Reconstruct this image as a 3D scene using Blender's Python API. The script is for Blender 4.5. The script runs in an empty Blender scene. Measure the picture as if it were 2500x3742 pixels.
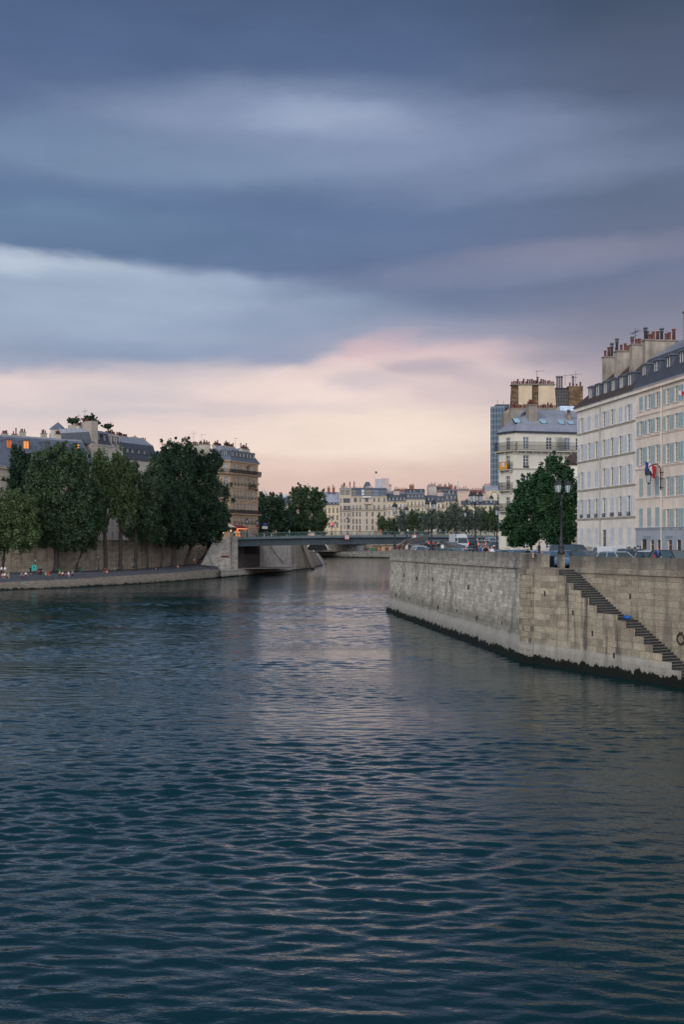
import bpy, math, random
import numpy as np
from mathutils import Vector, Matrix
PI = math.pi
F, YH, H, CX = 4200.0, 1974.0, 9.7, 1250.0      # focal length and horizon row of the photograph, eye height over the water
scene = bpy.context.scene
COL = scene.collection
R = random.Random(7)

def gp(px, py, z=0.0):
    Y = F * (H - z) / (py - YH)
    return Vector(((px - CX) / F * Y, Y, z))

def at(px, py, Y):
    return Vector(((px - CX) / F * Y, Y, H - (py - YH) / F * Y))

def zat(py, Y):
    return H - (py - YH) / F * Y

def xat(px, Y):
    return (px - CX) / F * Y

def lin(c):
    c = c / 255.0
    return c / 12.92 if c <= 0.04045 else ((c + 0.055) / 1.055) ** 2.4

def S(r, g, b):
    return (lin(r), lin(g), lin(b), 1.0)

# ------------------------------------------------------------------ mesh builder
class MB:
    def __init__(s):
        s.v, s.f, s.m, s.u = [], [], [], []
        s.has_uv = False

    def face(s, pts, mi=0, uv=None):
        b = len(s.v)
        s.v += [tuple(p) for p in pts]
        s.f.append(tuple(range(b, b + len(pts))))
        s.m.append(mi)
        s.u.append(uv)
        if uv:
            s.has_uv = True

    def hexa(s, p, mi=0):
        # p: 8 corners, bottom ring 0-3 counter-clockwise, top ring 4-7
        b = len(s.v)
        s.v += [tuple(q) for q in p]
        for q in ((3, 2, 1, 0), (4, 5, 6, 7), (0, 1, 5, 4), (1, 2, 6, 5), (2, 3, 7, 6), (3, 0, 4, 7)):
            s.f.append(tuple(b + i for i in q))
            s.m.append(mi)
            s.u.append(None)

    def box(s, x0, x1, y0, y1, z0, z1, mi=0):
        s.hexa([(x0, y0, z0), (x1, y0, z0), (x1, y1, z0), (x0, y1, z0),
                (x0, y0, z1), (x1, y0, z1), (x1, y1, z1), (x0, y1, z1)], mi)

    def tbox(s, x0, x1, y0, y1, z0, z1, dx, dy, mi=0):
        # a box whose top is inset by dx, dy
        s.hexa([(x0, y0, z0), (x1, y0, z0), (x1, y1, z0), (x0, y1, z0),
                (x0 + dx, y0 + dy, z1), (x1 - dx, y0 + dy, z1), (x1 - dx, y1 - dy, z1), (x0 + dx, y1 - dy, z1)], mi)

    def prism(s, poly, vec, mi=0):
        vec = Vector(vec)
        a = [Vector(p) for p in poly]
        c = [p + vec for p in a]
        s.face(a[::-1], mi)
        s.face(c, mi)
        n = len(a)
        for i in range(n):
            j = (i + 1) % n
            s.face([a[i], a[j], c[j], c[i]], mi)

    def tube(s, pts, rad, n=8, mi=0, cap=True):
        pts = [Vector(p) for p in pts]
        if not hasattr(rad, '__len__'):
            rad = [rad] * len(pts)
        rings = []
        for i, p in enumerate(pts):
            d = (pts[min(i + 1, len(pts) - 1)] - pts[max(i - 1, 0)])
            if d.length < 1e-9:
                d = Vector((0, 0, 1))
            d.normalize()
            a = Vector((0, 0, 1)) if abs(d.z) < 0.95 else Vector((1, 0, 0))
            e1 = d.cross(a).normalized()
            e2 = d.cross(e1).normalized()
            b = len(s.v)
            for k in range(n):
                t = 2 * PI * k / n
                s.v.append(tuple(p + (e1 * math.cos(t) + e2 * math.sin(t)) * rad[i]))
            rings.append(b)
        for a, b in zip(rings, rings[1:]):
            for k in range(n):
                j = (k + 1) % n
                s.f.append((a + k, b + k, b + j, a + j))
                s.m.append(mi)
                s.u.append(None)
        if cap:
            s.f.append(tuple(rings[0] + k for k in range(n)))
            s.f.append(tuple(rings[-1] + k for k in range(n))[::-1])
            s.m += [mi, mi]
            s.u += [None, None]

    def lathe(s, prof, c=(0, 0, 0), n=12, mi=0):
        s.tube([(c[0], c[1], c[2] + z) for r, z in prof], [max(r, 0.001) for r, z in prof], n, mi)

    def ell(s, c, r, n=10, m=7, mi=0):
        b = len(s.v)
        for i in range(m + 1):
            ph = PI * i / m
            for k in range(n):
                t = 2 * PI * k / n
                s.v.append((c[0] + r[0] * math.sin(ph) * math.cos(t), c[1] + r[1] * math.sin(ph) * math.sin(t), c[2] - r[2] * math.cos(ph)))
        for i in range(m):
            for k in range(n):
                j = (k + 1) % n
                s.f.append((b + i * n + k, b + i * n + j, b + (i + 1) * n + j, b + (i + 1) * n + k))
                s.m.append(mi)
                s.u.append(None)

    def mesh(s, name, mats, smooth=False):
        me = bpy.data.meshes.new(name)
        me.from_pydata(s.v, [], s.f)
        for m in (mats if isinstance(mats, (list, tuple)) else [mats]):
            me.materials.append(m)
        me.polygons.foreach_set('material_index', s.m)
        if smooth:
            me.polygons.foreach_set('use_smooth', [True] * len(s.f))
        if s.has_uv:
            uv = me.uv_layers.new(name='UVMap')
            out = []
            for f, u in zip(s.f, s.u):
                out += list(u) if u else [(0, 0)] * len(f)
            uv.data.foreach_set('uv', [c for q in out for c in q])
        me.update()
        return me

    def build(s, name, mats, parent=None, loc=None, rz=0, smooth=False):
        return obj(name, s.mesh(name, mats, smooth), parent, loc, rz)

def obj(name, me, parent=None, loc=None, rz=0):
    o = bpy.data.objects.new(name, me)
    COL.objects.link(o)
    if parent:
        o.parent = parent
    if loc is not None:
        o.location = loc
    if rz:
        o.rotation_euler = (0, 0, rz)
    return o

def tag(o, label=None, cat=None, group=None, kind=None):
    for k, v in (('label', label), ('category', cat), ('group', group), ('kind', kind)):
        if v:
            o[k] = v
    return o

def thing(name, label, cat, loc=(0, 0, 0), rz=0, group=None):
    return tag(obj(name, None, None, loc, rz), label, cat, group)

def copy_tree(o, parent=None):
    c = o.copy()
    COL.objects.link(c)
    c.parent = parent
    for ch in list(o.children):
        copy_tree(ch, c)
    return c

# ------------------------------------------------------------------ material helper
class NT:
    def __init__(s, tree):
        s.t = tree
        tree.nodes.clear()

    def n(s, typ, props=None, **ins):
        nd = s.t.nodes.new('ShaderNode' + typ)
        for k, v in (props or {}).items():
            setattr(nd, k, v)
        for k, v in ins.items():
            key = int(k[1:]) if k[0] == 'i' and k[1:].isdigit() else k.replace('_', ' ')
            s.set(nd.inputs[key], v)
        return nd

    def set(s, sock, v):
        if isinstance(v, bpy.types.NodeSocket):
            s.t.links.new(v, sock)
        elif isinstance(v, bpy.types.Node):
            s.t.links.new(v.outputs[0], sock)
        else:
            sock.default_value = v

    def math(s, op, a, b=0.0, c=None, clamp=False):
        nd = s.n('Math', {'operation': op, 'use_clamp': clamp}, i0=a, i1=b)
        if c is not None:
            s.set(nd.inputs[2], c)
        return nd.outputs[0]

    def mix(s, f, a, b, mode='MIX'):
        nd = s.n('Mix', {'data_type': 'RGBA', 'blend_type': mode})
        s.set(nd.inputs[0], f)
        s.set(nd.inputs[6], a)
        s.set(nd.inputs[7], b)
        return nd.outputs[2]

    def ramp(s, f, stops):
        nd = s.n('ValToRGB', i0=f)
        cr = nd.color_ramp
        while len(cr.elements) > 1:
            cr.elements.remove(cr.elements[-1])
        cr.elements[0].position, cr.elements[0].color = stops[0]
        for p, c in stops[1:]:
            cr.elements.new(p).color = c
        return nd.outputs[0]

    def smooth(s, v, a, b, o0=0.0, o1=1.0):
        nd = s.n('MapRange', {'interpolation_type': 'SMOOTHSTEP'})
        for i, x in enumerate((v, a, b, o0, o1)):
            s.set(nd.inputs[i], x)
        return nd.outputs[0]

    def noise(s, vec, scale, detail=4.0, rough=0.55, sc=None):
        if sc:
            vec = s.n('Mapping', None, i0=vec, Scale=sc).outputs[0]
        return s.n('TexNoise', None, Vector=vec, Scale=scale, Detail=detail, Roughness=rough)

MATS = {}
def newmat(name):
    m = bpy.data.materials.new(name)
    m.use_nodes = True
    return m, NT(m.node_tree)

def finish(nt, **ins):
    b = nt.n('BsdfPrincipled')
    for k, v in ins.items():
        nt.set(b.inputs[k.replace('_', ' ')], v)
    o = nt.n('OutputMaterial')
    nt.t.links.new(b.outputs[0], o.inputs[0])
    return b

def c4(c):
    return (c[0], c[1], c[2], 1.0)

def mul(c, k):
    return (c[0] * k, c[1] * k, c[2] * k, 1.0)

def plain(name, c, rough=0.7, metal=0.0, var=0.25, scale=1.5, bump=0.15, spec=None):
    """painted or mineral surface: mottled colour, faint streaks, small bump"""
    if name in MATS:
        return MATS[name]
    m, t = newmat(name)
    tc = t.n('TexCoord').outputs['Object']
    n1 = t.noise(tc, scale, 5)
    n2 = t.noise(tc, scale * 2.5, 3, 0.6, (1, 1, 0.12))
    k = t.math('ADD', t.math('MULTIPLY', n1.outputs[0], 0.6), t.math('MULTIPLY', n2.outputs[0], 0.4))
    k = t.smooth(k, 0.32, 0.68)
    col = t.mix(k, mul(c, 1 - var), mul(c, 1 + var * 0.5))
    ins = dict(Base_Color=col, Roughness=rough, Metallic=metal)
    if bump:
        ins['Normal'] = t.n('Bump', None, Strength=bump, Distance=0.02, Height=n1.outputs[0]).outputs[0]
    if spec is not None:
        ins['Specular_IOR_Level'] = spec
    finish(t, **ins)
    MATS[name] = m
    return m

def emit(name, c, k):
    if name in MATS:
        return MATS[name]
    m, t = newmat(name)
    finish(t, Base_Color=c4(c), Emission_Color=c4(c), Emission_Strength=k)
    MATS[name] = m
    return m

def glassmat(name, c, rough=0.04, var=0.6):
    """window glass with the dim room, curtain or blind behind it"""
    if name in MATS:
        return MATS[name]
    m, t = newmat(name)
    rnd = t.n('ObjectInfo').outputs['Random']
    col = t.mix(rnd, mul(c, 1 - var), mul(c, 1 + var))
    tc = t.n('TexCoord').outputs['Object']
    n1 = t.noise(tc, 0.9, 2)
    finish(t, Base_Color=col, Roughness=rough, IOR=1.5,
           Normal=t.n('Bump', None, Strength=0.06, Distance=0.05, Height=n1.outputs[0]).outputs[0])
    MATS[name] = m
    return m

def stonemat(name, ca, cb, mortar, bw=0.9, bh=0.38, uv=True, stain=0.5, algae=0.0, topdirt_shade=None, bumpk=0.5, seed=0.0, patch=0.0, band=0.0, damp=0.0):
    """coursed ashlar: blocks of uneven tone, joints, run-down stains, a ragged algae line at the water"""
    if name in MATS:
        return MATS[name]
    m, t = newmat(name)
    tc = t.n('TexCoord')
    if uv:
        vec = tc.outputs['UV']
    else:
        sp = t.n('SeparateXYZ', None, i0=tc.outputs['Object'])
        vec = t.n('CombineXYZ', None, X=sp.outputs[0], Y=sp.outputs[2]).outputs[0]
    vec = t.n('Mapping', None, i0=vec, Location=(seed * 3.7, seed * 5.2, seed)).outputs[0]
    br = t.n('TexBrick', {'offset': 0.5}, Vector=vec, Color1=c4(ca), Color2=c4(cb), Mortar=c4(mortar), Scale=1.0)
    br.inputs['Mortar Size'].default_value = 0.014
    br.inputs['Mortar Smooth'].default_value = 0.4
    br.inputs['Bias'].default_value = 0.1
    br.inputs['Brick Width'].default_value = bw
    br.inputs['Row Height'].default_value = bh
    br2 = t.n('TexBrick', {'offset': 0.5}, Vector=vec, Color1=(0.58, 0.58, 0.58, 1), Color2=(1.12, 1.10, 1.08, 1), Mortar=(0.7, 0.7, 0.7, 1), Scale=1.0)
    br2.inputs['Brick Width'].default_value = bw * 0.5
    br2.inputs['Row Height'].default_value = bh
    br2.inputs['Mortar Size'].default_value = 0.0
    br2.inputs['Bias'].default_value = 0.35
    br3 = t.n('TexBrick', {'offset': 0.4}, Vector=t.n('Mapping', None, i0=vec, Location=(3.3, 0.11, 0)).outputs[0], Color1=c4(ca), Color2=c4(cb), Mortar=c4(mortar), Scale=1.0)
    br3.inputs['Mortar Size'].default_value = 0.012
    br3.inputs['Mortar Smooth'].default_value = 0.5
    br3.inputs['Brick Width'].default_value = bw * 1.45
    br3.inputs['Row Height'].default_value = bh
    nz = t.noise(vec, 0.35, 5)
    zone = t.smooth(t.noise(vec, 0.22, 2, 0.5, (1, 1.6, 1)).outputs[0], 0.47, 0.53)
    brc = t.mix(zone, br.outputs[0], br3.outputs[0])
    patchm = t.smooth(nz.outputs[0], 0.42, 0.62)
    col = t.mix(t.math('MULTIPLY', patchm, 0.8 + patch), brc, br2.outputs[0], 'MULTIPLY')
    blot = t.noise(vec, 0.8, 6, 0.7)
    col = t.mix(t.math('MULTIPLY', t.smooth(blot.outputs[0], 0.5, 0.74), 0.36), col, (0.07, 0.068, 0.062, 1))
    fine = t.noise(vec, 5.0, 6, 0.65)
    col = t.mix(0.75, col, t.ramp(fine.outputs[0], [(0.3, (0.55, 0.55, 0.55, 1)), (0.7, (1.2, 1.2, 1.2, 1))]), 'MULTIPLY')
    streak = t.noise(vec, 1.3, 5, 0.6, (1.0, 0.10, 1.0))
    sk = t.smooth(streak.outputs[0], 0.5, 0.68)
    col = t.mix(t.math('MULTIPLY', sk, stain), col, (0.055, 0.055, 0.055, 1))
    pz = t.n('SeparateXYZ', None, i0=t.n('NewGeometry').outputs['Position']).outputs[2]
    if topdirt_shade:  # darker upward: dirt on the quay walls, painted shade on the bridge recess
        z0, z1, k = topdirt_shade
        nn = t.math('ADD', pz, t.math('MULTIPLY', t.math('SUBTRACT', streak.outputs[0], 0.5), 3.0))
        col = t.mix(t.math('MULTIPLY', t.smooth(nn, z0, z1), k), col, (0.06, 0.062, 0.065, 1))
    rough = 0.9
    if damp:
        dz = t.math('ADD', pz, t.math('MULTIPLY', t.math('SUBTRACT', nz.outputs[0], 0.5), 2.4))
        col = t.mix(t.smooth(dz, damp + 1.6, damp, 0.0, 0.6), col, (0.115, 0.112, 0.09, 1))
    if algae:
        rag = t.noise(vec, 1.6, 7, 0.7, (1.0, 0.6, 1.0))
        lim = t.math('ADD', pz, t.math('MULTIPLY', t.math('SUBTRACT', rag.outputs[0], 0.5), 1.7))
        lim2 = t.math('ADD', lim, t.math('MULTIPLY', t.math('SUBTRACT', fine.outputs[0], 0.5), 0.35))
        a = t.smooth(lim2, algae, algae - 0.10)
        if band:
            bz = t.math('ADD', pz, t.math('MULTIPLY', t.math('SUBTRACT', nz.outputs[0], 0.5), 0.5))
            bk = t.math('MULTIPLY', t.smooth(bz, band, band - 0.25), 0.6)
            col = t.mix(bk, col, t.mix(streak.outputs[0], S(196, 193, 186), S(140, 136, 128)))
        col = t.mix(t.math('MULTIPLY', t.smooth(lim, algae + 0.8, algae), 0.35), col, (0.10, 0.10, 0.07, 1))
        col = t.mix(a, col, (0.007, 0.010, 0.007, 1))
    h = t.math('ADD', t.math('MULTIPLY', br.outputs[1], -1.0), t.math('MULTIPLY', fine.outputs[0], 0.5))
    finish(t, Base_Color=col, Roughness=rough, Specular_IOR_Level=0.25,
           Normal=t.n('Bump', None, Strength=bumpk, Distance=0.05, Height=h).outputs[0])
    MATS[name] = m
    return m

# ------------------------------------------------------------------ camera
cam = bpy.data.cameras.new('camera')
cam.sensor_width = 36.0
cam.lens = F / 3742.0 * 36.0
cam.shift_y = (YH - 1871.0) / 3742.0
cam.clip_start, cam.clip_end = 0.5, 6000.0
co = bpy.data.objects.new('camera', cam)
COL.objects.link(co)
co.location = (0, 0, H)
co.rotation_euler = (PI / 2, 0, 0)
scene.camera = co
scene.view_settings.view_transform = 'Standard'
scene.view_settings.look = 'None'
scene.view_settings.exposure = 0.0
scene.view_settings.gamma = 1.0
scene.render.engine = 'CYCLES'
scene.cycles.max_bounces = 6
scene.cycles.diffuse_bounces = 3
scene.cycles.glossy_bounces = 3
scene.cycles.transmission_bounces = 3
scene.cycles.use_denoising = True
scene.cycles.sample_clamp_indirect = 4.0

# ------------------------------------------------------------------ sky and sun
SUN_EL, SUN_AZ = math.radians(24), math.radians(215)      # azimuth clockwise from +Y: behind the camera, to its left
w = bpy.data.worlds.new('World')
scene.world = w
w.use_nodes = True
t = NT(w.node_tree)
sky = t.n('TexSky', {'sky_type': 'NISHITA', 'sun_disc': False, 'sun_elevation': SUN_EL, 'sun_rotation': SUN_AZ, 'altitude': 50.0})
d = t.n('TexCoord').outputs['Generated']
sp = t.n('SeparateXYZ', None, i0=d)
az = t.math('ARCTAN2', sp.outputs[0], sp.outputs[1])
el = t.math('ARCSINE', sp.outputs[2])
P0 = t.n('CombineXYZ', None, X=az, Y=el).outputs[0]
def warp(vec, scale, sc, amt, seed):
    v = t.n('Mapping', None, i0=vec, Location=(seed, seed * 1.7, seed), Scale=sc).outputs[0]
    nz = t.n('TexNoise', None, Vector=v, Scale=scale, Detail=6.0, Roughness=0.55)
    off = t.n('VectorMath', {'operation': 'SUBTRACT'}, i0=nz.outputs[1], i1=(0.5, 0.5, 0.5)).outputs[0]
    off = t.n('VectorMath', {'operation': 'MULTIPLY'}, i0=off, i1=amt).outputs[0]
    return t.n('VectorMath', {'operation': 'ADD'}, i0=vec, i1=off).outputs[0]
Pw = warp(P0, 1.0, (6.0, 16.0, 1.0), (0.06, 0.016, 0.0), 3.1)
Pf = warp(Pw, 1.0, (16.0, 48.0, 1.0), (0.055, 0.016, 0.0), 8.3)
def sel(py):
    return math.atan((YH - py) / F) / (PI / 2)
els = t.math('DIVIDE', t.n('SeparateXYZ', None, i0=Pf).outputs[1], PI / 2)
SKY_C = [(1990, (204, 172, 166)), (1850, (212, 182, 174)), (1740, (224, 194, 184)), (1640, (246, 222, 207)), (1500, (240, 217, 209)), (1400, (238, 215, 210)), (1320, (208, 190, 198)),
         (1230, (164, 162, 182)), (1110, (122, 135, 164)), (960, (101, 120, 156)), (760, (102, 121, 156)), (580, (113, 130, 163)), (400, (104, 121, 155)), (200, (86, 105, 141)), (0, (77, 95, 128))]
SKY_R = [(1990, (204, 172, 166)), (1850, (210, 180, 172)), (1640, (212, 188, 184)), (1480, (188, 172, 176)), (1330, (156, 148, 162)),
         (1230, (136, 135, 153)), (1110, (124, 127, 149)), (960, (112, 119, 144)), (760, (97, 109, 135)), (580, (94, 106, 132)), (400, (90, 101, 127)), (200, (80, 91, 115)), (0, (62, 77, 100))]
def stops(tab):
    s = [(max(0.0, sel(y)), S(*c)) for y, c in tab]
    return s + [(0.45, mul(s[-1][1], 0.95)), (1.0, mul(s[-1][1], 1.15))]
base = t.ramp(els, stops(SKY_C))
baser = t.ramp(els, stops(SKY_R))
azw = t.n('SeparateXYZ', None, i0=Pw).outputs[0]
col = t.mix(t.smooth(azw, 0.04, 0.26), base, baser)
# cloud bodies and breaks: centre and half-size in photo rows/columns, tilt, colour, weight
BLOBS = [
    # px, py, rx, ry, tilt, colour, k
    (300, 280, 1100, 330, 0.0, (82, 104, 142), 0.45),
    (920, 420, 620, 110, 0.03, (146, 161, 190), 0.75),
    (1240, 445, 330, 62, -0.04, (166, 179, 206), 0.85),
    (1300, 560, 520, 90, 0.02, (150, 163, 192), 0.5),
    (1780, 490, 620, 100, -0.04, (136, 149, 180), 0.6),
    (560, 620, 760, 100, 0.02, (128, 149, 178), 0.7),
    (200, 560, 600, 90, 0.0, (118, 139, 170), 0.5),
    (1950, 660, 640, 75, 0.06, (130, 143, 172), 0.7),
    (200, 760, 900, 80, 0.0, (96, 121, 158), 0.55),
    (300, 860, 800, 90, 0.0, (112, 140, 168), 0.55),
    (1150, 900, 800, 190, 0.0, (97, 117, 154), 0.6),
    (1300, 1090, 700, 70, -0.02, (110, 122, 154), 0.6),
    (1900, 1000, 900, 140, -0.02, (106, 117, 147), 0.45),
    (2150, 950, 560, 50, 0.03, (142, 141, 162), 0.6),
    (1750, 1010, 500, 40, 0.02, (132, 138, 164), 0.5),
    (500, 900, 900, 60, -0.01, (100, 122, 156), 0.7),
    (220, 1015, 640, 60, -0.02, (186, 199, 217), 0.8),
    (20, 985, 420, 46, -0.03, (200, 211, 226), 0.75),
    (560, 1035, 480, 44, -0.03, (160, 176, 202), 0.6),
    (150, 1085, 700, 45, -0.02, (146, 166, 192), 0.8),
    (420, 1140, 950, 120, -0.01, (166, 181, 203), 0.9),
    (250, 1240, 900, 90, 0.0, (160, 176, 200), 0.85),
    (1000, 1200, 420, 70, -0.02, (142, 156, 184), 0.6),
    (120, 1330, 900, 70, 0.01, (140, 158, 186), 0.75),
    (760, 1310, 480, 54, 0.02, (140, 155, 184), 0.75),
    (1010, 1318, 150, 30, 0.0, (132, 146, 178), 0.8),
    (560, 1375, 420, 38, 0.0, (158, 164, 188), 0.8),
    (640, 1402, 150, 26, 0.0, (150, 158, 184), 0.8),
    (330, 1425, 420, 36, 0.02, (186, 184, 198), 0.6),
    (1450, 1330, 420, 60, 0.1, (236, 204, 202), 0.8),
    (1330, 1290, 200, 40, 0.3, (222, 190, 194), 0.6),
    (1150, 1410, 800, 90, 0.0, (243, 221, 213), 0.85),
    (80, 1430, 340, 46, 0.0, (236, 214, 208), 0.8),
    (0, 1520, 800, 120, 0.0, (216, 202, 206), 0.7),
    (500, 1460, 260, 34, 0.05, (198, 190, 200), 0.5),
    (1700, 1380, 260, 30, -0.15, (186, 172, 184), 0.5),
    (1330, 1400, 170, 40, 0.0, (200, 190, 202), 0.55),
    (1560, 1345, 180, 36, 0.0, (176, 166, 180), 0.6),
    (1000, 1490, 460, 24, 0.0, (214, 200, 204), 0.55),
    (560, 1510, 260, 14, 0.0, (204, 196, 202), 0.5),
    (1700, 1430, 420, 80, -0.1, (202, 182, 188), 0.5),
    (1430, 1580, 560, 90, 0.0, (250, 230, 214), 0.8),
    (1260, 1560, 160, 40, 0.0, (248, 226, 212), 0.4),
    (250, 1520, 380, 26, 0.0, (202, 194, 200), 0.5),
    (600, 1600, 700, 60, 0.0, (236, 214, 206), 0.5),
    (1000, 1730, 700, 60, 0.0, (226, 196, 186), 0.4),
]
for px, py, rx, ry, tilt, c, k in BLOBS:
    a0, e0 = math.atan((px - CX) / F), math.atan((YH - py) / F)
    mp = t.n('Mapping', {'vector_type': 'TEXTURE'}, i0=Pf, Location=(a0, e0, 0), Rotation=(0, 0, tilt), Scale=(1.5 * rx / F, 1.5 * ry / F, 1.0)).outputs[0]
    g = t.n('TexGradient', {'gradient_type': 'SPHERICAL'}, Vector=mp).outputs[1]
    g = t.smooth(g, 0.0, 0.85, 0.0, k)
    col = t.mix(g, col, S(*c))
# soft streaks through all of it
v = t.n('Mapping', None, i0=Pw, Scale=(6, 30, 1)).outputs[0]
st = t.n('TexNoise', None, Vector=v, Scale=1.0, Detail=7.0, Roughness=0.6).outputs[0]
col = t.mix(0.5, col, t.ramp(st, [(0.3, (0.86, 0.87, 0.89, 1)), (0.7, (1.1, 1.09, 1.07, 1))]), 'MULTIPLY')
v2 = t.n('Mapping', None, i0=Pf, Location=(4.1, 2.2, 0), Scale=(11, 26, 1)).outputs[0]
st2 = t.n('TexNoise', None, Vector=v2, Scale=1.0, Detail=8.0, Roughness=0.62).outputs[0]
col = t.mix(0.4, col, t.ramp(st2, [(0.32, (0.90, 0.90, 0.91, 1)), (0.68, (1.08, 1.08, 1.07, 1))]), 'MULTIPLY')
# thin cloud lets a little of the clear sky through; the sky behind the viewer is the brighter part
clear = t.n('VectorMath', {'operation': 'SCALE'}, i0=sky.outputs[0])
clear.inputs[3].default_value = 0.08
col = t.mix(0.06, col, clear.outputs[0])
col = t.mix(t.smooth(sp.outputs[1], 0.1, -0.5), col, S(192, 197, 207))
back = t.smooth(sp.outputs[1], 0.25, -0.6, 1.0, 2.5)
bg = t.n('Background', None, Color=col, Strength=back)
ow = t.n('OutputWorld')
t.t.links.new(bg.outputs[0], ow.inputs[0])

sl = bpy.data.lights.new('sun', 'SUN')
sl.energy, sl.angle, sl.color = 0.9, math.radians(25), (1.0, 0.94, 0.88)
so = bpy.data.objects.new('sun', sl)
COL.objects.link(so)
sd = Vector((math.sin(SUN_AZ) * math.cos(SUN_EL), math.cos(SUN_AZ) * math.cos(SUN_EL), math.sin(SUN_EL)))
so.rotation_euler = sd.to_track_quat('Z', 'Y').to_euler()
so.location = (0, 0, 200)

# ------------------------------------------------------------------ river
# the waves are modelled: a sum of crossing wave trains, steeper in patches; only the finest ripple is a bump
m_water, t = newmat('river_water')
tc = t.n('TexCoord').outputs['Object']
rot = lambda a: t.n('Mapping', None, i0=tc, Rotation=(0, 0, a)).outputs[0]
ps = t.n('SeparateXYZ', None, i0=tc)
w1 = t.noise(rot(-0.15), 0.9, 3, 0.5, (0.36, 1.0, 1.0))
w2 = t.noise(rot(0.2), 4.0, 3, 0.55, (0.45, 1.0, 1.0))
w3 = t.noise(rot(-0.5), 8.0, 2, 0.5, (0.6, 1.0, 1.0))
big2 = t.noise(rot(0.15), 0.09, 4, 0.6, (0.35, 1.0, 1.0))
amp = t.smooth(big2.outputs[0], 0.38, 0.62, 0.45, 1.25)
far = t.smooth(ps.outputs[1], 170.0, 235.0, 0.0, 0.30)
hh = t.math('ADD', t.math('MULTIPLY', w2.outputs[0], 0.075), t.math('MULTIPLY', w3.outputs[0], 0.020))
hh = t.math('ADD', t.math('MULTIPLY', hh, amp), t.math('MULTIPLY', w1.outputs[0], far))
finish(t, Base_Color=(0.0015, 0.025, 0.031, 1), Roughness=0.03, IOR=1.34,
       Normal=t.n('Bump', None, Strength=1.0, Distance=0.38, Height=hh).outputs[0])
wr = np.random.default_rng(12)
NW = 130
lam = np.exp(wr.uniform(np.log(0.30), np.log(4.0), NW))
th = wr.normal(0.08, 0.40, NW)
wgt = np.exp(-((np.log(lam) - np.log(0.85)) / 0.80) ** 2) * wr.uniform(0.6, 1.3, NW)
wgt *= 0.108 / math.sqrt((wgt ** 2).sum() / 2)
phs = wr.uniform(0, 2 * PI, NW)
def patch_amp(X, Y):
    a = np.zeros_like(X)
    for k in range(9):
        q = wr2[k]
        a += np.sin(q[0] * X + q[1] * Y + q[2])
    return np.clip(0.95 + 0.20 * a, 0.35, 1.6)
wr2 = [(wr.normal(0, 0.10), wr.normal(0, 0.16), wr.uniform(0, 6.28)) for _ in range(9)]
def wave_h(X, Y, cut):
    h = np.zeros_like(X)
    for l, a, w_, f in zip(lam, th, wgt, phs):
        b = min(1.0, max(0.0, (l - cut) / cut + 1.0)) if cut else 1.0
        if b <= 0:
            continue
        k = 2 * PI / l
        h += b * w_ / k * np.sin(k * (X * math.sin(a) + Y * math.cos(a)) + f)
    h *= patch_amp(X, Y)
    fade = np.clip((232.0 - Y) / 50.0, 0, 1) * (1.0 - 0.25 * np.clip((Y - 30.0) / 110.0, 0, 1))
    return (h + 1.2 * h * np.abs(h)) * fade
WV, WF, off_ = [], [], 0
for x0, x1, y0, y1, dx, dy, cut in ((-15, 15, 19.0, 46.0, 0.11, 0.06, 0.0), (-15, 15, 46.0, 80.0, 0.16, 0.085, 0.3), (-86, -15, 19.0, 80.0, 0.3, 0.14, 0.5), (15, 40, 19.0, 80.0, 0.3, 0.14, 0.5), (-86, 40, 80.0, 236.0, 0.4, 0.18, 0.6)):
    gx = np.linspace(x0, x1, int(round((x1 - x0) / dx)) + 1)
    gy = np.linspace(y0, y1, int(round((y1 - y0) / dy)) + 1)
    X, Y = np.meshgrid(gx, gy)
    Z = wave_h(X, Y, cut)
    n, m_ = X.shape
    WV.append(np.stack([X.ravel(), Y.ravel(), Z.ravel()], 1))
    i0 = (np.arange(n - 1)[:, None] * m_ + np.arange(m_ - 1)[None, :]).ravel() + off_
    WF.append(np.stack([i0, i0 + 1, i0 + m_ + 1, i0 + m_], 1))
    off_ += n * m_
for q in ((-500, -86.0, -80, 1300), (40.0, 500, -80, 1300), (-86.5, 40.5, 235.5, 1300), (-86.5, 40.5, -80, 19.2)):
    WV.append(np.array([[q[0], q[2], -0.01], [q[1], q[2], -0.01], [q[1], q[3], -0.01], [q[0], q[3], -0.01]]))
    WF.append(np.array([[0, 1, 2, 3]]) + off_)
    off_ += 4
WV, WF = np.concatenate(WV), np.concatenate(WF)
wm = bpy.data.meshes.new('water')
wm.vertices.add(len(WV)); wm.vertices.foreach_set('co', WV.astype(np.float32).ravel())
wm.loops.add(len(WF) * 4); wm.loops.foreach_set('vertex_index', WF.astype(np.int32).ravel())
wm.polygons.add(len(WF)); wm.polygons.foreach_set('loop_start', np.arange(0, len(WF) * 4, 4, dtype=np.int32)); wm.polygons.foreach_set('loop_total', np.full(len(WF), 4, dtype=np.int32))
wm.polygons.foreach_set('use_smooth', np.ones(len(WF), dtype=bool))
wm.materials.append(m_water)
wm.update()
tag(obj('water', wm), kind='structure')
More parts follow.
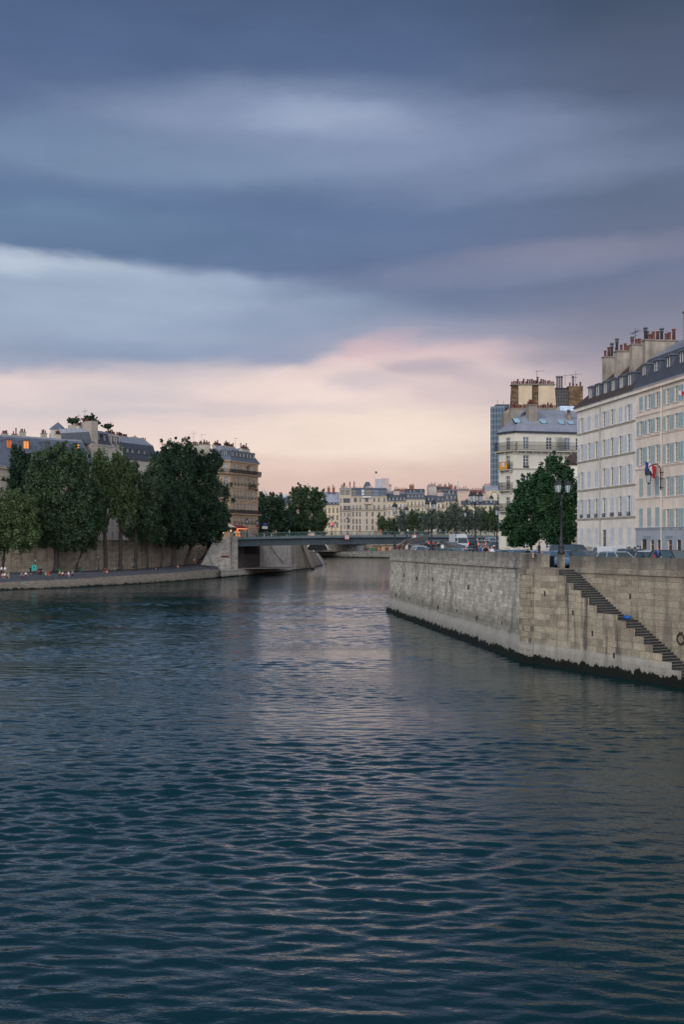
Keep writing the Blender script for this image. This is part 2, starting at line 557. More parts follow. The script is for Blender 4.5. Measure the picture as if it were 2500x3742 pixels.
# ------------------------------------------------------------------ ground, quays, stairs, bridge
m_quay = stonemat('quay_ashlar', S(216, 209, 194), S(172, 166, 152), S(120, 115, 106), 0.8, 0.36, True, 0.45, 0.68, (5.4, 9.6, 0.68), 0.5, 1.0, 0.05, 2.0, 2.3)
m_quay2 = stonemat('stair_ashlar', S(188, 175, 152), S(148, 137, 119), S(98, 91, 82), 1.3, 0.5, True, 0.85, 0.7, (6.0, 9.6, 0.7), 0.45, 2.0, 0.0, 1.7)
m_nose = plain('worn_nosing', S(112, 109, 103), 0.9, 0, 0.3, 2.0, 0.2)
m_step = stonemat('step_stone', S(74, 73, 71), S(58, 58, 58), S(60, 60, 60), 2.5, 5.0, False, 0.3, 0.6, None, 0.3, 3.0)
m_left = stonemat('left_quay_ashlar', S(182, 166, 146), S(150, 138, 120), S(70, 66, 60), 1.3, 0.5, True, 0.5, 0.0, (8.2, 10.5, 0.6), 0.5, 4.0)
m_abut = stonemat('abutment_ashlar', S(214, 204, 192), S(186, 176, 166), S(126, 120, 112), 1.3, 0.55, True, 0.35, 0.35, None, 0.5, 5.0)
m_slope = stonemat('embankment_setts', S(152, 140, 124), S(124, 114, 102), S(78, 74, 70), 0.5, 0.3, True, 0.3, 0.35, None, 0.5, 6.0)
m_cobble = stonemat('quay_setts', S(100, 100, 106), S(78, 80, 86), S(66, 66, 68), 0.4, 0.25, True, 0.3, 0.0, None, 0.5, 7.0)
m_farq = stonemat('far_quay_stone', S(150, 146, 138), S(128, 122, 114), S(90, 88, 84), 2.0, 0.6, True, 0.4, 0.45, None, 0.3, 8.0)
m_asph = plain('asphalt', S(70, 72, 76), 0.85, 0, 0.3, 0.6, 0.2)
m_pave = plain('pavement_slabs', S(120, 118, 114), 0.85, 0, 0.25, 0.8, 0.2)
m_earth = plain('packed_ground', S(112, 104, 92), 0.95, 0, 0.3, 0.3, 0.2)
m_iron = plain('dark_iron', S(44, 46, 50), 0.5, 0.3, 0.25, 3.0, 0.1)
m_rust = plain('rusty_iron', S(58, 46, 40), 0.8, 0.2, 0.4, 6.0, 0.3)
m_steel = plain('bridge_grey_paint', S(86, 97, 103), 0.55, 0, 0.2, 0.7, 0.05)
m_steeld = plain('bridge_dark_paint', S(56, 66, 74), 0.6, 0, 0.25, 0.5, 0.05)
m_rail = plain('green_railing_paint', S(70, 98, 94), 0.55, 0, 0.2, 3.0, 0.0)

def sweep(mb, path, profs, mi=0, cap=True):
    """wall along path (left to right seen from outside); one profile of (outward offset, z) per vertex"""
    n = len(path)
    P = [Vector((p[0], p[1])) for p in path]
    if len(profs) == 1:
        profs = profs * n
    offs = []
    for i in range(n):
        d0 = (P[i] - P[i - 1]).normalized() if i else (P[1] - P[0]).normalized()
        d1 = (P[i + 1] - P[i]).normalized() if i < n - 1 else d0
        n0, n1 = Vector((d0.y, -d0.x)), Vector((d1.y, -d1.x))
        m = n0 + n1
        offs.append(m / (m.dot(n0)))
    def q(i, k):
        d, z = profs[i][k]
        return (P[i].x + offs[i].x * d, P[i].y + offs[i].y * d, z)
    u = 0.0
    for i in range(n - 1):
        L = (P[i + 1] - P[i]).length
        v = 0.0
        for k in range(len(profs[i]) - 1):
            a, b = profs[i][k], profs[i][k + 1]
            dv = math.hypot(b[0] - a[0], b[1] - a[1])
            mb.face([q(i, k), q(i + 1, k), q(i + 1, k + 1), q(i, k + 1)], mi,
                    [(u, v), (u + L, v), (u + L, v + dv), (u, v + dv)])
            v += dv
        u += L
    if cap:
        for i, rev in ((0, False), (n - 1, True)):
            pts = [q(i, k) for k in range(len(profs[i]))]
            uv = [(a[0] + 40, a[1]) for a in profs[i]]
            mb.face(pts[::-1] if not rev else pts, mi, uv[::-1] if not rev else uv)

def strip(mb, rows, mi=0):
    """ground sheet through rows of points, UV in metres"""
    for a, b in zip(rows, rows[1:]):
        for i in range(len(a) - 1):
            p = [a[i], a[i + 1], b[i + 1], b[i]]
            o = Vector(a[0])
            e = (Vector(b[0]) - o).normalized() if (Vector(b[0]) - o).length > 0.01 else Vector((1, 0, 0))
            f = Vector((-e.y, e.x, 0))
            mb.face(p, mi, [((Vector(x) - o).dot(e) + o.x, (Vector(x) - o).dot(f) + o.y) for x in p])

# ---- island on the right
A, B = gp(1410, 2235), gp(1912, 2418)
SD, SN = Vector((0.431, -0.9023, 0)), Vector((0.9023, 0.431, 0))      # along the stair, and inward from the river
B0 = Vector((B.x, B.y, 0))
def st(s, t, z=0.0):
    p = B0 + SD * s + SN * t
    return Vector((p.x, p.y, z))
ZST = 7.3
def zstreet(y):
    return ZST + max(0.0, min(y, 345.0) - 160.0) * 0.0165
def qprof(ct, cb, top, pl):
    return [(0.1, -1.5), (0.0, 0.0), (-0.42, pl), (-0.5, pl + 0.06), (-0.72, cb), (-0.52, cb + 0.06), (-0.52, ct - 0.08), (-0.66, ct), (-0.66, top), (-1.12, top), (-1.12, 6.9)]
mb = MB()
sweep(mb, [(24, 330), (13.2, 250), (A.x, A.y), (B.x, B.y)],
      [qprof(9.9, 9.4, 11.2, 2.0), qprof(8.9, 8.4, 9.9, 2.0), qprof(7.36, 6.9, 8.47, 1.9), qprof(7.71, 7.34, 8.67, 2.16)])
qw = tag(mb.build('quay_wall', m_quay), 'long pale stone quay wall of the right bank with black algae along its foot', 'quay wall')
# mooring rings and slots in that wall
def ring_mesh():
    m = MB()
    m.tube([(0.22 * math.cos(a), -0.06, 0.22 * math.sin(a) - 0.2) for a in [i * PI / 8 for i in range(17)]], 0.035, 6)
    m.box(-0.05, 0.05, -0.09, 0.03, -0.02, 0.1)
    return m.mesh('mooring_ring', m_rust, True)
def slot_mesh():
    m = MB()
    m.box(-0.13, 0.13, -0.05, 0.02, -0.3, 0.3)
    m.tube([(0, -0.08, -0.26), (0, -0.08, 0.24)], 0.04, 6)
    m.box(-0.07, 0.07, -0.12, 0.0, 0.26, 0.36)
    return m.mesh('mooring_bar', m_rust)
RM_R = random.Random(4)
RM, SM = ring_mesh(), slot_mesh()
SM.transform(Matrix.Scale(0.6, 4))
angAB = math.atan2(B.y - A.y, B.x - A.x)
abv = Vector((B.x - A.x, B.y - A.y)).normalized()
abn = Vector((abv.y, -abv.x))
def on_ab(px, py):
    # point of the battered face seen at a photo position
    r = (px - CX) / F
    off = -0.6
    ax, ay = A.x + abn.x * off, A.y + abn.y * off
    s = (r * ay - ax) / (abv.x - r * abv.y)
    x, y = ax + abv.x * s, ay + abv.y * s
    z = zat(py, y)
    off = -0.5 - 0.22 * max(0, min(1, (z - 2.1) / 5.0))
    return Vector((x + abn.x * (off + 0.6), y + abn.y * (off + 0.6), z))
for name, me, pts in (('mooring_ring', RM, [(1477, 2098), (1525, 2109), (1748, 2254), (1606, 2215), (1451, 2172), (1713, 2140)]),
                      ('mooring_bar', SM, [(1434, 2091), (1582, 2119), (1644, 2130), (1796, 2158), (1904, 2173), (1548, 2200), (1675, 2233), (1840, 2277), (1499, 2186)])):
    for px, py in pts:
        o = obj(name, me, qw, on_ab(px, py), angAB)
        o.scale = (1, 1, RM_R.uniform(.7, 1.2))
mb = MB()
L = [((26, 345), 0), ((14.4, 250), 0), ((A.x + 1.1, A.y + 1), 0), ((B.x + 1.2, B.y), 0), ((st(3.0, 1.95).x, st(3.0, 1.95).y), 0), ((st(32, 1.95).x, st(32, 1.95).y), 0)]
rows = [[(30, 420, zstreet(420)), (190, 420, zstreet(420))]]
for (x, y), _ in L:
    rows.append([(x, y, zstreet(y)), (190, y, zstreet(y))])
strip(mb, rows)
tag(mb.build('street', m_asph), kind='structure')
# pavement along the parapet
mb = MB()
rows = []
for (x, y), _ in L[1:]:
    rows.append([(x + 0.02, y, zstreet(y) + 0.13), (x + 2.6, y + 0.3, zstreet(y) + 0.13), (x + 2.6, y + 0.3, zstreet(y) - 0.1)])
strip(mb, rows)
tag(mb.build('pavement', m_pave), kind='structure')

# pier, stringer and stair
mb = MB()
def stbox(s0, s1, t0, t1, z0, z1, mi=0, uvoff=0.0):
    for (a, b) in (((s0, t0), (s1, t0)), ((s1, t0), (s1, t1)), ((s1, t1), (s0, t1)), ((s0, t1), (s0, t0))):
        Lk = math.hypot(b[0] - a[0], b[1] - a[1])
        mb.face([st(*a, z0), st(*b, z0), st(*b, z1), st(*a, z1)], mi, [(a[0] + uvoff, z0), (a[0] + uvoff + Lk, z0), (a[0] + uvoff + Lk, z1), (a[0] + uvoff, z1)])
    mb.face([st(s0, t0, z1), st(s1, t0, z1), st(s1, t1, z1), st(s0, t1, z1)], mi, [(s0, t0), (s1, t0), (s1, t1), (s0, t1)])
    mb.face([st(s0, t1, z0), st(s1, t1, z0), st(s1, t0, z0), st(s0, t0, z0)], mi)
zz = -1.5
k = 0
while zz < 7.0:                                     # rusticated quoin courses of the pier
    hh_ = 0.5 if zz > -1 else 1.5
    stbox(-0.28, 1.55, -0.16, 1.6, zz, zz + hh_ - 0.035, 0, k * 1.7)
    stbox(-0.22, 1.5, -0.10, 1.6, zz + hh_ - 0.036, zz + hh_ + 0.001, 0, k)
    zz += hh_
    k += 1
stbox(-0.34, 1.62, -0.24, 1.6, 7.0, 7.42)
stbox(-0.20, 2.9, 0.02, 0.50, 7.42, 8.64)           # parapet on the pier
stbox(1.551, 3.405, 0.0, 1.97, -1.5, 7.5)
stbox(3.406, 3.84, 0.33, 1.97, -1.5, 7.5)              # landing block
tag(mb.build('stair_pier', m_quay2), 'rusticated stone pier at the head of the river stair', 'pier')
mb = MB()
poly = [(3.41, -1.5), (3.41, 7.52)]
s_, z_ = 3.41, 7.52
tops = []
for i in range(6):
    s2 = s_ + 0.93
    poly += [(s2, z_), (s2, z_ - 0.52)]
    s_, z_ = s2, z_ - 0.52
poly += [(11.3, z_)]
poly += [(11.3, z_ - 0.4)]
s_, z_ = 11.3, z_ - 0.4
for i in range(8):
    s2 = s_ + 0.93
    poly += [(s2, z_), (s2, z_ - 0.49)]
    s_, z_ = s2, z_ - 0.49
poly += [(26, z_), (26, -1.5)]
t0, t1 = 0.0, 0.32
for a, b in zip(poly, poly[1:] + poly[:1]):
    Lk = math.hypot(b[0] - a[0], b[1] - a[1])
    mb.face([st(a[0], t0, a[1]), st(a[0], t1, a[1]), st(b[0], t1, b[1]), st(b[0], t0, b[1])], 0, [(a[0], a[1]), (a[0] + t1, a[1]), (b[0] + t1, b[1] + 0.3), (b[0], b[1] + 0.3)])
xs = sorted(set(p[0] for p in poly))
def topz(x):
    for a, b in zip(poly[1:], poly[2:]):
        if a[0] <= x <= b[0] and b[0] > a[0]:
            return a[1]
    return 0
for x0, x1 in zip(xs, xs[1:]):
    zt = topz((x0 + x1) / 2)
    for t_, rv in ((t0, False), (t1, True)):
        q = [st(x0, t_, -1.5), st(x1, t_, -1.5), st(x1, t_, zt), st(x0, t_, zt)]
        u = [(x0, -1.5), (x1, -1.5), (x1, zt), (x0, zt)]
        mb.face(q[::-1] if rv else q, 0, u[::-1] if rv else u)
for px, py in ((1992, 2170), (2095, 2240), (2166, 2320), (2247, 2400)):     # iron bars in the stringer
    pass
sw = tag(mb.build('stringer_wall', m_quay2), 'stained stone stringer wall with stepped top on the river side of the stair', 'wall')
def on_st(px, py, t_):
    r = (px - CX) / F
    p0 = st(0, t_)
    s = (r * p0.y - p0.x) / (SD.x - r * SD.y)
    p = st(s, t_)
    p.z = zat(py, p.y)
    return p
angS = math.atan2(SD.y, SD.x)
for px, py in ((1993, 2170), (2096, 2240), (2167, 2315), (2246, 2396)):
    obj('mooring_bar', SM, sw, on_st(px, py, 0.0), angS)
mb = MB()
def steps(s0, z0, n, rise, tread):
    s, z = s0, z0
    for i in range(n):
        q = lambda a, b, c: st(a, b, c)
        mb.hexa([q(s - 0.05, 0.33, -1.5), q(s + tread, 0.33, -1.5), q(s + tread, 1.98, -1.5), q(s - 0.05, 1.98, -1.5),
                 q(s - 0.05, 0.33, z), q(s + tread + 0.03, 0.33, z), q(s + tread + 0.03, 1.98, z), q(s - 0.05, 1.98, z)])
        a, b = s + tread - 0.10, s + tread + 0.055
        mb.hexa([q(a, 0.335, z - 0.04), q(b, 0.335, z - 0.04), q(b, 1.975, z - 0.04), q(a, 1.975, z - 0.04),
                 q(a, 0.335, z + 0.004), q(b, 0.335, z + 0.004), q(b, 1.975, z + 0.004), q(a, 1.975, z + 0.004)], 1)
        s += tread
        z -= rise
    return s, z
s_, z_ = steps(3.9, 7.44, 21, 0.164, 0.300)
mb.hexa([st(s_ - 0.05, 0.33, -1.5), st(11.5, 0.33, -1.5), st(11.5, 1.98, -1.5), st(s_ - 0.05, 1.98, -1.5), st(s_ - 0.05, 0.33, z_), st(11.53, 0.33, z_), st(11.53, 1.98, z_), st(s_ - 0.05, 1.98, z_)])
ZL = z_
steps(11.5, z_ - 0.16, 24, 0.166, 0.305)
tag(mb.build('river_stair', [m_step, m_nose]), 'dark worn stone stair in two flights going down to the water', 'stairs')
# right-hand quay wall behind the stair
mb = MB()
pr = [(0, -1.5), (0, 7.15), (0.14, 7.2), (0.14, 7.5), (0.02, 7.58), (0.02, 8.46), (-0.46, 8.46), (-0.46, 6.9)]
sweep(mb, [st(3.5, 2.0), st(34, 2.0)], [pr])
qr = tag(mb.build('quay_wall', stonemat('stair_back_ashlar', S(178, 165, 144), S(150, 138, 120), S(102, 94, 84), 1.4, 0.46, True, 0.45, 0.9, (6.2, 9.0, 0.8), 0.4, 9.0, -0.1, 0.0)), 'tan stone quay wall rising behind the river stair at the right edge', 'quay wall')
obj('mooring_bar', SM, qr, on_st(2305, 2180, 1.99), angS)
big = ring_mesh()
big.transform(Matrix.Scale(1.6, 4))
obj('mooring_ring', big, qr, on_st(2493, 2318, 1.99), angS)
# gate post, gate leaf and the grey post at the stair head
mb = MB()
stbox(1.88, 2.28, 1.98, 2.42, 7.2, 8.66)
tag(mb.build('gate_post', m_quay2), 'square stone post at the stair head carrying a tall three-lantern lamp', 'post')
mb = MB()
for i in range(9):
    p = st(0.75 + i * 0.135, 1.70, 7.56)
    mb.tube([p, p + Vector((0, 0, 0.92))], 0.018, 6)
for z in (7.62, 8.0, 8.42):
    mb.tube([st(0.72, 1.70, z), st(1.87, 1.70, z)], 0.022, 6)
mb.hexa([st(0.75, 1.71, 7.62), st(1.85, 1.71, 7.62), st(1.85, 1.73, 7.62), st(0.75, 1.73, 7.62), st(0.75, 1.71, 8.4), st(1.85, 1.71, 8.4), st(1.85, 1.73, 8.4), st(0.75, 1.73, 8.4)])
tag(mb.build('iron_gate', m_iron), 'dark iron gate leaf folded open at the head of the river stair', 'gate')
# blue bag on the landing
mb = MB()
mb.ell((0, 0, 0.14), (0.34, 0.2, 0.16))
mb.ell((0.2, 0.05, 0.2), (0.2, 0.16, 0.12))
mb.tube([(-0.15, 0, 0.26), (0, 0, 0.36), (0.15, 0, 0.27)], 0.02, 6)
tag(mb.build('bag', plain('blue_nylon', S(20, 90, 160), 0.5, 0, 0.2), None, st(10.9, 1.45, ZL), angS, True), 'blue bag left on the landing of the river stair', 'bag')

# ---- left bank
ST = {-300: [gp(-300, 2170), at(-300, 2139, 215), at(-300, 2116, 219), at(-300, 2100, 250)],
      0: [gp(0, 2158), at(0, 2128, 225), at(0, 2108, 229), at(0, 2092, 262)],
      250: [gp(250, 2149), at(250, 2117, 238), at(250, 2099, 242), at(250, 2087, 272)],
      500: [gp(500, 2135), at(500, 2101, 258), at(500, 2091, 262), at(500, 2079, 288)],
      650: [gp(650, 2125), at(650, 2092, 275), at(650, 2082, 279), at(650, 2064, 310)],
      755: [gp(770, 2115), at(760, 2080, 294), at(748, 2070, 298), at(735, 2058, 322)],
      806: [gp(808, 2111), at(800, 2084, 300), at(796, 2074, 304), at(790, 2068, 316)]}
ks = sorted(ST)
mb = MB()
strip(mb, [[tuple(ST[k][0] + Vector((0, -0.6, -0.9))), tuple(ST[k][0]), tuple(ST[k][1])] for k in ks])
tag(mb.build('embankment', m_slope), kind='structure')
mb = MB()
strip(mb, [[tuple(ST[k][1]), tuple(ST[k][2]), tuple(ST[k][3] + Vector((0, 2.0, 0.0)))] for k in ks])
tag(mb.build('lower_quay', m_cobble), kind='structure')
def zquay(x):
    for a, b in zip(ks, ks[1:]):
        if ST[a][3].x <= x <= ST[b][3].x:
            f = (x - ST[a][3].x) / (ST[b][3].x - ST[a][3].x)
            return ST[a][3].z * (1 - f) + ST[b][3].z * f
    return 2.4
WL = [(-300, 250, 9.1), (0, 262, 9.35), (200, 268, 9.5), (500, 289, 9.8), (640, 308, 10.1), (755, 326, 10.5)]
mb = MB()
def lprof(top):
    return [(0.25, 1.0), (0.05, top - 1.25), (0.22, top - 1.2), (0.22, top - 0.95), (0.0, top - 0.9), (0.0, top), (-0.5, top), (-0.5, top - 2)]
sweep(mb, [(xat(p, y), y) for p, y, z in WL], [lprof(z) for p, y, z in WL])
lw = tag(mb.build('quay_wall', m_left), 'tall dark stone quay wall behind the trees on the left bank', 'quay wall')
for px, py in ((312, 2065), (393, 2058), (515, 2032), (353, 2040), (652, 2030)):
    Yq = 262 + (px / 755.0) ** 1.4 * 64
    obj('mooring_ring', big, lw, at(px, py, Yq - 0.3), math.atan2(0.55, 1))
# ground of the left island, its surface rising to the bridge
mb = MB()
rows = []
for p, y, z in WL:
    rows.append([(xat(p, y) , y + 0.45, z - 1.0), (xat(p, y) - 60, y + 160, z - 1.0 + 0.3), (xat(p, y) - 60, y + 330, z - 0.6)])
rows.append([(xat(866, 312), 312.5, 10.3), (-40, 480, 10.3), (-40, 650, 10.3)])
rows.append([(xat(960, 335), 336, 10.3), (-15, 430, 9.8), (-20, 600, 9.8)])
strip(mb, rows)
tag(mb.build('ground', m_asph), kind='structure')
# abutment walls of the bridge and the ledge at their feet
mb = MB()
q = [at(736, 2060, 309), at(866, 2090, 312)]
pl = [(q[0].x, q[0].y), (q[1].x, q[1].y)]
# left face with a raking edge beside the quay stair
a0, a1 = Vector((pl[0][0], pl[0][1], 0)), Vector((pl[1][0], pl[1][1], 0))
def onA(px):
    r = (px - CX) / F
    dx = a1 - a0
    s = (r * a0.y - a0.x) / (dx.x - r * dx.y)
    return a0 + dx * s
pp = [(736, 0.0), (736, 3.3), (784, None), (866, 10.55), (866, 0.0)]
face = []
for px, z in pp:
    v = onA(px)
    face.append((v.x, v.y, zat(1972, v.y) if z is None else z))
Ld = (a1 - a0).normalized()
nb = Vector((-Ld.y, Ld.x, 0)) * 1.2
uvf = lambda v: ((Vector((v[0], v[1], 0)) - a0).length, v[2])
back = [tuple(Vector(v) + nb) for v in face]
mb.face(face[::-1], 0, [uvf(v) for v in face][::-1])
mb.face(back, 0, [uvf(v) for v in face])
for i in range(len(face)):
    j = (i + 1) % len(face)
    mb.face([face[i], face[j], back[j], back[i]], 0, [uvf(face[i]), uvf(face[j]), (uvf(face[j])[0] + 1, uvf(face[j])[1]), (uvf(face[i])[0] + 1, uvf(face[i])[1])])
vf = lambda px, Y: (xat(px, Y), Y)
mbs = MB()
sweep(mbs, [vf(962, 334), vf(1066, 362), vf(1050, 372)], [[(0.0, 0.0), (-0.2, 10.4), (-1.0, 10.4), (-1.0, 0)]])
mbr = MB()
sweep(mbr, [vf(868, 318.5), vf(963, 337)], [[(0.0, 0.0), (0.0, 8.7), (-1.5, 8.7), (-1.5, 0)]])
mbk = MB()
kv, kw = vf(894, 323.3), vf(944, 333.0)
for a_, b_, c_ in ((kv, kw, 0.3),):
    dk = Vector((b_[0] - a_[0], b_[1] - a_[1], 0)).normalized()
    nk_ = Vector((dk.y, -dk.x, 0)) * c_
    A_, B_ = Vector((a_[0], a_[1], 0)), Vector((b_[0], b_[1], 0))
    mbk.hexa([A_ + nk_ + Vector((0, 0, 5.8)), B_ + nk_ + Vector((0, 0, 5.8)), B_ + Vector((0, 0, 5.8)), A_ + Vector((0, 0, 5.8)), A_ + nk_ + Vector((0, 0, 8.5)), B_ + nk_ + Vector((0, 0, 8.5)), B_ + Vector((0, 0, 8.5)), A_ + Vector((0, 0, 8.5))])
ab = tag(mb.build('bridge_abutment', m_abut), 'pale stone abutment carrying the left end of the bridge', 'abutment')
mbs.build('side_wall', m_abut, ab)
mbp = MB()
sweep(mbp, [vf(847, 310.8), vf(868, 311.1), vf(870, 317)], [[(0.0, 0.0), (0.0, 10.75), (-1.0, 10.75), (-1.0, 0)]])
mbp.build('pilaster', stonemat('pilaster_ashlar', S(180, 172, 162), S(158, 150, 141), S(110, 104, 98), 1.3, 0.55, True, 0.45, 0.35, None, 0.5, 15.0), ab)
mbr.build('painted_shade_recess', stonemat('painted_shade_ashlar', S(120, 112, 104), S(98, 92, 86), S(62, 58, 54), 1.3, 0.55, True, 0.5, 0.0, (4.0, 9.0, 0.7), 0.4, 14.0), ab)  # darker ashlar: shade under the deck painted into the colour, deepening upward
mbk.build('bearing_chamber', plain('chamber_dark', S(40, 40, 42), 0.95), ab)  # solid dark box on the wall, its colour standing in for a shaded opening
mb = MB()
sweep(mb, [vf(798, 316), vf(806, 296), vf(950, 326), vf(1050, 358), vf(1080, 372), vf(1086, 380)],
      [[(0.4, -1.5), (0.0, 0.3), (-0.1, 1.55), (0.06, 1.6), (0.06, 1.85), (-3.0, 1.88), (-22.0, 1.9)]], 0, False)
tag(mb.build('abutment_ledge', m_abut), 'low rounded stone ledge at the foot of the bridge abutment', 'ledge')
# raking drain line on the right pier face, plaque on the left one
mb = MB()
p0, p1, p2 = at(985, 1990, 339), at(1012, 2030, 345), at(1038, 2060, 353)
mb.tube([p0, p1, p2], 0.13, 5)
obj('drain_channel', mb.mesh('drain_channel', plain('dark_drain', S(104, 96, 90), 0.9)), ab)
mb = MB()
v = onA(822)
mb.box(-1.1, 1.1, -0.06, 0.02, -0.28, 0.28)
obj('plaque', mb.mesh('plaque', plain('red_plaque', S(120, 52, 48), 0.7)), ab, (v.x, v.y, zat(2034, v.y)), math.atan2(Ld.y, Ld.x))
# stair up from the lower quay beside the abutment
mb = MB()
sa, sb = at(712, 2058, 320), at(770, 1976, 331)
nst = 36
dv = sb - sa
hv = Vector((dv.x, dv.y, 0))
side = Vector((hv.y, -hv.x, 0)).normalized() * 1.6
for i in range(nst):
    b0 = sa + hv * (i / nst)
    b1 = sa + hv * 1.02
    z1 = sa.z + dv.z * (i + 1) / nst
    z0 = sa.z + dv.z * i / nst - 0.02
    lo = [b0 - side, b0 + side, b1 + side, b1 - side]
    mb.hexa([Vector((p.x, p.y, z0)) for p in lo] + [Vector((p.x, p.y, z1)) for p in lo])
tag(mb.build('quay_stair', m_step), 'dark stone stair climbing from the left lower quay to the bridge', 'stairs')
mb = MB()
for px0, py0, px1, py1, Y0, Y1 in ((280, 2106, 318, 2146, 244.5, 238), (745, 2069, 800, 2109, 297, 296)):
    m2 = MB()
    n = 14
    for i in range(n):
        p = at(px0 + (px1 - px0) * i / n, py0 + (py1 - py0) * i / n, Y0 + (Y1 - Y0) * i / n)
        m2.box(p.x - 0.9, p.x + 0.9, p.y - 0.35, p.y + 0.6, p.z - 0.25, p.z + 0.10)
    tag(m2.build('embankment_steps', m_step), 'small dark steps down the embankment ' + ('below the trees at the left' if px0 < 500 else 'beside the bridge abutment'), 'steps')
# railing on the ledge
mb = MB()
pts = [at(763, 2045, 308), at(780, 2084, 304), at(808, 2084, 299)]
tops = [p + Vector((0, 0, 1.1)) for p in pts]
mb.tube(tops, 0.035, 5)
mb.tube([p + Vector((0, 0, 0.55)) for p in pts], 0.025, 5)
for a, b in zip(pts, pts[1:]):
    for i in range(7):
        p = a.lerp(b, i / 6)
        mb.tube([p, p + Vector((0, 0, 1.1))], 0.025, 5)
tag(mb.build('ledge_railing', m_rail), 'thin green railing at the end of the embankment by the abutment', 'railing')
# paved point of the island beyond the bridge
mb = MB()
strip(mb, [[tuple(gp(1078, 2084) + Vector((0, 0, -0.8))), tuple(at(1050, 1985, 384))],
           [tuple(gp(1092, 2083) + Vector((0, 0, -0.5))), tuple(at(1076, 1985, 396))],
           [tuple(gp(1143, 2078) + Vector((0, 0, -0.5))), tuple(at(1108, 1987, 415))]])
strip(mb, [[tuple(gp(1143, 2078) + Vector((0, 0, -0.5))), tuple(at(1122, 2022, 415))],
           [tuple(gp(1180, 2067) + Vector((0, 0, -0.5))), tuple(at(1158, 2026, 455))]])
strip(mb, [[tuple(gp(1180, 2067) + Vector((0, 0, -0.5))), tuple(at(1158, 2026, 455))],
           [tuple(gp(1201, 2062) + Vector((0, 0, -0.5))), tuple(at(1162, 2020, 490))]])
strip(mb, [[tuple(at(1122, 2022, 415)), tuple(at(1100, 2015, 470))], [tuple(at(1158, 2026, 455)), tuple(at(1162, 2020, 490))]])
tag(mb.build('paved_slope', m_slope), kind='structure')
mb = MB()
p0, p1 = at(1106, 1985, 414), gp(1143, 2081)
u = Vector((1.0, -0.5, 0)).normalized() * 0.75
mb.hexa([p1 - u, p1 + u, p0 + u, p0 - u] + [v + Vector((0, 0, 1.0)) for v in (p1 - u, p1 + u, p0 + u, p0 - u)])
p0, p1 = at(1078, 1985, 398), gp(1118, 2070)
u = u * 0.4
mb.hexa([p1 - u, p1 + u, p0 + u, p0 - u] + [v + Vector((0, 0, 0.35)) for v in (p1 - u, p1 + u, p0 + u, p0 - u)])
tag(mb.build('slope_wall', m_slope), 'slanting stone wall running down the paved slope behind the bridge', 'wall')
mb = MB()
pts = [at(1158, 2027, 455), gp(1182, 2067)]
mb.hexa([pts[1] + Vector((-0.4, 0, 0)), pts[1] + Vector((0.6, 0, 0)), pts[0] + Vector((0.6, 0, 0)), pts[0] + Vector((-0.4, 0, 0))] +
        [pts[1] + Vector((-0.4, 0, 0.5)), pts[1] + Vector((0.6, 0, 0.5)), pts[0] + Vector((0.6, 0, 0.5)), pts[0] + Vector((-0.4, 0, 0.5))])
tag(mb.build('slope_kerb', plain('white_kerb_stone', S(150, 147, 142), 0.8)), 'pale kerb along the edge of the paved point behind the bridge', 'kerb')

# ---- far bank
FW = [(900, 2033, 0), (1160, 2032.5, 0), (1284, 2037, 0), (1412, 2039, 0), (1560, 2041, 0), (1900, 2046, 0)]
mb = MB()
rowsq = []
for px, py, _ in FW:
    g = gp(px, py)
    rowsq.append((g.x, g.y))
fprof = [(0.0, -1.0), (0.0, 2.0), (-0.1, 2.1), (-14.0, 3.6), (-30.0, 3.8)]
sweep(mb, rowsq, [fprof], 0, False)
tag(mb.build('far_lower_quay', m_farq), kind='structure')
def farpt(px, off, z):
    r = (px - CX) / F
    for a, b in zip(rowsq, rowsq[1:]):
        n = Vector((b[1] - a[1], -(b[0] - a[0]))).normalized()
        ax, ay, bx, by = a[0] - n.x * off, a[1] - n.y * off, b[0] - n.x * off, b[1] - n.y * off
        s = (r * ay - ax) / ((bx - ax) - r * (by - ay))
        if -0.02 <= s <= 1.02:
            return Vector((ax + (bx - ax) * s, ay + (by - ay) * s, z))
    return Vector((xat(px, 650), 650, z))
mb = MB()
pth = [farpt(p, 16.0, 0) for p in (905, 1000, 1160, 1284, 1412, 1560, 1890)]
pth = [(p.x, p.y) for p in pth]
sweep(mb, pth, [[(0.0, 3.0), (-0.4, 9.6), (-0.2, 9.7), (-0.2, 10.6), (-0.7, 10.6), (-0.7, 8)]])
fw = tag(mb.build('quay_wall', stonemat('far_quay_ashlar', S(156, 146, 132), S(128, 118, 104), S(86, 82, 76), 2.4, 0.9, True, 0.4, 0.0, None, 0.4, 10.0)), 'distant stone quay wall seen under the bridge on the far bank', 'quay wall')
# mouth of the road tunnel in that wall
c = farpt(1160, 15.2, 3.5)
mb = MB()
n = 16
outer = [(-5.8 * math.cos(PI * i / n), 0.5 + 4.6 * math.sin(PI * i / n)) for i in range(n + 1)]
mb.face([(x, -0.25, z) for x, z in outer], 0)
mb.tube([(x * 1.04, -0.3, z * 1.04) for x, z in outer], 0.35, 5, 1, False)
obj('tunnel_mouth', mb.mesh('tunnel_mouth', [plain('tunnel_dark', S(22, 24, 28), 0.95), m_abut]), fw, c, 0.1)
mb = MB()
strip(mb, [[(x, y + 0.5, 9.6), (x * 1.15, y + 400, 9.6)] for x, y in pth])
tag(mb.build('far_street', m_asph), kind='structure')
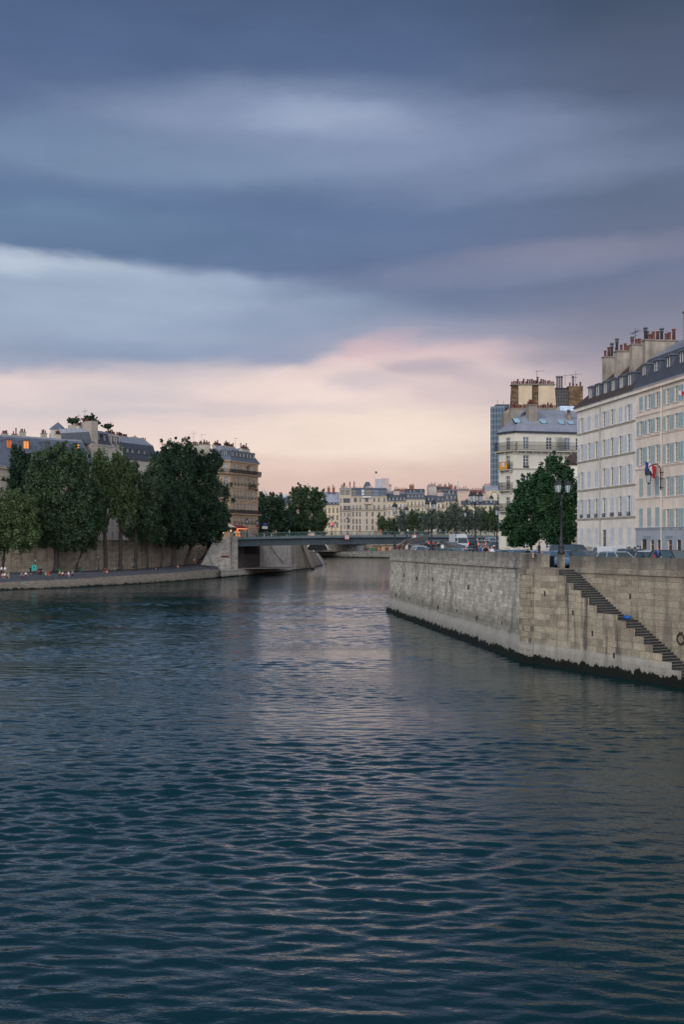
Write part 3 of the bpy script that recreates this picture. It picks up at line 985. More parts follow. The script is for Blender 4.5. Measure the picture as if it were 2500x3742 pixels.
# sheds and hoardings on the far lower quay
mb_w = plain('white_hoarding', S(190, 200, 205), 0.7)
for px0, px1, h, c_, lab, nm in ((1258, 1290, 3.0, S(178, 196, 204), 'pale blue and white hoarding panel on the far lower quay', 'hoarding'),
                                 (1291, 1330, 3.0, S(120, 128, 130), 'grey hoarding panel beside the white one on the far lower quay', 'hoarding'),
                                 (1362, 1392, 2.6, S(150, 112, 90), 'small brown kiosk with a door on the far lower quay', 'kiosk'),
                                 (1394, 1440, 2.8, S(176, 140, 112), 'orange-brown boarded shed with pale screens on the far lower quay', 'shed')):
    a, b = farpt(px0, 13.5, 3.6), farpt(px1, 13.5, 3.6)
    Lh = (b - a).length
    r = thing(nm, lab, nm, a, math.atan2(b.y - a.y, b.x - a.x))
    mb = MB()
    if nm == 'hoarding':
        mb.box(0, Lh, 0, 0.12, 0, h)
        for i in range(5):
            mb.box(Lh * i / 4 - 0.05, Lh * i / 4 + 0.05, -0.06, 0.0, 0, h + 0.1)
        mb.build('panel', plain('hoard' + str(px0), c_, 0.7, 0, 0.3, 0.5), r)
    else:
        mb.box(0, Lh, 0, 2.0, 0, h)
        mb.build('wall', plain('shedwall' + str(px0), c_, 0.8, 0, 0.3, 0.5), r)
        m2 = MB()
        m2.tbox(-0.2, Lh + 0.2, -0.3, 2.2, h, h + 0.3, 0.3, 0.3)
        m2.build('roof', m_iron, r)
        m2 = MB()
        m2.box(Lh * 0.3, Lh * 0.6, -0.06, 0, 0.1, h * 0.75)
        m2.build('door', plain('sheddoor', S(96, 74, 62), 0.7), r)
b = farpt(1365, 13.0, 3.6)
r = thing('skip_container', 'green rubbish container on the far lower quay', 'container', b)
mb = MB()
mb.tbox(-1.3, 1.3, -0.7, 0.7, 0.15, 1.5, -0.12, -0.1)
mb.build('body', plain('green_bin_paint', S(20, 110, 74), 0.5), r)
mb = MB()
mb.tbox(-1.4, 1.4, -0.8, 0.8, 1.5, 1.75, 0.2, 0.3)
mb.build('lid', plain('green_lid', S(16, 84, 58), 0.5), r)

# ---- bridge
BL, BR = at(860, 1974, 312), at(1890, 1974, 330)
bx = (BR - BL)
bx.z = 0
BLEN = bx.length
bu = bx.normalized()
bang = math.atan2(bu.y, bu.x)
ZB = [(0.0, 10.46), (0.12, 10.68), (0.25, 10.9), (0.4, 11.05), (0.55, 11.1), (0.7, 11.08), (0.85, 11.0), (1.0, 10.9)]
def zb(f):
    for (a, z0), (b, z1) in zip(ZB, ZB[1:]):
        if a <= f <= b:
            return z0 + (z1 - z0) * (f - a) / (b - a)
    return 10.5
bridge = thing('footbridge', 'grey steel girder bridge with green railings crossing the river', 'bridge', (BL.x, BL.y, 0), bang)
NB = 48
BW = 15.0
def bsec(mb, y0, y1, dz0, dz1, x0=0.0, x1=1.0):
    for i in range(NB):
        a, b = i / NB, (i + 1) / NB
        if a < x0 - 1e-6 or b > x1 + 1e-6:
            continue
        xa, xb = a * BLEN, b * BLEN
        za, zb_ = zb(a), zb(b)
        q = [(xa, y0, za + dz0), (xb, y0, zb_ + dz0), (xb, y1, zb_ + dz0), (xa, y1, za + dz0),
             (xa, y0, za + dz1), (xb, y0, zb_ + dz1), (xb, y1, zb_ + dz1), (xa, y1, za + dz1)]
        mb.face([q[0], q[1], q[5], q[4]]); mb.face([q[3], q[2], q[1], q[0]]); mb.face([q[4], q[5], q[6], q[7]]); mb.face([q[2], q[3], q[7], q[6]])
        if i == 0: mb.face([q[0], q[4], q[7], q[3]])
        if i == NB - 1: mb.face([q[1], q[2], q[6], q[5]])
mb = MB(); bsec(mb, 0.0, BW, -0.62, 0.0); mb.build('deck', m_steel, bridge)
for y0, y1, z0 in ((0.9, 1.3, -2.5), (4.8, 5.1, -2.2), (9.8, 10.1, -2.2), (BW - 1.3, BW - 0.9, -2.5)):
    mb = MB(); bsec(mb, y0, y1, z0, -0.63); mb.build('girder', m_steeld, bridge)
for y, nm in ((0.15, 'railing'), (BW - 0.15, 'railing')):
    mb = MB()
    n = int(BLEN / 0.5)
    for i in range(n + 1):
        f = i / n
        x = f * BLEN
        z = zb(f)
        big_ = i % 5 == 0
        r_ = 0.05 if big_ else 0.028
        mb.box(x - r_, x + r_, y - r_, y + r_, z, z + (1.15 if big_ else 1.05))
        if i < n:
            x2, z2 = (i + 1) / n * BLEN, zb((i + 1) / n)
            for h0, h1 in ((1.06, 1.14), (0.12, 0.17)):
                mb.hexa([(x, y - 0.04, z + h0), (x2, y - 0.04, z2 + h0), (x2, y + 0.04, z2 + h0), (x, y + 0.04, z + h0),
                         (x, y - 0.04, z + h1), (x2, y - 0.04, z2 + h1), (x2, y + 0.04, z2 + h1), (x, y + 0.04, z + h1)])
    mb.build(nm, m_rail, bridge)
# navigation boards hung on the fascia
m_wht = plain('sign_white', S(214, 210, 206), 0.6, 0, 0.05)
m_red = plain('sign_red', S(178, 44, 50), 0.6, 0, 0.05)
m_blk = plain('sign_black', S(16, 16, 18), 0.6, 0, 0.05)
def board(px, py, wpx, hpx, mark, lab):
    r = (px - CX) / F
    s = (r * BL.y - BL.x) / (bu.x - r * bu.y)
    f = s / BLEN
    Yb = BL.y + bu.y * s
    wd, hg = wpx * Yb / F, hpx * Yb / F
    o = thing('navigation_sign', lab, 'sign', (BL.x + bu.x * s, Yb - 0.16, zat(py, Yb)), bang)
    m = MB(); m.box(-wd / 2, wd / 2, -0.02, 0.06, -hg / 2, hg / 2); m.build('border', m_red, o)
    b = 0.17
    m = MB(); m.box(-wd / 2 + b, wd / 2 - b, -0.04, -0.0205, -hg / 2 + b, hg / 2 - b); m.build('face', m_wht, o)
    m = MB()
    if mark == 'bar':
        m.box(-0.10, 0.10, -0.06, -0.041, -0.42, 0.42)
    else:
        seg = [(-0.22, 0.62), (-0.2, 0.2), (0.18, -0.3), (0.2, -0.72)]
        for (xa, za), (xb, zb_) in zip(seg, seg[1:]):
            e = Vector((xb - xa, 0, zb_ - za)).normalized() * 0.02
            nn = Vector((e.z, 0, -e.x)).normalized() * 0.075
            c0, c1 = Vector((xa, 0, za)) - e, Vector((xb, 0, zb_)) + e
            m.prism([c0 - nn + Vector((0, -0.041, 0)), c1 - nn + Vector((0, -0.041, 0)), c1 + nn + Vector((0, -0.041, 0)), c0 + nn + Vector((0, -0.041, 0))], (0, -0.02, 0))
        m.prism([(-0.42, -0.043, 0.5), (-0.22, -0.043, 0.85), (0.02, -0.043, 0.5)], (0, -0.02, 0))
    m.build('symbol', m_blk, o)
board(1268, 1963, 17, 17, 'bar', 'square white sign with red border and one black bar on the bridge')
board(1514, 1966, 18, 25, 'arrow', 'tall white sign with red border and black bent arrow on the bridge')
# ------------------------------------------------------------------ buildings
m_terra = plain('terracotta', S(108, 64, 54), 0.85, 0, 0.35, 4.0, 0.1)
m_zinc = plain('zinc_roof', S(142, 145, 155), 0.5, 0.2, 0.18, 0.8, 0.05)
m_slate = plain('slate_roof', S(70, 75, 84), 0.6, 0, 0.3, 1.2, 0.2)
m_slate2 = plain('blue_slate', S(90, 96, 108), 0.6, 0, 0.25, 0.9, 0.2)
m_tile = plain('brown_tile_roof', S(70, 56, 52), 0.85, 0, 0.35, 1.5, 0.3)
m_frame = plain('white_window_paint', S(206, 204, 200), 0.6, 0, 0.06, 2.0, 0)
m_shut = plain('white_shutter_paint', S(204, 209, 214), 0.6, 0, 0.10, 1.0, 0)
m_shutg = plain('grey_green_shutter_paint', S(164, 182, 182), 0.6, 0, 0.10, 1.0, 0)
g_dark = glassmat('window_glass', S(52, 54, 60))
g_curt = glassmat('curtained_glass', S(122, 114, 102), 0.12, 0.35)
g_blind = glassmat('tan_blind_glass', S(102, 90, 72), 0.2, 0.2)
g_blue = glassmat('blue_curtain_glass', S(86, 100, 116), 0.05, 0.4)
e_warm = emit('lit_window', (1.0, 0.36, 0.08), 0.42)
e_dim = emit('dim_lit_window', (0.9, 0.22, 0.07), 0.05)

TM = {}
def tmpl(key, fn):
    if key not in TM:
        TM[key] = fn()
    return TM[key]

def m_window(w, h, n, mat):
    def f():
        m = MB()
        a, y0, y1 = 0.07, 0.13, 0.2
        m.box(-w / 2, -w / 2 + a, y0, y1, 0, h); m.box(w / 2 - a, w / 2, y0, y1, 0, h)
        m.box(-w / 2 + a, w / 2 - a, y0, y1, 0, a); m.box(-w / 2 + a, w / 2 - a, y0, y1, h - a, h)
        m.box(-0.05, 0.05, y0 - 0.02, y1, a, h - a)
        for i in range(1, n):
            z = h * i / n
            m.box(-w / 2 + a, -0.05, y0 + 0.01, y1 - 0.01, z - 0.025, z + 0.025); m.box(0.05, w / 2 - a, y0 + 0.01, y1 - 0.01, z - 0.025, z + 0.025)
        m.box(-w / 2 - 0.08, w / 2 + 0.08, -0.10, 0.12, -0.09, -0.003)
        return m.mesh('window', mat)
    return tmpl(('win', round(w, 2), round(h, 2), n, mat.name), f)

def m_pane(w, h, mat):
    def f():
        m = MB(); m.box(-w / 2 + 0.03, w / 2 - 0.03, 0.165, 0.185, 0.03, h - 0.03)
        return m.mesh('pane', mat)
    return tmpl(('pane', round(w, 2), round(h, 2), mat.name), f)

def m_shutter(w, h, mat):
    def f():
        m = MB()
        a = 0.06
        m.box(0, a, -0.05, 0, 0, h); m.box(w - a, w, -0.05, 0, 0, h)
        for z in (0, h * 0.48, h - 0.1):
            m.box(a, w - a, -0.05, 0, z, z + 0.1)
        n = max(6, int(h / 0.11))
        for i in range(n):
            z = 0.1 + (h - 0.2) * i / n
            m.hexa([(a, -0.045, z), (w - a, -0.045, z), (w - a, -0.01, z + 0.05), (a, -0.01, z + 0.05),
                    (a, -0.045, z + 0.018), (w - a, -0.045, z + 0.018), (w - a, -0.01, z + 0.068), (a, -0.01, z + 0.068)])
        m.box(a, w - a, -0.006, -0.002, 0.1, h - 0.1)
        return m.mesh('shutter', mat)
    return tmpl(('shut', round(w, 2), round(h, 2), mat.name), f)

def m_rail(w, hgt=0.95, dep=0.0, slab=0.0, step=0.13):
    def f():
        m = MB()
        y = -dep - 0.03
        n = max(3, int(w / step))
        for i in range(n + 1):
            x = -w / 2 + w * i / n
            m.box(x - 0.013, x + 0.013, y - 0.013, y + 0.013, 0, hgt)
        for z in (0.06, hgt * 0.55, hgt):
            m.box(-w / 2, w / 2, y - 0.025, y + 0.025, z - 0.02, z + 0.02)
        if dep:
            for x in (-w / 2, w / 2):
                for z in (0.06, hgt * 0.55, hgt):
                    m.box(x - 0.02, x + 0.02, y, 0, z - 0.02, z + 0.02)
                k = int(dep / step)
                for i in range(k):
                    yy = y + dep * i / max(1, k)
                    m.box(x - 0.013, x + 0.013, yy - 0.013, yy + 0.013, 0, hgt)
        return m.mesh('railing', m_iron)
    return tmpl(('rail', round(w, 2), round(hgt, 2), round(dep, 2), step), f)

def placed(name, me, parent, M):
    o = obj(name, me, parent)
    o.matrix_local = M
    return o

def T(x, y, z):
    return Matrix.Translation((x, y, z))

RW = random.Random(3)
def add_window(root, M, x, z, w, h, o):
    n = o.get('n', 3)
    fm = o.get('frame', m_frame)
    wn = placed('window', m_window(w, h, n, fm), root, M @ T(x, 0, z))
    g = o.get('glass') or RW.choice([g_dark, g_dark, g_dark, g_curt])
    if isinstance(g, list):
        g = RW.choice(g)
    obj('pane', m_pane(w, h, g), wn)
    s = o.get('sh')
    if s:
        sm = o.get('smat', m_shut)
        me = m_shutter(w / 2, h, sm)
        if s == 'O':
            obj('shutter', me, wn, (-w - 0.01, -0.02, 0)); obj('shutter', me, wn, (w / 2 + 0.01, -0.02, 0))
        elif s == 'H':
            obj('shutter', me, wn, (w / 2 + 0.01, -0.02, 0)); obj('shutter', me, wn, (-w / 2 + 0.005, 0.07, 0))
        elif s == 'C':
            obj('shutter', me, wn, (-w / 2 + 0.003, 0.05, 0)); obj('shutter', me, wn, (0.003, 0.05, 0))
    if o.get('rail'):
        obj('railing', m_rail(w, o['rail'], o.get('rd', 0.0), 0, 0.18), wn, (0, 0, 0.02))
    return wn

def wall_mesh(L, h, holes, mat, rev=0.22, name='wall', back=True):
    m = MB()
    xs = sorted({0.0, L} | {v for q in holes for v in (q[0], q[1])})
    zs = sorted({0.0, h} | {v for q in holes for v in (q[2], q[3])})
    for x0, x1 in zip(xs, xs[1:]):
        for z0, z1 in zip(zs, zs[1:]):
            cx, cz = (x0 + x1) / 2, (z0 + z1) / 2
            if x1 - x0 < 1e-5 or z1 - z0 < 1e-5 or any(q[0] < cx < q[1] and q[2] < cz < q[3] for q in holes):
                continue
            m.face([(x0, 0, z0), (x1, 0, z0), (x1, 0, z1), (x0, 0, z1)])
    for a, b, c, d in holes:
        m.face([(a, 0, c), (a, 0, d), (a, rev, d), (a, rev, c)][::-1]); m.face([(b, 0, d), (b, 0, c), (b, rev, c), (b, rev, d)][::-1])
        m.face([(a, 0, c), (a, rev, c), (b, rev, c), (b, 0, c)][::-1]); m.face([(a, 0, d), (b, 0, d), (b, rev, d), (a, rev, d)][::-1])
        if back:
            m.face([(a, rev, c), (b, rev, c), (b, rev, d), (a, rev, d)])
    return m.mesh(name, mat)

def face(root, p0, p1, zb, zt, rows, mat):
    """one facade from p0 to p1 (local), world heights zb..zt, with its windows as parts"""
    rz = root.location.z
    d = Vector((p1[0] - p0[0], p1[1] - p0[1]))
    L = d.length
    M = T(p0[0], p0[1], 0) @ Matrix.Rotation(math.atan2(d.y, d.x), 4, 'Z')
    holes, wl = [], []
    for r in rows:
        xs = r['xs']
        for i, x in enumerate(xs):
            w = r['w'][i] if isinstance(r['w'], (list, tuple)) else r['w']
            if x - w / 2 < 0.03 or x + w / 2 > L - 0.03:
                continue
            holes.append((x - w / 2, x + w / 2, r['z0'] - zb, r['z1'] - zb))
            wl.append((r, i, x, w))
    placed('wall', wall_mesh(L, zt - zb, holes, mat), root, M @ T(0, 0, zb - rz))
    for r, i, x, w in wl:
        o = dict(r)
        if 'pat' in r:
            o['sh'] = r['pat'][i % len(r['pat'])]
        if o.get('door'):
            def f():
                m = MB()
                hd = r['z1'] - r['z0']
                m.box(-w / 2, w / 2, 0.14, 0.2, 0, hd * 0.8); m.box(-w / 2, w / 2, 0.15, 0.2, hd * 0.8 + 0.05, hd)
                m.box(-0.02, 0.02, 0.12, 0.14, 0, hd * 0.8)
                for sx in (-1, 1):
                    for zz in (0.15, 0.45):
                        m.box(sx * w * 0.25 - w * 0.17, sx * w * 0.25 + w * 0.17, 0.12, 0.141, hd * zz, hd * (zz + 0.25))
                return m.mesh('door', o['door'])
            placed('door', f(), root, M @ T(x, 0, r['z0'] - rz))
        else:
            add_window(root, M, x, r['z0'] - rz, w, r['z1'] - r['z0'], o)
    return M

def inset(pts, ds):
    n = len(pts)
    ln = []
    for i in range(n):
        a, b = Vector(pts[i]), Vector(pts[(i + 1) % n])
        u = (b - a).normalized()
        nr = Vector((-u.y, u.x))
        ln.append((a + nr * ds[i], u))
    out = []
    for i in range(n):
        (p, u), (q, v) = ln[i - 1], ln[i]
        den = u.x * v.y - u.y * v.x
        if abs(den) < 1e-6:
            out.append((q.x, q.y))
            continue
        t_ = ((q.x - p.x) * v.y - (q.y - p.y) * v.x) / den
        out.append((p.x + u.x * t_, p.y + u.y * t_))
    return out

def roof(root, pts, rings, mats, name='roof'):
    """stacked rings: (z, per-edge inset list, material of the slope below); the last ring is capped"""
    rz = root.location.z
    m = MB()
    R_ = [[(p[0], p[1], z - rz) for p in inset(pts, ds)] for z, ds, _ in rings]
    n = len(pts)
    for (a, b, r) in zip(R_, R_[1:], rings[1:]):
        for i in range(n):
            j = (i + 1) % n
            m.face([a[i], a[j], b[j], b[i]], r[2])
    m.face(R_[-1], rings[-1][2])
    m.face(R_[0][::-1], rings[0][2])
    return m.build(name, mats, root)

def slab_band(root, p0, p1, z, h, out, mat, name, ext=0.0):
    rz = root.location.z
    d = Vector((p1[0] - p0[0], p1[1] - p0[1]))
    L = d.length
    m = MB()
    m.box(-ext, L + ext, -out, -0.003, 0, h)
    m.tbox(-ext, L + ext, -out - 0.06, -0.003, h + 0.001, h + 0.07, 0, 0)
    o = m.build(name, mat, root)
    o.matrix_local = T(p0[0], p0[1], z - rz) @ Matrix.Rotation(math.atan2(d.y, d.x), 4, 'Z')
    return o

POT = None
def pot_mesh(k=0):
    def f():
        m = MB()
        if k == 0:
            m.lathe([(0.16, 0), (0.14, 0.1), (0.12, 0.55), (0.15, 0.6), (0.15, 0.68), (0.1, 0.68), (0.09, 0.4)], n=8)
        elif k == 1:
            m.lathe([(0.15, 0), (0.13, 0.8), (0.17, 0.86), (0.17, 0.95), (0.1, 0.95)], n=8)
        else:
            m.lathe([(0.13, 0), (0.13, 0.9), (0.2, 0.95), (0.2, 1.0), (0.1, 1.05), (0.1, 1.15), (0.22, 1.2), (0.18, 1.35), (0.02, 1.4)], n=8)
        return m.mesh('chimney_pot', m_terra if k < 2 else plain('grey_cowl', S(92, 92, 96), 0.6, 0.3), True)
    return tmpl(('pot', k), f)

RC = random.Random(11)
def chimney(root, M, x0, x1, y0, y1, z0, z1, n, mat, axis='x', cowl=0.0, ps=1.0):
    """chimney stack with its cap and pots; M places the facade frame"""
    rz = root.location.z
    m = MB()
    m.box(x0, x1, y0, y1, z0 - rz, z1 - rz)
    m.box(x0 - 0.1, x1 + 0.1, y0 - 0.1, y1 + 0.1, z1 - rz + 0.001, z1 - rz + 0.14, 1)
    c = m.build('chimney', [mat, m_capst], root)
    c.matrix_local = M
    for i in range(n):
        f = (i + 0.5) / n
        k = 2 if RC.random() < cowl else (1 if RC.random() < 0.35 else 0)
        p = ((x0 + (x1 - x0) * f), (y0 + y1) / 2) if axis == 'x' else ((x0 + x1) / 2, y0 + (y1 - y0) * f)
        o = obj('chimney_pot', pot_mesh(k), c, (p[0] + RC.uniform(-.04, .04), p[1] + RC.uniform(-.06, .06), z1 - rz + 0.13))
        s_ = ps * RC.uniform(0.65, 1.05)
        o.scale = (ps, ps, s_)
    return c
m_capst = plain('chimney_cap', S(140, 128, 116), 0.9)

def dormer(root, M, x, y, z, w, h, dep, mat, glass, pitched=True, frame=m_frame, rail=False):
    """roof dormer: cheeks, little roof and frame in one mesh, the pane its sub-part"""
    def f():
        m = MB()
        a = 0.12
        m.box(-w / 2, -w / 2 + a, 0, dep, 0, h, 0); m.box(w / 2 - a, w / 2, 0, dep, 0, h, 0)
        m.box(-w / 2 + a, w / 2 - a, 0.0, dep, -0.3, 0, 0)
        if pitched:
            e = w / 2 + 0.15
            m.prism([(-e, -0.12, h), (e, -0.12, h), (e, -0.12, h + 0.1), (0, -0.12, h + 0.1 + w * 0.28), (-e, -0.12, h + 0.1)], (0, dep + 0.3, 0), 0)
        else:
            m.tbox(-w / 2 - 0.12, w / 2 + 0.12, -0.15, dep + 0.2, h, h + 0.16, 0.05, 0.05, 0)
        b, wi = 0.07, w / 2 - a
        m.box(-wi, -wi + b, 0.05, 0.12, 0, h, 1); m.box(wi - b, wi, 0.05, 0.12, 0, h, 1)
        m.box(-wi + b, wi - b, 0.05, 0.12, 0, b, 1); m.box(-wi + b, wi - b, 0.05, 0.12, h - b, h, 1)
        m.box(-0.045, 0.045, 0.05, 0.12, b, h - b, 1)
        if rail:
            for i in range(9):
                xx = -wi + 2 * wi * i / 8
                m.box(xx - 0.012, xx + 0.012, -0.03, -0.01, 0.0, 0.85, 2)
            m.box(-wi, wi, -0.035, 0, 0.83, 0.88, 2)
        return m.mesh('dormer', [mat, frame, m_iron])
    d = placed('dormer', tmpl(('dorm', w, h, dep, mat.name, pitched, frame.name, rail), f), root, M @ T(x, y, z - root.location.z))
    def g():
        m = MB(); m.box(-w / 2 + 0.13, w / 2 - 0.13, 0.13, 0.16, 0.01, h - 0.01)
        return m.mesh('pane', glass)
    obj('pane', tmpl(('dpane', w, h, glass.name), g), d)
    return d

def balcony(root, M, x0, x1, z, dep, mat, hgt=1.0, corbel=True, step=0.13):
    rz = root.location.z
    L = x1 - x0
    m = MB()
    m.box(0, L, -dep - 0.05, -0.003, -0.16, 0)
    if corbel:
        n = max(2, int(L / 1.2))
        for i in range(n):
            xx = 0.2 + (L - 0.4) * i / (n - 1)
            m.tbox(xx - 0.08, xx + 0.08, -dep * 0.8, -0.003, -0.45, -0.161, 0, 0)
    b = placed('balcony', m.mesh('balcony', mat), root, M @ T(x0, 0, z - rz))
    obj('railing', m_rail(L - 0.1, hgt, dep, 0, step), b, (L / 2, 0, 0.0))
    return b

def antenna(root, M, x, y, z, h, k=0):
    m = MB()
    m.tube([(0, 0, 0), (0, 0, h)], 0.03, 5)
    if k == 0:
        m.tube([(-0.3, 0, h * 0.92), (1.4, 0.2, h * 0.98)], 0.025, 5)
        for i in range(5):
            xx = -0.2 + 0.36 * i
            m.tube([(xx, -0.35, h * 0.93 + 0.02 * i), (xx, 0.35, h * 0.93 + 0.02 * i)], 0.016, 4)
    else:
        m.tube([(-1.0, 0.1, h * 0.75), (1.1, -0.1, h * 0.8)], 0.02, 5)
        m.tube([(-0.4, 0, h * 0.55), (0.4, 0.0, h * 0.56)], 0.02, 5)
        for i in range(6):
            xx = -0.9 + 0.36 * i
            m.tube([(xx, -0.3, h * 0.77), (xx, 0.3, h * 0.77)], 0.014, 4)
    placed('antenna', m.mesh('antenna', m_iron), root, M @ T(x, y, z - root.location.z))

def foot(P0, P1, depth):
    d = Vector((P1[0] - P0[0], P1[1] - P0[1])).normalized()
    n = Vector((-d.y, d.x)) * depth
    return [(0, 0), (P1[0] - P0[0], P1[1] - P0[1]), (P1[0] - P0[0] + n.x, P1[1] - P0[1] + n.y), (n.x, n.y)]

def s_on(P0, P1, px):
    r = (px - CX) / F
    d = Vector((P1[0] - P0[0], P1[1] - P0[1])).normalized()
    return (r * P0[1] - P0[0]) / (d.x - r * d.y)

def vm(P0, P1):
    return Matrix.Rotation(math.atan2(P1[1] - P0[1], P1[0] - P0[0]), 4, 'Z')

# ---------------- right bank, the shuttered house
YS = 117.7
S0, S1 = (xat(2112, 134.3), 134.3), (xat(2326, YS), YS)
Lh = math.hypot(S1[0] - S0[0], S1[1] - S0[1])
zz_ = lambda y: zat(1180 + y / 2.609, YS)
w_pl = plain('cream_render', S(226, 218, 205), 0.9, 0, 0.17, 0.6, 0.06)
w_trim = plain('stone_trim', S(176, 168, 154), 0.9, 0, 0.15, 1.0, 0.05)
root = thing('apartment_house', 'cream house with white louvred shutters and six grey dormers on the right bank', 'house', (S0[0], S0[1], ZST))
fp = foot(S0, S1, 10.0)
cols = [1.39 + 2.27 * i for i in range(7)]
R1rows = []
for za, zb_, pat in ((758, 915, 'OCCOOCO'), (1045, 1222, 'OOOOOOO'), (1340, 1525, 'OCCOOOO'), (1640, 1838, 'OOOOCOO')):
    R1rows.append(dict(z0=zz_(zb_), z1=zz_(za), xs=cols, w=1.04, pat=pat, glass=[g_blind, g_blind, g_curt], rail=0.42 if za > 1600 else 0, n=4))
R1rows.append(dict(z0=zz_(2128), z1=zz_(1945), xs=cols[:3] + cols[4:], w=1.0, pat='C', glass=g_dark, n=4))
R1rows.append(dict(z0=ZST + 0.02, z1=zz_(1965), xs=[cols[3]], w=1.15, door=plain('grey_blue_door', S(92, 102, 116), 0.5)))
M1 = face(root, fp[0], fp[1], ZST, zz_(655), R1rows, w_pl)
for i in (1, 2, 3):
    face(root, fp[i], fp[(i + 1) % 4], ZST, zz_(655), [], w_pl)
for y in (930, 1232, 1540, 1850):
    slab_band(root, fp[0], fp[1], zz_(y) - 0.1, 0.12, 0.08, w_trim, 'string_course')
slab_band(root, fp[0], fp[1], ZST, zz_(2150) - ZST, 0.06, w_trim, 'plinth')
slab_band(root, fp[0], fp[1], zz_(680), 0.34, 0.32, w_pl, 'cornice', 0.2)
zE = zz_(645)
roof(root, fp, [(zE, [-0.45, -0.1, -0.3, -0.3], 1), (zE + 0.12, [-0.45, -0.1, -0.3, -0.3], 1), (30.0, [4.9, 0, 4.9, 1.8], 0), (30.02, [4.95, 0, 4.95, 1.9], 0)], [m_tile, m_slate])
for i in range(6):
    dormer(root, M1, 3.2 + 2.24 * i, 0.35, zE + 0.25, 1.3, 1.85, 2.4, m_slate2, g_curt, False)
cw = plain('chimney_render', S(164, 152, 138), 0.92, 0, 0.45, 0.6, 0.1)
for x, d0, d1, zt, n in ((0.45, 3.0, 5.2, 31.0, 5), (4.6, 2.8, 5.0, 31.0, 5), (9.6, 2.5, 5.0, 30.9, 6), (15.75, 1.3, 4.8, 30.3, 8)):
    chimney(root, M1, x - 0.4, x + 0.4, d0, d1, 26.4, zt, n, cw, 'y', 0.2, 1.25)
m = MB()
m.tube([(0, -0.1, 0), (0, -0.1, zz_(700) - ZST)], 0.06, 6)
placed('drainpipe', m.mesh('drainpipe', w_trim), root, M1 @ T(7.15, 0, 0))
antenna(root, M1, 9.6, 3.0, 30.9, 1.9, 1)
# quoins down the seam and the left corner
m = MB()
for i in range(26):
    z = 0.4 + i * 0.65
    k = 0.42 if i % 2 else 0.28
    m.box(Lh - k, Lh - 0.02, -0.04, -0.003, z, z + 0.5)
    m.box(0.02, k, -0.04, -0.003, z, z + 0.5)
placed('quoins', m.mesh('quoins', w_pl), root, M1)

# ---------------- the second house at the right edge
d1_ = Vector((S1[0] - S0[0], S1[1] - S0[1])).normalized()
S2 = (S1[0] + d1_.x * 24.0, S1[1] + d1_.y * 24.0)
w_pl2 = plain('warm_render', S(226, 210, 194), 0.9, 0, 0.17, 0.5, 0.06)
w_base = plain('grey_blue_base', S(160, 168, 176), 0.85, 0, 0.12, 0.6, 0.05)
root2 = thing('apartment_house', 'pale house with grey-green shutters and blue-grey ground floor at the right edge', 'house', (S1[0], S1[1], ZST))
fp2 = foot(S1, S2, 10.0)
z2 = lambda y: zat(1180 + y / 2.609, 114.4)
colL = [1.25, 3.2, 5.1]
colR = [7.5, 9.4, 11.35, 13.3, 15.9, 17.8, 19.7, 21.6]
rows = []
for za, zb_, patL in ((680, 818, 'COO'), (920, 1052, 'OOO'), (1175, 1342, 'OOO'), (1472, 1655, 'CCC'), (1762, 1950, 'CCC')):
    rows.append(dict(z0=z2(zb_), z1=z2(za), xs=colL, w=0.92, pat=patL, smat=m_shutg, glass=g_blind, n=4))
for za, zb_ in ((676, 818), (925, 1060), (1185, 1360), (1490, 1670), (1785, 1965)):
    rows.append(dict(z0=z2(zb_), z1=z2(za), xs=colR, w=0.92, pat='O', smat=m_shutg, glass=[g_blind, g_curt], n=4))
dd = plain('dark_red_door', S(86, 58, 58), 0.6)
rows.append(dict(z0=ZST + 0.9, z1=z2(2062), xs=[2.0], w=1.3, glass=g_dark, frame=m_iron, n=3))
rows.append(dict(z0=ZST + 0.02, z1=z2(2070), xs=[3.95, 8.0], w=0.95, door=dd))
rows.append(dict(z0=ZST + 0.5, z1=z2(2068), xs=[5.55, 9.9, 11.8, 14.0, 17.0], w=0.95, glass=g_dark, frame=m_iron))
M2 = face(root2, fp2[0], fp2[1], ZST, z2(612), rows, w_pl2)
for i in (1, 2, 3):
    face(root2, fp2[i], fp2[(i + 1) % 4], ZST, z2(612), [], w_pl2)
# blue-grey ground floor facing, cut round the openings
holes = [(r['xs'][i] - r['w'] / 2, r['xs'][i] + r['w'] / 2, r['z0'] - ZST, r['z1'] - ZST) for r in rows[-3:] for i in range(len(r['xs']))]
b = wall_mesh(24.0, z2(1968) - ZST, holes, w_base, 0.03, 'ground_floor_facing', False)
placed('ground_floor_facing', b, root2, M2 @ T(0, -0.035, 0))
slab_band(root2, fp2[0], fp2[1], z2(1968), 0.12, 0.12, w_base, 'string_course')
for y in (865, 1075, 1378, 1665):
    slab_band(root2, fp2[0], fp2[1], z2(y) - 0.14, 0.09, 0.05, w_pl2, 'string_course')
slab_band(root2, fp2[0], fp2[1], z2(640), 0.3, 0.3, w_pl2, 'cornice')
for x in (2.9, 8.0, 15.0):
    m = MB(); m.box(-0.8, 0.8, -0.2, -0.04, 0, 0.1); m.box(-0.7, 0.7, -0.12, -0.04, -0.15, -0.001)
    placed('door_hood', m.mesh('door_hood', w_base), root2, M2 @ T(x, 0, z2(2035) - ZST))
m = MB()
m.tube([(0, -0.12, 0), (0, -0.12, z2(640) - ZST)], 0.07, 6)
placed('drainpipe', m.mesh('drainpipe', w_pl2), root2, M2 @ T(6.3, 0, 0))
zE2 = z2(606)
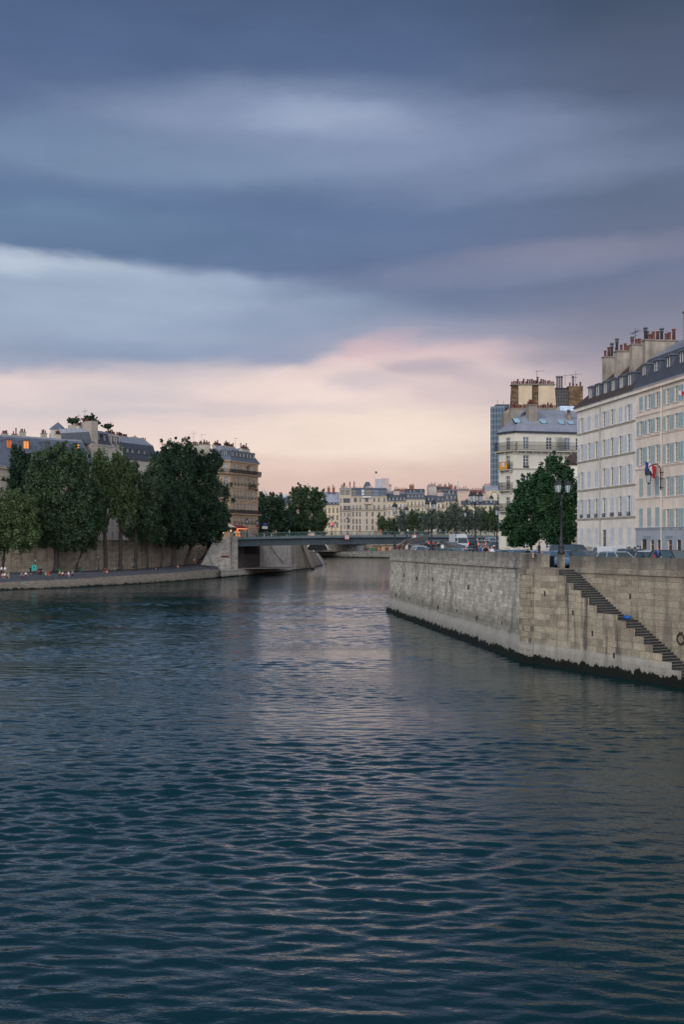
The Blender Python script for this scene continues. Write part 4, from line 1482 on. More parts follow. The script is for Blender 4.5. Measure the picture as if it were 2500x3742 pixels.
roof(root2, fp2, [(zE2, [-0.4, 0, -0.3, 0], 1), (zE2 + 0.12, [-0.4, 0, -0.3, 0], 1), (28.2, [1.3, 0, 1.3, 0], 0), (30.2, [4.6, 0, 4.6, 0], 1), (30.22, [4.7, 0, 4.7, 0], 1)], [m_slate, m_zinc])
for x in (1.5, 4.3, 7.2, 10.0, 13.0, 16.0):
    dormer(root2, M2, x, 0.25, zE2 + 0.4, 1.25, 2.0, 1.6, m_slate2, g_dark, False, m_frame, True)
m = MB()
m.hexa([(8.3, 1.3, 28.0 - ZST), (12.5, 1.3, 28.0 - ZST), (12.5, 6, 28.0 - ZST), (8.3, 6, 28.0 - ZST), (8.7, 1.9, 32.6 - ZST), (12.5, 1.9, 32.6 - ZST), (12.5, 6, 32.6 - ZST), (8.7, 6, 32.6 - ZST)])
for i in range(3):
    m.box(8.72 + 1.2 * i, 8.76 + 1.2 * i, 1.55, 1.9, 28.6 - ZST, 32.0 - ZST)
placed('attic_storey', m.mesh('attic_storey', plain('zinc_cladding', S(104, 118, 132), 0.5, 0.2, 0.15, 0.8)), root2, M2)
chimney(root2, M2, 7.2, 8.1, 1.7, 5.0, 27.5, 31.6, 6, cw, 'y', 0.2, 1.25)

# ---------------- cream corner house with the zinc roof
YC = 184.0
c0, c1, c2 = (xat(1824, 187.5), 187.5), (xat(1886, 184), 184.0), (xat(2128, 187.0), 187.0)
pts = [(0, 0), (c1[0] - c0[0], c1[1] - c0[1]), (c2[0] - c0[0], c2[1] - c0[1]), (c2[0] - c0[0] + 1.0, c2[1] - c0[1] + 14), (3.6, 15)]
zc = lambda y: zat(1300 + y / 3.01, YC)
zst3 = zstreet(184) - 0.1
w_c3 = plain('corner_house_stone', S(206, 198, 182), 0.9, 0, 0.10, 0.5, 0.06)
w_c3s = plain('corner_house_chamfer', S(212, 206, 188), 0.9, 0, 0.08, 0.5, 0.06)
r3 = thing('corner_house', 'cream corner house with zinc roof, iron balconies and a yellow banner behind the chestnut tree', 'house', (c0[0], c0[1], zst3))
xa = [s_on(c0, c1, 1857)]
xm = [s_on(c1, c2, p) for p in (1924, 2008, 2075, 2116)]
ra, rb = [], []
for za, zb_ in ((890, 1025), (1092, 1235), (1316, 1460), (1550, 1690), (1750, 1880)):
    ra.append(dict(z0=zc(zb_ if za < 1000 else zb_ + 10), z1=zc(za), xs=xa, w=1.0, glass=g_dark, n=4))
    rb.append(dict(z0=zc(zb_), z1=zc(za), xs=xm, w=1.0, glass=g_dark, n=4, rail=0.0 if za < 1000 else 0.45))
rb[0]['glass'] = [g_dark, g_blue]
ra.append(dict(z0=zc(2110), z1=zc(1995), xs=xa, w=1.05, glass=g_curt, n=4))
rb.append(dict(z0=zc(2120), z1=zc(1985), xs=xm, w=1.1, glass=g_dark, n=4))
Ma = face(r3, pts[0], pts[1], zst3, zc(835), ra, w_c3s)
Mm = face(r3, pts[1], pts[2], zst3, zc(835), rb, w_c3)
face(r3, pts[2], pts[3], zst3, zc(835), [], w_c3)
face(r3, pts[3], pts[4], zst3, zc(835), [], w_c3)
face(r3, pts[4], pts[0], zst3, zc(835), [], w_c3)
Lm = math.hypot(c2[0] - c1[0], c2[1] - c1[1])
La = math.hypot(c1[0] - c0[0], c1[1] - c0[1])
for y in (1062, 1250, 1478, 1712, 1925):
    slab_band(r3, pts[0], pts[1], zc(y), 0.14, 0.10, w_trim, 'string_course')
    slab_band(r3, pts[1], pts[2], zc(y), 0.14, 0.10, w_trim, 'string_course')
slab_band(r3, pts[0], pts[1], zc(846), 0.25, 0.25, m_slate, 'cornice')
slab_band(r3, pts[1], pts[2], zc(846), 0.25, 0.25, m_slate, 'cornice')
balcony(r3, Ma, -0.3, La + 0.25, zc(1040), 0.7, w_trim, 1.35)
balcony(r3, Mm, -0.1, Lm - 0.6, zc(1040), 0.7, w_trim, 1.35)
for y in (1246, 1474, 1706):
    balcony(r3, Ma, La / 2 - 1.3, La / 2 + 1.45, zc(y), 0.75, w_trim, 1.2)
ban = MB()
ban.box(0.2, 2.2, -0.04, 0, 0.02, 1.15, 0)
ban.box(0.72, 1.55, -0.06, -0.041, 0.45, 1.1, 1)
for i in range(4):
    ban.box(0.8, 1.2 + 0.1 * (i % 3), -0.07, -0.061, 0.95 - 0.14 * i, 1.0 - 0.14 * i, 2)
o = ban.build('banner', [plain('yellow_banner', S(206, 140, 40), 0.7, 0, 0.12), m_wht, plain('banner_ink', S(90, 100, 120), 0.7)])
o.matrix_world = T(c0[0], c0[1], 0) @ Ma @ T(La / 2 - 1.25, -0.80, zc(1246))
tag(o, 'yellow cloth banner with a white notice tied to a balcony of the corner house', 'banner')
zE3 = zc(832)
roof(r3, pts, [(zE3, [-0.4, -0.4, 0, 0, -0.4], 1), (zE3 + 0.1, [-0.4, -0.4, 0, 0, -0.4], 1), (29.6, [2.3, 2.3, 0, 0.3, 2.3], 0), (31.2, [4.6, 4.6, 0, 0.8, 4.6], 0), (31.3, [4.9, 4.9, 0, 1.2, 4.9], 0)], [m_zinc, m_slate])
m = MB()                                                        # standing seams on the front slope
for i in range(17):
    x = 0.8 + i * 0.78
    m.hexa([(x - .03, -0.36, zE3 + .12 - zst3), (x + .03, -0.36, zE3 + .12 - zst3), (x + .03, -0.30, zE3 + .12 - zst3), (x - .03, -0.30, zE3 + .12 - zst3),
            (x - .03 + .3, 4.55, 31.2 - zst3 + .04), (x + .03 + .3, 4.55, 31.2 - zst3 + .04), (x + .03 + .3, 4.6, 31.2 - zst3), (x - .03 + .3, 4.6, 31.2 - zst3)])
placed('roof_seams', m.mesh('roof_seams', m_zinc), r3, Mm)
def skylight(x, y, z):
    m = MB()
    m.hexa([(-.62, 0, 0), (.62, 0, 0), (.62, 1.1, 0.86), (-.62, 1.1, 0.86), (-.62, -.08, .14), (.62, -.08, .14), (.62, 1.02, 1.0), (-.62, 1.02, 1.0)], 0)
    m.hexa([(-.5, 0.02, 0.10), (.5, 0.02, 0.10), (.5, .95, .82), (-.5, .95, .82), (-.5, -.06, .2), (.5, -.06, .2), (.5, .93, .975), (-.5, .93, .975)], 1)
    placed('skylight', m.mesh('skylight', [m_iron, glassmat('skylight_glass', S(140, 165, 180), 0.03, 0.2)]), r3, Mm @ T(x, y, z - zst3))
skylight(s_on(c1, c2, 2002), 1.2, zE3 + 1.36)
skylight(s_on(c1, c2, 2068), 1.2, zE3 + 1.36)
skylight(s_on(c1, c2, 2103), 1.2, zE3 + 1.36)
skylight(0.9, 1.2, zE3 + 1.36)
cg = plain('grey_chimney_render', S(138, 128, 116), 0.92, 0, 0.2, 0.8, 0.1)
chimney(r3, Mm, s_on(c1, c2, 1931) + 0.9, s_on(c1, c2, 1962) + 0.9, 1.6, 2.9, 28.2, zat(1480, 186), 8, cg, 'x', 0, 1.0)
chimney(r3, Mm, s_on(c1, c2, 2085) + .6, s_on(c1, c2, 2096) + .6, 1.9, 2.5, 29.0, zat(1508, 186), 2, m_capst, 'x', 0, 1.0)
m = MB()
for i in range(9):                                              # trellis on the top balcony
    m.tube([(0.18 * i, 0, 0), (0.18 * i + 0.8, 0, 2.2)], 0.02, 4)
    m.tube([(0.18 * i + 0.8, 0, 0), (0.18 * i, 0, 2.2)], 0.02, 4)
o = m.build('trellis', plain('green_trellis', S(70, 100, 90), 0.7))
o.matrix_world = T(c0[0], c0[1], 0) @ Mm @ T(s_on(c1, c2, 2026), -0.25, zc(1035))
tag(o, 'green lattice trellis standing on the top balcony of the corner house', 'trellis')

# ---------------- party walls and stacks standing behind it
w_rub = stonemat('rubble_wall', S(150, 120, 88), S(92, 74, 58), S(60, 50, 42), 0.45, 0.3, False, 0.2, 0, None, 1.0, 12.0, 0.2)
w_plas = plain('old_plaster', S(198, 176, 148), 0.92, 0, 0.18, 0.6, 0.1)
YP = 202.0
b0, b1 = (xat(1869, YP), YP), (xat(2094, YP), YP)
rp = thing('rear_house', 'tall house behind the zinc roof showing plaster flues, rubble strips and many pots', 'house', (b0[0], b0[1], 8.2))
fpp = foot(b0, b1, 9.0)
Lp = b1[0] - b0[0]
zp = lambda y: zat(1300 + y / 3.01, YP)
sp_ = lambda x: xat(1750 + x / 3.01, YP) - b0[0]
Mp = Matrix.Identity(4)
m = MB(); m.box(0.0, Lp, 0.6, 9, 0, zp(560) - 8.2); m.build('wall', w_plas, rp)
for a, b_, z1, mt, nm in ((372, 440, 330, w_rub, 'rubble_pier'), (440, 588, 326, w_plas, 'plaster_flue'), (588, 660, 330, w_rub, 'rubble_pier'), (660, 838, 326, w_plas, 'plaster_flue')):
    m = MB()
    x0, x1, h0, h1 = sp_(a), sp_(b_), zp(600) - 8.2, zp(z1) - 8.2
    y = 0.25 if nm == 'rubble_pier' else 0.0
    m.hexa([(x0 - (0.25 if a < 400 else 0), y, h0), (x1 + (0.3 if b_ > 800 else 0), y, h0), (x1 + (.3 if b_ > 800 else 0), 1.6, h0), (x0 - (0.25 if a < 400 else 0), 1.6, h0), (x0, y, h1), (x1, y, h1), (x1, 1.6, h1), (x0, 1.6, h1)])
    m.build(nm, mt, rp)
chimney(rp, Mp, sp_(366), sp_(842), -0.1, 1.7, zp(326) + 0.02, zp(318), 22, m_capst, 'x', 0.06, 1.1)
chimney(rp, Mp, sp_(995), sp_(1150), 0.0, 1.8, zp(600), zp(340), 4, w_rub, 'x', 0.3, 1.1)
m = MB()
for i in range(9):
    x = sp_(850) + (sp_(995) - sp_(850)) * i / 8
    m.box(x - 0.04, x + 0.04, 0.35, 0.5, zp(600) - 8.2, zp(360) - 8.2, 0)
for i in range(8):
    z = zp(600) + (zp(360) - zp(600)) * i / 7 - 8.2
    m.box(sp_(850), sp_(995), 0.32, 0.349, z - 0.03, z + 0.03, 0)
m.box(sp_(846), sp_(998), 0.51, 0.6, zp(600) - 8.2, zp(362) - 8.2, 1)
m.box(sp_(840), sp_(1000), 0.2, 2.0, zp(362) - 8.19, zp(350) - 8.2, 0)
m.build('glazed_screen', [m_iron, glassmat('screen_glass', S(120, 112, 108), 0.25, 0.1)], rp)
for x in (880, 905, 930, 1055):
    m = MB(); m.lathe([(0.16, 0), (0.16, 1.7), (0.26, 1.75), (0.26, 1.95), (0.05, 2.1)], n=8)
    m.build('flue', plain('grey_cowl', S(92, 92, 96), 0.6, 0.3), rp, (sp_(x), 1.2, zp(340) - 8.2))
for x, y, h, k in ((652, 150, 3.4, 0), (966, 200, 2.9, 0), (1082, 160, 3.8, 1)):
    antenna(rp, Mp, sp_(x), 1.0, zp(318), (zp(y) - zp(318)), k)
YQ = 194.0
q0, q1 = (xat(1846, YQ), YQ), (xat(2034, YQ), YQ)
rq = thing('rear_wing', 'grey rendered wing with a row of orange pots just behind the zinc roof', 'house', (q0[0], q0[1], 8.0))
zq = lambda y: zat(1300 + y / 3.01, YQ)
m = MB(); m.box(0, q1[0] - q0[0], 0.5, 5, 0, zq(618) - 8.0); m.build('wall', cg, rq)
chimney(rq, Matrix.Identity(4), xat(1867, YQ) - q0[0], q1[0] - q0[0], 0.0, 0.8, zq(720), zq(583), 26, cg, 'x', 0, 1.0)
m = MB(); m.tbox(xat(2048, YQ) - q0[0], xat(2104, YQ) - q0[0], 0.2, 5, zq(640) - 8, zq(548) - 8, 0.1, 0.4); m.build('roof_lantern', plain('pale_glazing', S(180, 196, 214), 0.3), rq)
# turret with a brown pointed roof
tx = at(2096, 1974, 176)
rt = thing('turret', 'small round turret with a brown pointed tile roof beside the corner house', 'turret', (tx.x, tx.y, 8.1))
zt_ = lambda y: zat(1300 + y / 3.01, 176) - 8.1
m = MB(); m.lathe([(1.25, 0), (1.25, zt_(1200))], n=20); m.build('wall', w_c3, rt, smooth=True)
m = MB(); m.lathe([(1.5, zt_(1205)), (1.3, zt_(1160)), (0.8, zt_(1105)), (0.25, zt_(1080)), (0.04, zt_(1060)), (0.03, zt_(1040))], n=20); m.build('roof', m_tile, rt, smooth=True)

# ---------------- glass tower far behind
YT = 760.0
t0_, t1_, t2_ = (xat(1795, YT), YT), (xat(1846, YT - 4), YT - 4), (xat(1885, YT + 26), YT + 26)
rtw = thing('office_tower', 'tall blue glass office tower rising behind the corner house', 'tower', (t0_[0], t0_[1], 8.0))
ptw = [(0, 0), (t1_[0] - t0_[0], -4), (t2_[0] - t0_[0], 26), (t2_[0] - t0_[0] - 14, 46)]
zt1 = zat(1494, YT)
m_tw = plain('tower_spandrel', S(100, 114, 124), 0.4, 0, 0.2, 0.2, 0)
m_tg = glassmat('tower_glass', S(70, 96, 114), 0.05, 0.2)
m_tm = plain('tower_mullion', S(52, 66, 80), 0.5, 0, 0.1)
for i in range(4):
    p0, p1 = Vector(ptw[i]), Vector(ptw[(i + 1) % 4])
    Lw = (p1 - p0).length
    Mt = T(p0.x, p0.y, 0) @ Matrix.Rotation(math.atan2((p1 - p0).y, (p1 - p0).x), 4, 'Z')
    m = MB(); m.face([(0, 0.15, 0), (Lw, 0.15, 0), (Lw, 0.15, zt1 - 8), (0, 0.15, zt1 - 8)]); placed('glazing', m.mesh('glazing', m_tg), rtw, Mt)
    if i > 1: continue
    m = MB(); m2 = MB()
    nf = 24
    for k in range(nf + 1):
        z = (zt1 - 8) * k / nf
        m.box(0, Lw, 0.0, 0.149, z, min(z + 1.3, zt1 - 8.001) if k < nf else z + 1.5)
    nc = max(4, int(Lw / 1.7))
    for k in range(nc + 1):
        x = Lw * k / nc
        wd = 0.22 if k % 2 == 0 else 0.1
        m2.box(x - wd, x + wd, -0.25, -0.003, 0, zt1 - 7)
    placed('spandrels', m.mesh('spandrels', m_tw), rtw, Mt)
    placed('mullions', m2.mesh('mullions', m_tm), rtw, Mt)
m = MB(); m.box(4.0, 13.0, 4, 20, zt1 - 8, zt1 - 6 + 1.5); m.box(5, 5.2, 5, 5.2, zt1 - 4.5, zt1 - 1.5); m.box(9, 9.2, 5, 5.2, zt1 - 4.5, zt1 - 2)
m.build('plant_room', m_tm, rtw)
# ---------------- left bank houses
w_l = plain('left_stone', S(158, 146, 132), 0.92, 0, 0.15, 0.5, 0.06)
w_lw = plain('left_white_render', S(186, 178, 168), 0.92, 0, 0.18, 0.6, 0.06)
w_lp = plain('peeling_plaster', S(176, 164, 150), 0.95, 0, 0.4, 0.7, 0.2)
I4 = Matrix.Identity(4)
def zsl(y, Y):
    return zat(1450 + y / 3.13, Y)
# long mansard house with lit dormers
P0, P1 = (xat(-70, 279), 279.0), (xat(338, 300), 300.0)
rl = thing('mansion', 'long grey-roofed mansion with pedimented dormers, some lit orange, behind the left trees', 'house', (P0[0], P0[1], 8.6))
fl = foot(P0, P1, 13)
ML = vm(P0, P1)
LL = math.hypot(P1[0] - P0[0], P1[1] - P0[1])
zE = zat(1704, 283)
xs = [1.5 + 2.9 * i for i in range(12)]
rows = [dict(z0=z, z1=z + 2.6, xs=xs, w=1.3, glass=[g_dark, g_curt], n=4) for z in (9.6, 14.0, 18.4, 22.8)]
face(rl, fl[0], fl[1], 8.6, zE, rows, w_l)
for i in (1, 2, 3):
    face(rl, fl[i], fl[(i + 1) % 4], 8.6, zE, [], w_l)
slab_band(rl, fl[0], fl[1], zE - 0.6, 0.5, 0.4, w_l, 'cornice')
zR = zat(1597, 296)
roof(rl, fl, [(zE, [-.5, 0, -.5, -.5], 1), (zE + .15, [-.5, 0, -.5, -.5], 1), (zat(1646, 285), [1.3, 0, 1.3, 1.3], 0), (zR - 0.6, [5.0, 0, 5, 5], 0), (zR, [6.3, 0, 6.3, 6.2], 1)], [m_slate2, m_zinc])
for px, gl in ((57, e_dim), (119, e_warm), (196, g_dark), (257, g_dark), (305, e_warm)):
    x = s_on(P0, P1, px) - 1.0
    dormer(rl, ML, x, 1.6, zat(1641, 290), 1.75, 2.0, 3.6, m_slate2, gl, True, plain('dormer_stone', S(120, 108, 98), 0.8))
for px, n in ((12, 4), (60, 4), (97, 2), (126, 3), (204, 3), (256, 4)):
    x = s_on(P0, P1, px)
    chimney(rl, ML, x - 0.7, x + 0.7, 6.0, 6.9, zR - 2, zR + (1.0 if px in (126, 204, 256) else 0.3), n, w_lp, 'x', 0.1, 1.2)
# turret behind
c = at(211, 1974, 316)
rt2 = thing('stair_turret', 'small white turret with a dark pointed roof above the mansion roof', 'turret', (c.x, c.y, 20))
zc2 = lambda y: zat(y, 316) - 20
m = MB(); m.box(-1.7, 1.7, -1.7, 1.7, 0, zc2(1569)); m.build('wall', w_lw, rt2)
m = MB()
m.lathe([(2.75, zc2(1571)), (2.6, zc2(1568)), (1.6, zc2(1558)), (0.8, zc2(1550)), (0.06, zc2(1543)), (0.03, zc2(1541))], n=4)
m.build('roof', m_slate2, rt2, None, PI / 4)
m = MB(); m.box(-2.5, 4.0, 0.2, 2.0, zc2(1640), zc2(1583)); m.build('parapet', w_lp, rt2)
for i in range(5):
    o = obj('chimney_pot', pot_mesh(i % 2), rt2, (-0.6 + 0.9 * i, 1.0, zc2(1583))); o.scale = (1.3, 1.3, 1.5)
# tall house with plaster gable and roof garden
Y2 = 304.0
P0, P1 = (xat(334, Y2), Y2), (xat(447, Y2 + 12), Y2 + 12)
r_ = thing('tall_house', 'tall narrow house with pale plaster gable and rooftop bushes on the left bank', 'house', (P0[0], P0[1], 8.9))
f2 = foot(P0, P1, 11)
M_ = vm(P0, P1)
L2 = math.hypot(P1[0] - P0[0], P1[1] - P0[1])
zE = zat(1621, Y2)
xs = [s_on(P0, P1, p) for p in (360, 384, 411, 432)]
rows = [dict(z0=z, z1=z + 2.0, xs=xs, w=1.0, glass=[g_dark, g_curt]) for z in [10 + 3.3 * i for i in range(7)]]
face(r_, f2[0], f2[1], 8.9, zE, rows, w_lw)
for i in (1, 2):
    face(r_, f2[i], f2[(i + 1) % 4], 8.9, zE, [], w_lw)
slab_band(r_, f2[0], f2[1], zE - 0.3, 0.3, 0.25, w_lw, 'cornice')
roof(r_, f2, [(zE, [-.3, -.1, 0, 0], 0), (zE + .1, [-.3, -.1, 0, 0], 0), (zat(1577, Y2), [1.2, 1.0, 0, 0], 0), (zat(1563, Y2), [4, 3, 0, 0], 1), (zat(1562, Y2), [4.2, 3.2, 0, 0], 1)], [m_slate, m_zinc])
for p in (359, 381, 408, 427):
    dormer(r_, M_, s_on(P0, P1, p), 0.1 if p < 400 else -0.35, zE + 0.35, 1.25, 2.3, 1.6, m_slate if p < 400 else w_lw, g_dark, p > 400, m_frame, True)
# gable: two chimney panels side by side
g0, g1, g2 = (xat(247, Y2 + 9), Y2 + 9), (xat(290, Y2 + 4), Y2 + 4), (xat(333, Y2), Y2)
for a, b_, zt, mt, nm in ((g0, g1, 1546, w_lp, 'peeling_gable'), (g1, g2, 1543, plain('grey_gable_render', S(164, 152, 140), 0.95, 0, 0.15, 0.5, 0.05), 'rendered_gable')):
    dx, dy = b_[0] - a[0], b_[1] - a[1]
    Lg = math.hypot(dx, dy)
    m = MB(); m.box(0, Lg, 0, 2.0, 0, zat(zt, Y2 + 4) - 8.9)
    o = placed(nm, m.mesh(nm, mt), r_, T(a[0] - P0[0], a[1] - P0[1], 0) @ vm(a, b_))
Mg = T(g1[0] - P0[0], g1[1] - P0[1], 0) @ vm(g1, g2)
chimney(r_, Mg, 0.2, 2.9, 0.3, 1.5, zat(1543, Y2 + 4) + 0.01, zat(1540, Y2), 7, w_lp, 'x', 0, 1.3)
chimney(r_, M_, 0.4, 2.8, 4.5, 5.6, zat(1580, Y2), zat(1553, Y2), 5, w_lw, 'x', 0, 1.2)
antenna(r_, Mg, 1.0, 1, zat(1541, Y2), 4.2, 1)
antenna(r_, Mg, -2.2, 1, zat(1545, Y2), 3.2, 1)
TALL_Y = Y2
# dark mansard house
Y3 = 313.0
P0, P1 = (xat(446, Y3 + 3), Y3 + 3), (xat(572, Y3 + 16), Y3 + 16)
r_ = thing('mansard_house', 'white house with dark mansard roof and paired dormers left of the big dark tree', 'house', (P0[0], P0[1], 9.2))
f3 = foot(P0, P1, 11)
M_ = vm(P0, P1)
zE = zat(1681, Y3 + 8)
xs = [s_on(P0, P1, p) for p in (468, 484, 508, 530, 552)]
rows = [dict(z0=z, z1=z + 2.1, xs=xs, w=1.0, glass=[g_dark, g_curt]) for z in [10.4 + 3.3 * i for i in range(6)]]
face(r_, f3[0], f3[1], 9.2, zE, rows, w_lw)
for i in (1, 2, 3):
    face(r_, f3[i], f3[(i + 1) % 4], 9.2, zE, [], w_lw)
zR = zat(1612, Y3 + 12)
roof(r_, f3, [(zE, [-.4, 0, 0, 0], 0), (zE + .1, [-.4, 0, 0, 0], 0), (zat(1618, Y3 + 6), [1.3, 0, 0, 0], 0), (zR + 1.2, [5, 0, 1, 0], 1), (zR + 1.3, [5.4, 0, 1.2, 0], 1)], [m_slate, m_zinc])
for p in (466, 484, 508, 528):
    dormer(r_, M_, s_on(P0, P1, p), 0.15, zE + 1.0, 1.15, 1.9, 1.6, m_slate, g_curt, False, m_frame, True)
L3 = math.hypot(P1[0] - P0[0], P1[1] - P0[1])
chimney(r_, M_, 0.3, 4.4, 6, 6.8, zR - 1, zR + 1.6, 8, w_lw, 'x', 0.1, 1.3)
chimney(r_, M_, 5.0, 9.6, 6, 6.8, zR - 1, zR + 1.3, 9, w_lw, 'x', 0.1, 1.3)
chimney(r_, M_, 10.4, L3 + 3, 6, 6.8, zR - 1, zR + 0.7, 10, w_lw, 'x', 0.15, 1.3)
antenna(r_, M_, 1.8, 6, zR + 1.6, 3.4, 0)
# house behind the big dark tree: only its tall stack shows
Y4 = 322.0
P0, P1 = (xat(575, Y4 + 4), Y4 + 4), (xat(768, Y4 + 9), Y4 + 9)
r_ = thing('hidden_house', 'pale house mostly hidden by the big dark tree, its tall party-wall stack showing', 'house', (P0[0], P0[1], 9.7))
f4 = foot(P0, P1, 11)
M_ = vm(P0, P1)
L4 = math.hypot(P1[0] - P0[0], P1[1] - P0[1])
zE = zat(1690, Y4)
rows = [dict(z0=z, z1=z + 2.1, xs=[1.5 + 2.2 * i for i in range(6)], w=1.0, glass=[g_dark, g_curt]) for z in [10.6 + 3.4 * i for i in range(6)]]
face(r_, f4[0], f4[1], 9.7, zE, rows, w_lw)
for i in (1, 2, 3):
    face(r_, f4[i], f4[(i + 1) % 4], 9.7, zE, [], w_lw)
roof(r_, f4, [(zE, [-.3, 0, 0, 0], 0), (zE + .1, [-.3, 0, 0, 0], 0), (zat(1650, Y4), [1.4, 0, 0, 0], 0), (zat(1640, Y4), [5, 0, 1, 0], 1), (zat(1639.5, Y4), [5.2, 0, 1.2, 0], 1)], [m_slate, m_zinc])
cst = plain('party_wall_render', S(180, 172, 158), 0.92, 0, 0.2, 0.4, 0.08)
chimney(r_, M_, s_on(P0, P1, 702), s_on(P0, P1, 728), 1.2, 2.6, zE - 2, zat(1619, Y4), 5, cst, 'x', 0.2, 1.3)
chimney(r_, M_, s_on(P0, P1, 729), s_on(P0, P1, 771), 0.8, 2.6, zE - 3, zat(1615, Y4), 9, cst, 'x', 0.1, 1.3)
antenna(r_, M_, s_on(P0, P1, 712), 2, zat(1618, Y4), 4.4, 1)
antenna(r_, M_, s_on(P0, P1, 742), 2, zat(1613, Y4), 3.0, 0)
# tan corner house with balconies
YH5 = 325.0
h0, h1, h2 = (xat(769, 323.5), 323.5), (xat(841, YH5), YH5), (xat(943, 341), 341.0)
w_h = stonemat('tan_ashlar', S(196, 168, 140), S(184, 156, 128), S(140, 118, 98), 1.2, 0.45, False, 0.25, 0, None, 0.25, 13.0, -0.45)
w_ht = plain('tan_trim', S(192, 162, 134), 0.9, 0, 0.2, 1.2, 0.1)
zb5 = 10.3
r5 = thing('balconied_house', 'tan six-storey corner house with long iron balconies at the left end of the bridge', 'house', (h0[0], h0[1], zb5))
p5 = [(0, 0), (h1[0] - h0[0], h1[1] - h0[1]), (h2[0] - h0[0], h2[1] - h0[1]), (h2[0] - h0[0] - 9, h2[1] - h0[1] + 8), (1.0, 15)]
zh = lambda y: zat(1580 + y / 5.87, YH5)
xs1 = [s_on(h0, h1, p) for p in (793, 825)]
xs2 = [s_on(h1, h2, 730 + p / 5.87) for p in (738, 815, 890, 963, 1040, 1108, 1182)]
ra, rb = [], []
for i, (za, zb_) in enumerate(((668, 830), (945, 1135), (1228, 1420), (1505, 1715), (1800, 1975))):
    ra.append(dict(z0=zh(zb_), z1=zh(za), xs=xs1, w=1.25, glass=[g_curt, g_blind], n=3, rail=0.9 if i in (1, 2) else 0, rd=0.3))
    rb.append(dict(z0=zh(zb_), z1=zh(za), xs=xs2, w=1.15, glass=[g_blind, g_dark, g_curt], n=3, rail=0.9 if i in (1, 2, 4) else 0, rd=0.3))
rb.append(dict(z0=zb5 + 0.3, z1=zh(2080), xs=xs2[3:], w=1.1, glass=g_dark))
rb.append(dict(z0=zb5 + 0.05, z1=zh(2110), xs=[xs2[1]], w=3.6, glass=emit('cafe_light', (1.0, 0.42, 0.14), 0.5), n=1, frame=plain('dark_red_paint', S(110, 34, 36), 0.5)))
Ma = face(r5, p5[0], p5[1], zb5, zh(610), ra, w_h)
Mb = face(r5, p5[1], p5[2], zb5, zh(610), rb, w_h)
for i in (2, 3, 4):
    face(r5, p5[i], p5[(i + 1) % 5], zb5, zh(610), [], w_h)
La, Lb = math.hypot(h1[0] - h0[0], h1[1] - h0[1]), math.hypot(h2[0] - h1[0], h2[1] - h1[1])
for y, h_, o_ in ((900, 0.35, 0.3), (1185, 0.16, 0.2), (1455, 0.16, 0.2), (1770, 0.3, 0.25), (2045, 0.3, 0.25), (622, 0.4, 0.4)):
    slab_band(r5, p5[0], p5[1], zh(y), h_, o_, w_ht, 'string_course')
    slab_band(r5, p5[1], p5[2], zh(y), h_, o_, w_ht, 'string_course')
for M_, a_, b_ in ((Ma, 0.1, La + 0.5), (Mb, -0.3, Lb + 0.6)):
    balcony(r5, M_, a_, b_, zh(868), 0.8, w_ht, 1.15, True, 0.09)
    balcony(r5, M_, a_, b_, zh(1738), 0.8, w_ht, 1.15, True, 0.09)
zE = zh(600)
roof(r5, p5, [(zE, [-.5, -.5, -.5, 0, 0], 1), (zE + .15, [-.5, -.5, -.5, 0, 0], 1), (zh(395), [1.3, 1.3, 1.3, 0, 0], 0), (zh(270), [4.4, 4.4, 4.4, 0, 0], 1), (zh(262), [4.8, 4.8, 4.8, 0, 0], 1)], [m_slate2, m_zinc])
for p in (788, 819):
    dormer(r5, Ma, s_on(h0, h1, p), 0.2, zE + 0.5, 1.5, 2.3, 1.6, m_slate2, g_dark, True, m_frame, True)
for x in xs2:
    dormer(r5, Mb, x - 0.3, 0.2, zE + 0.5, 1.3, 2.2, 1.6, m_slate2, g_curt, True, m_frame, True)
chimney(r5, Mb, 0.2, 4.6, 5.0, 6.0, zh(395), zh(262), 12, w_lp, 'x', 0.2, 1.2)
chimney(r5, Mb, 5.4, 11.0, 4.4, 5.4, zh(430), zh(250), 14, cst, 'x', 0.2, 1.2)
chimney(r5, Mb, 12.0, 17.0, 2.6, 3.6, zh(500), zh(275), 9, cst, 'x', 0.1, 1.2)
antenna(r5, Mb, 11.4, 4.5, zh(300), 3.6, 0)
R5w = T(h0[0], h0[1], zb5) @ Mb
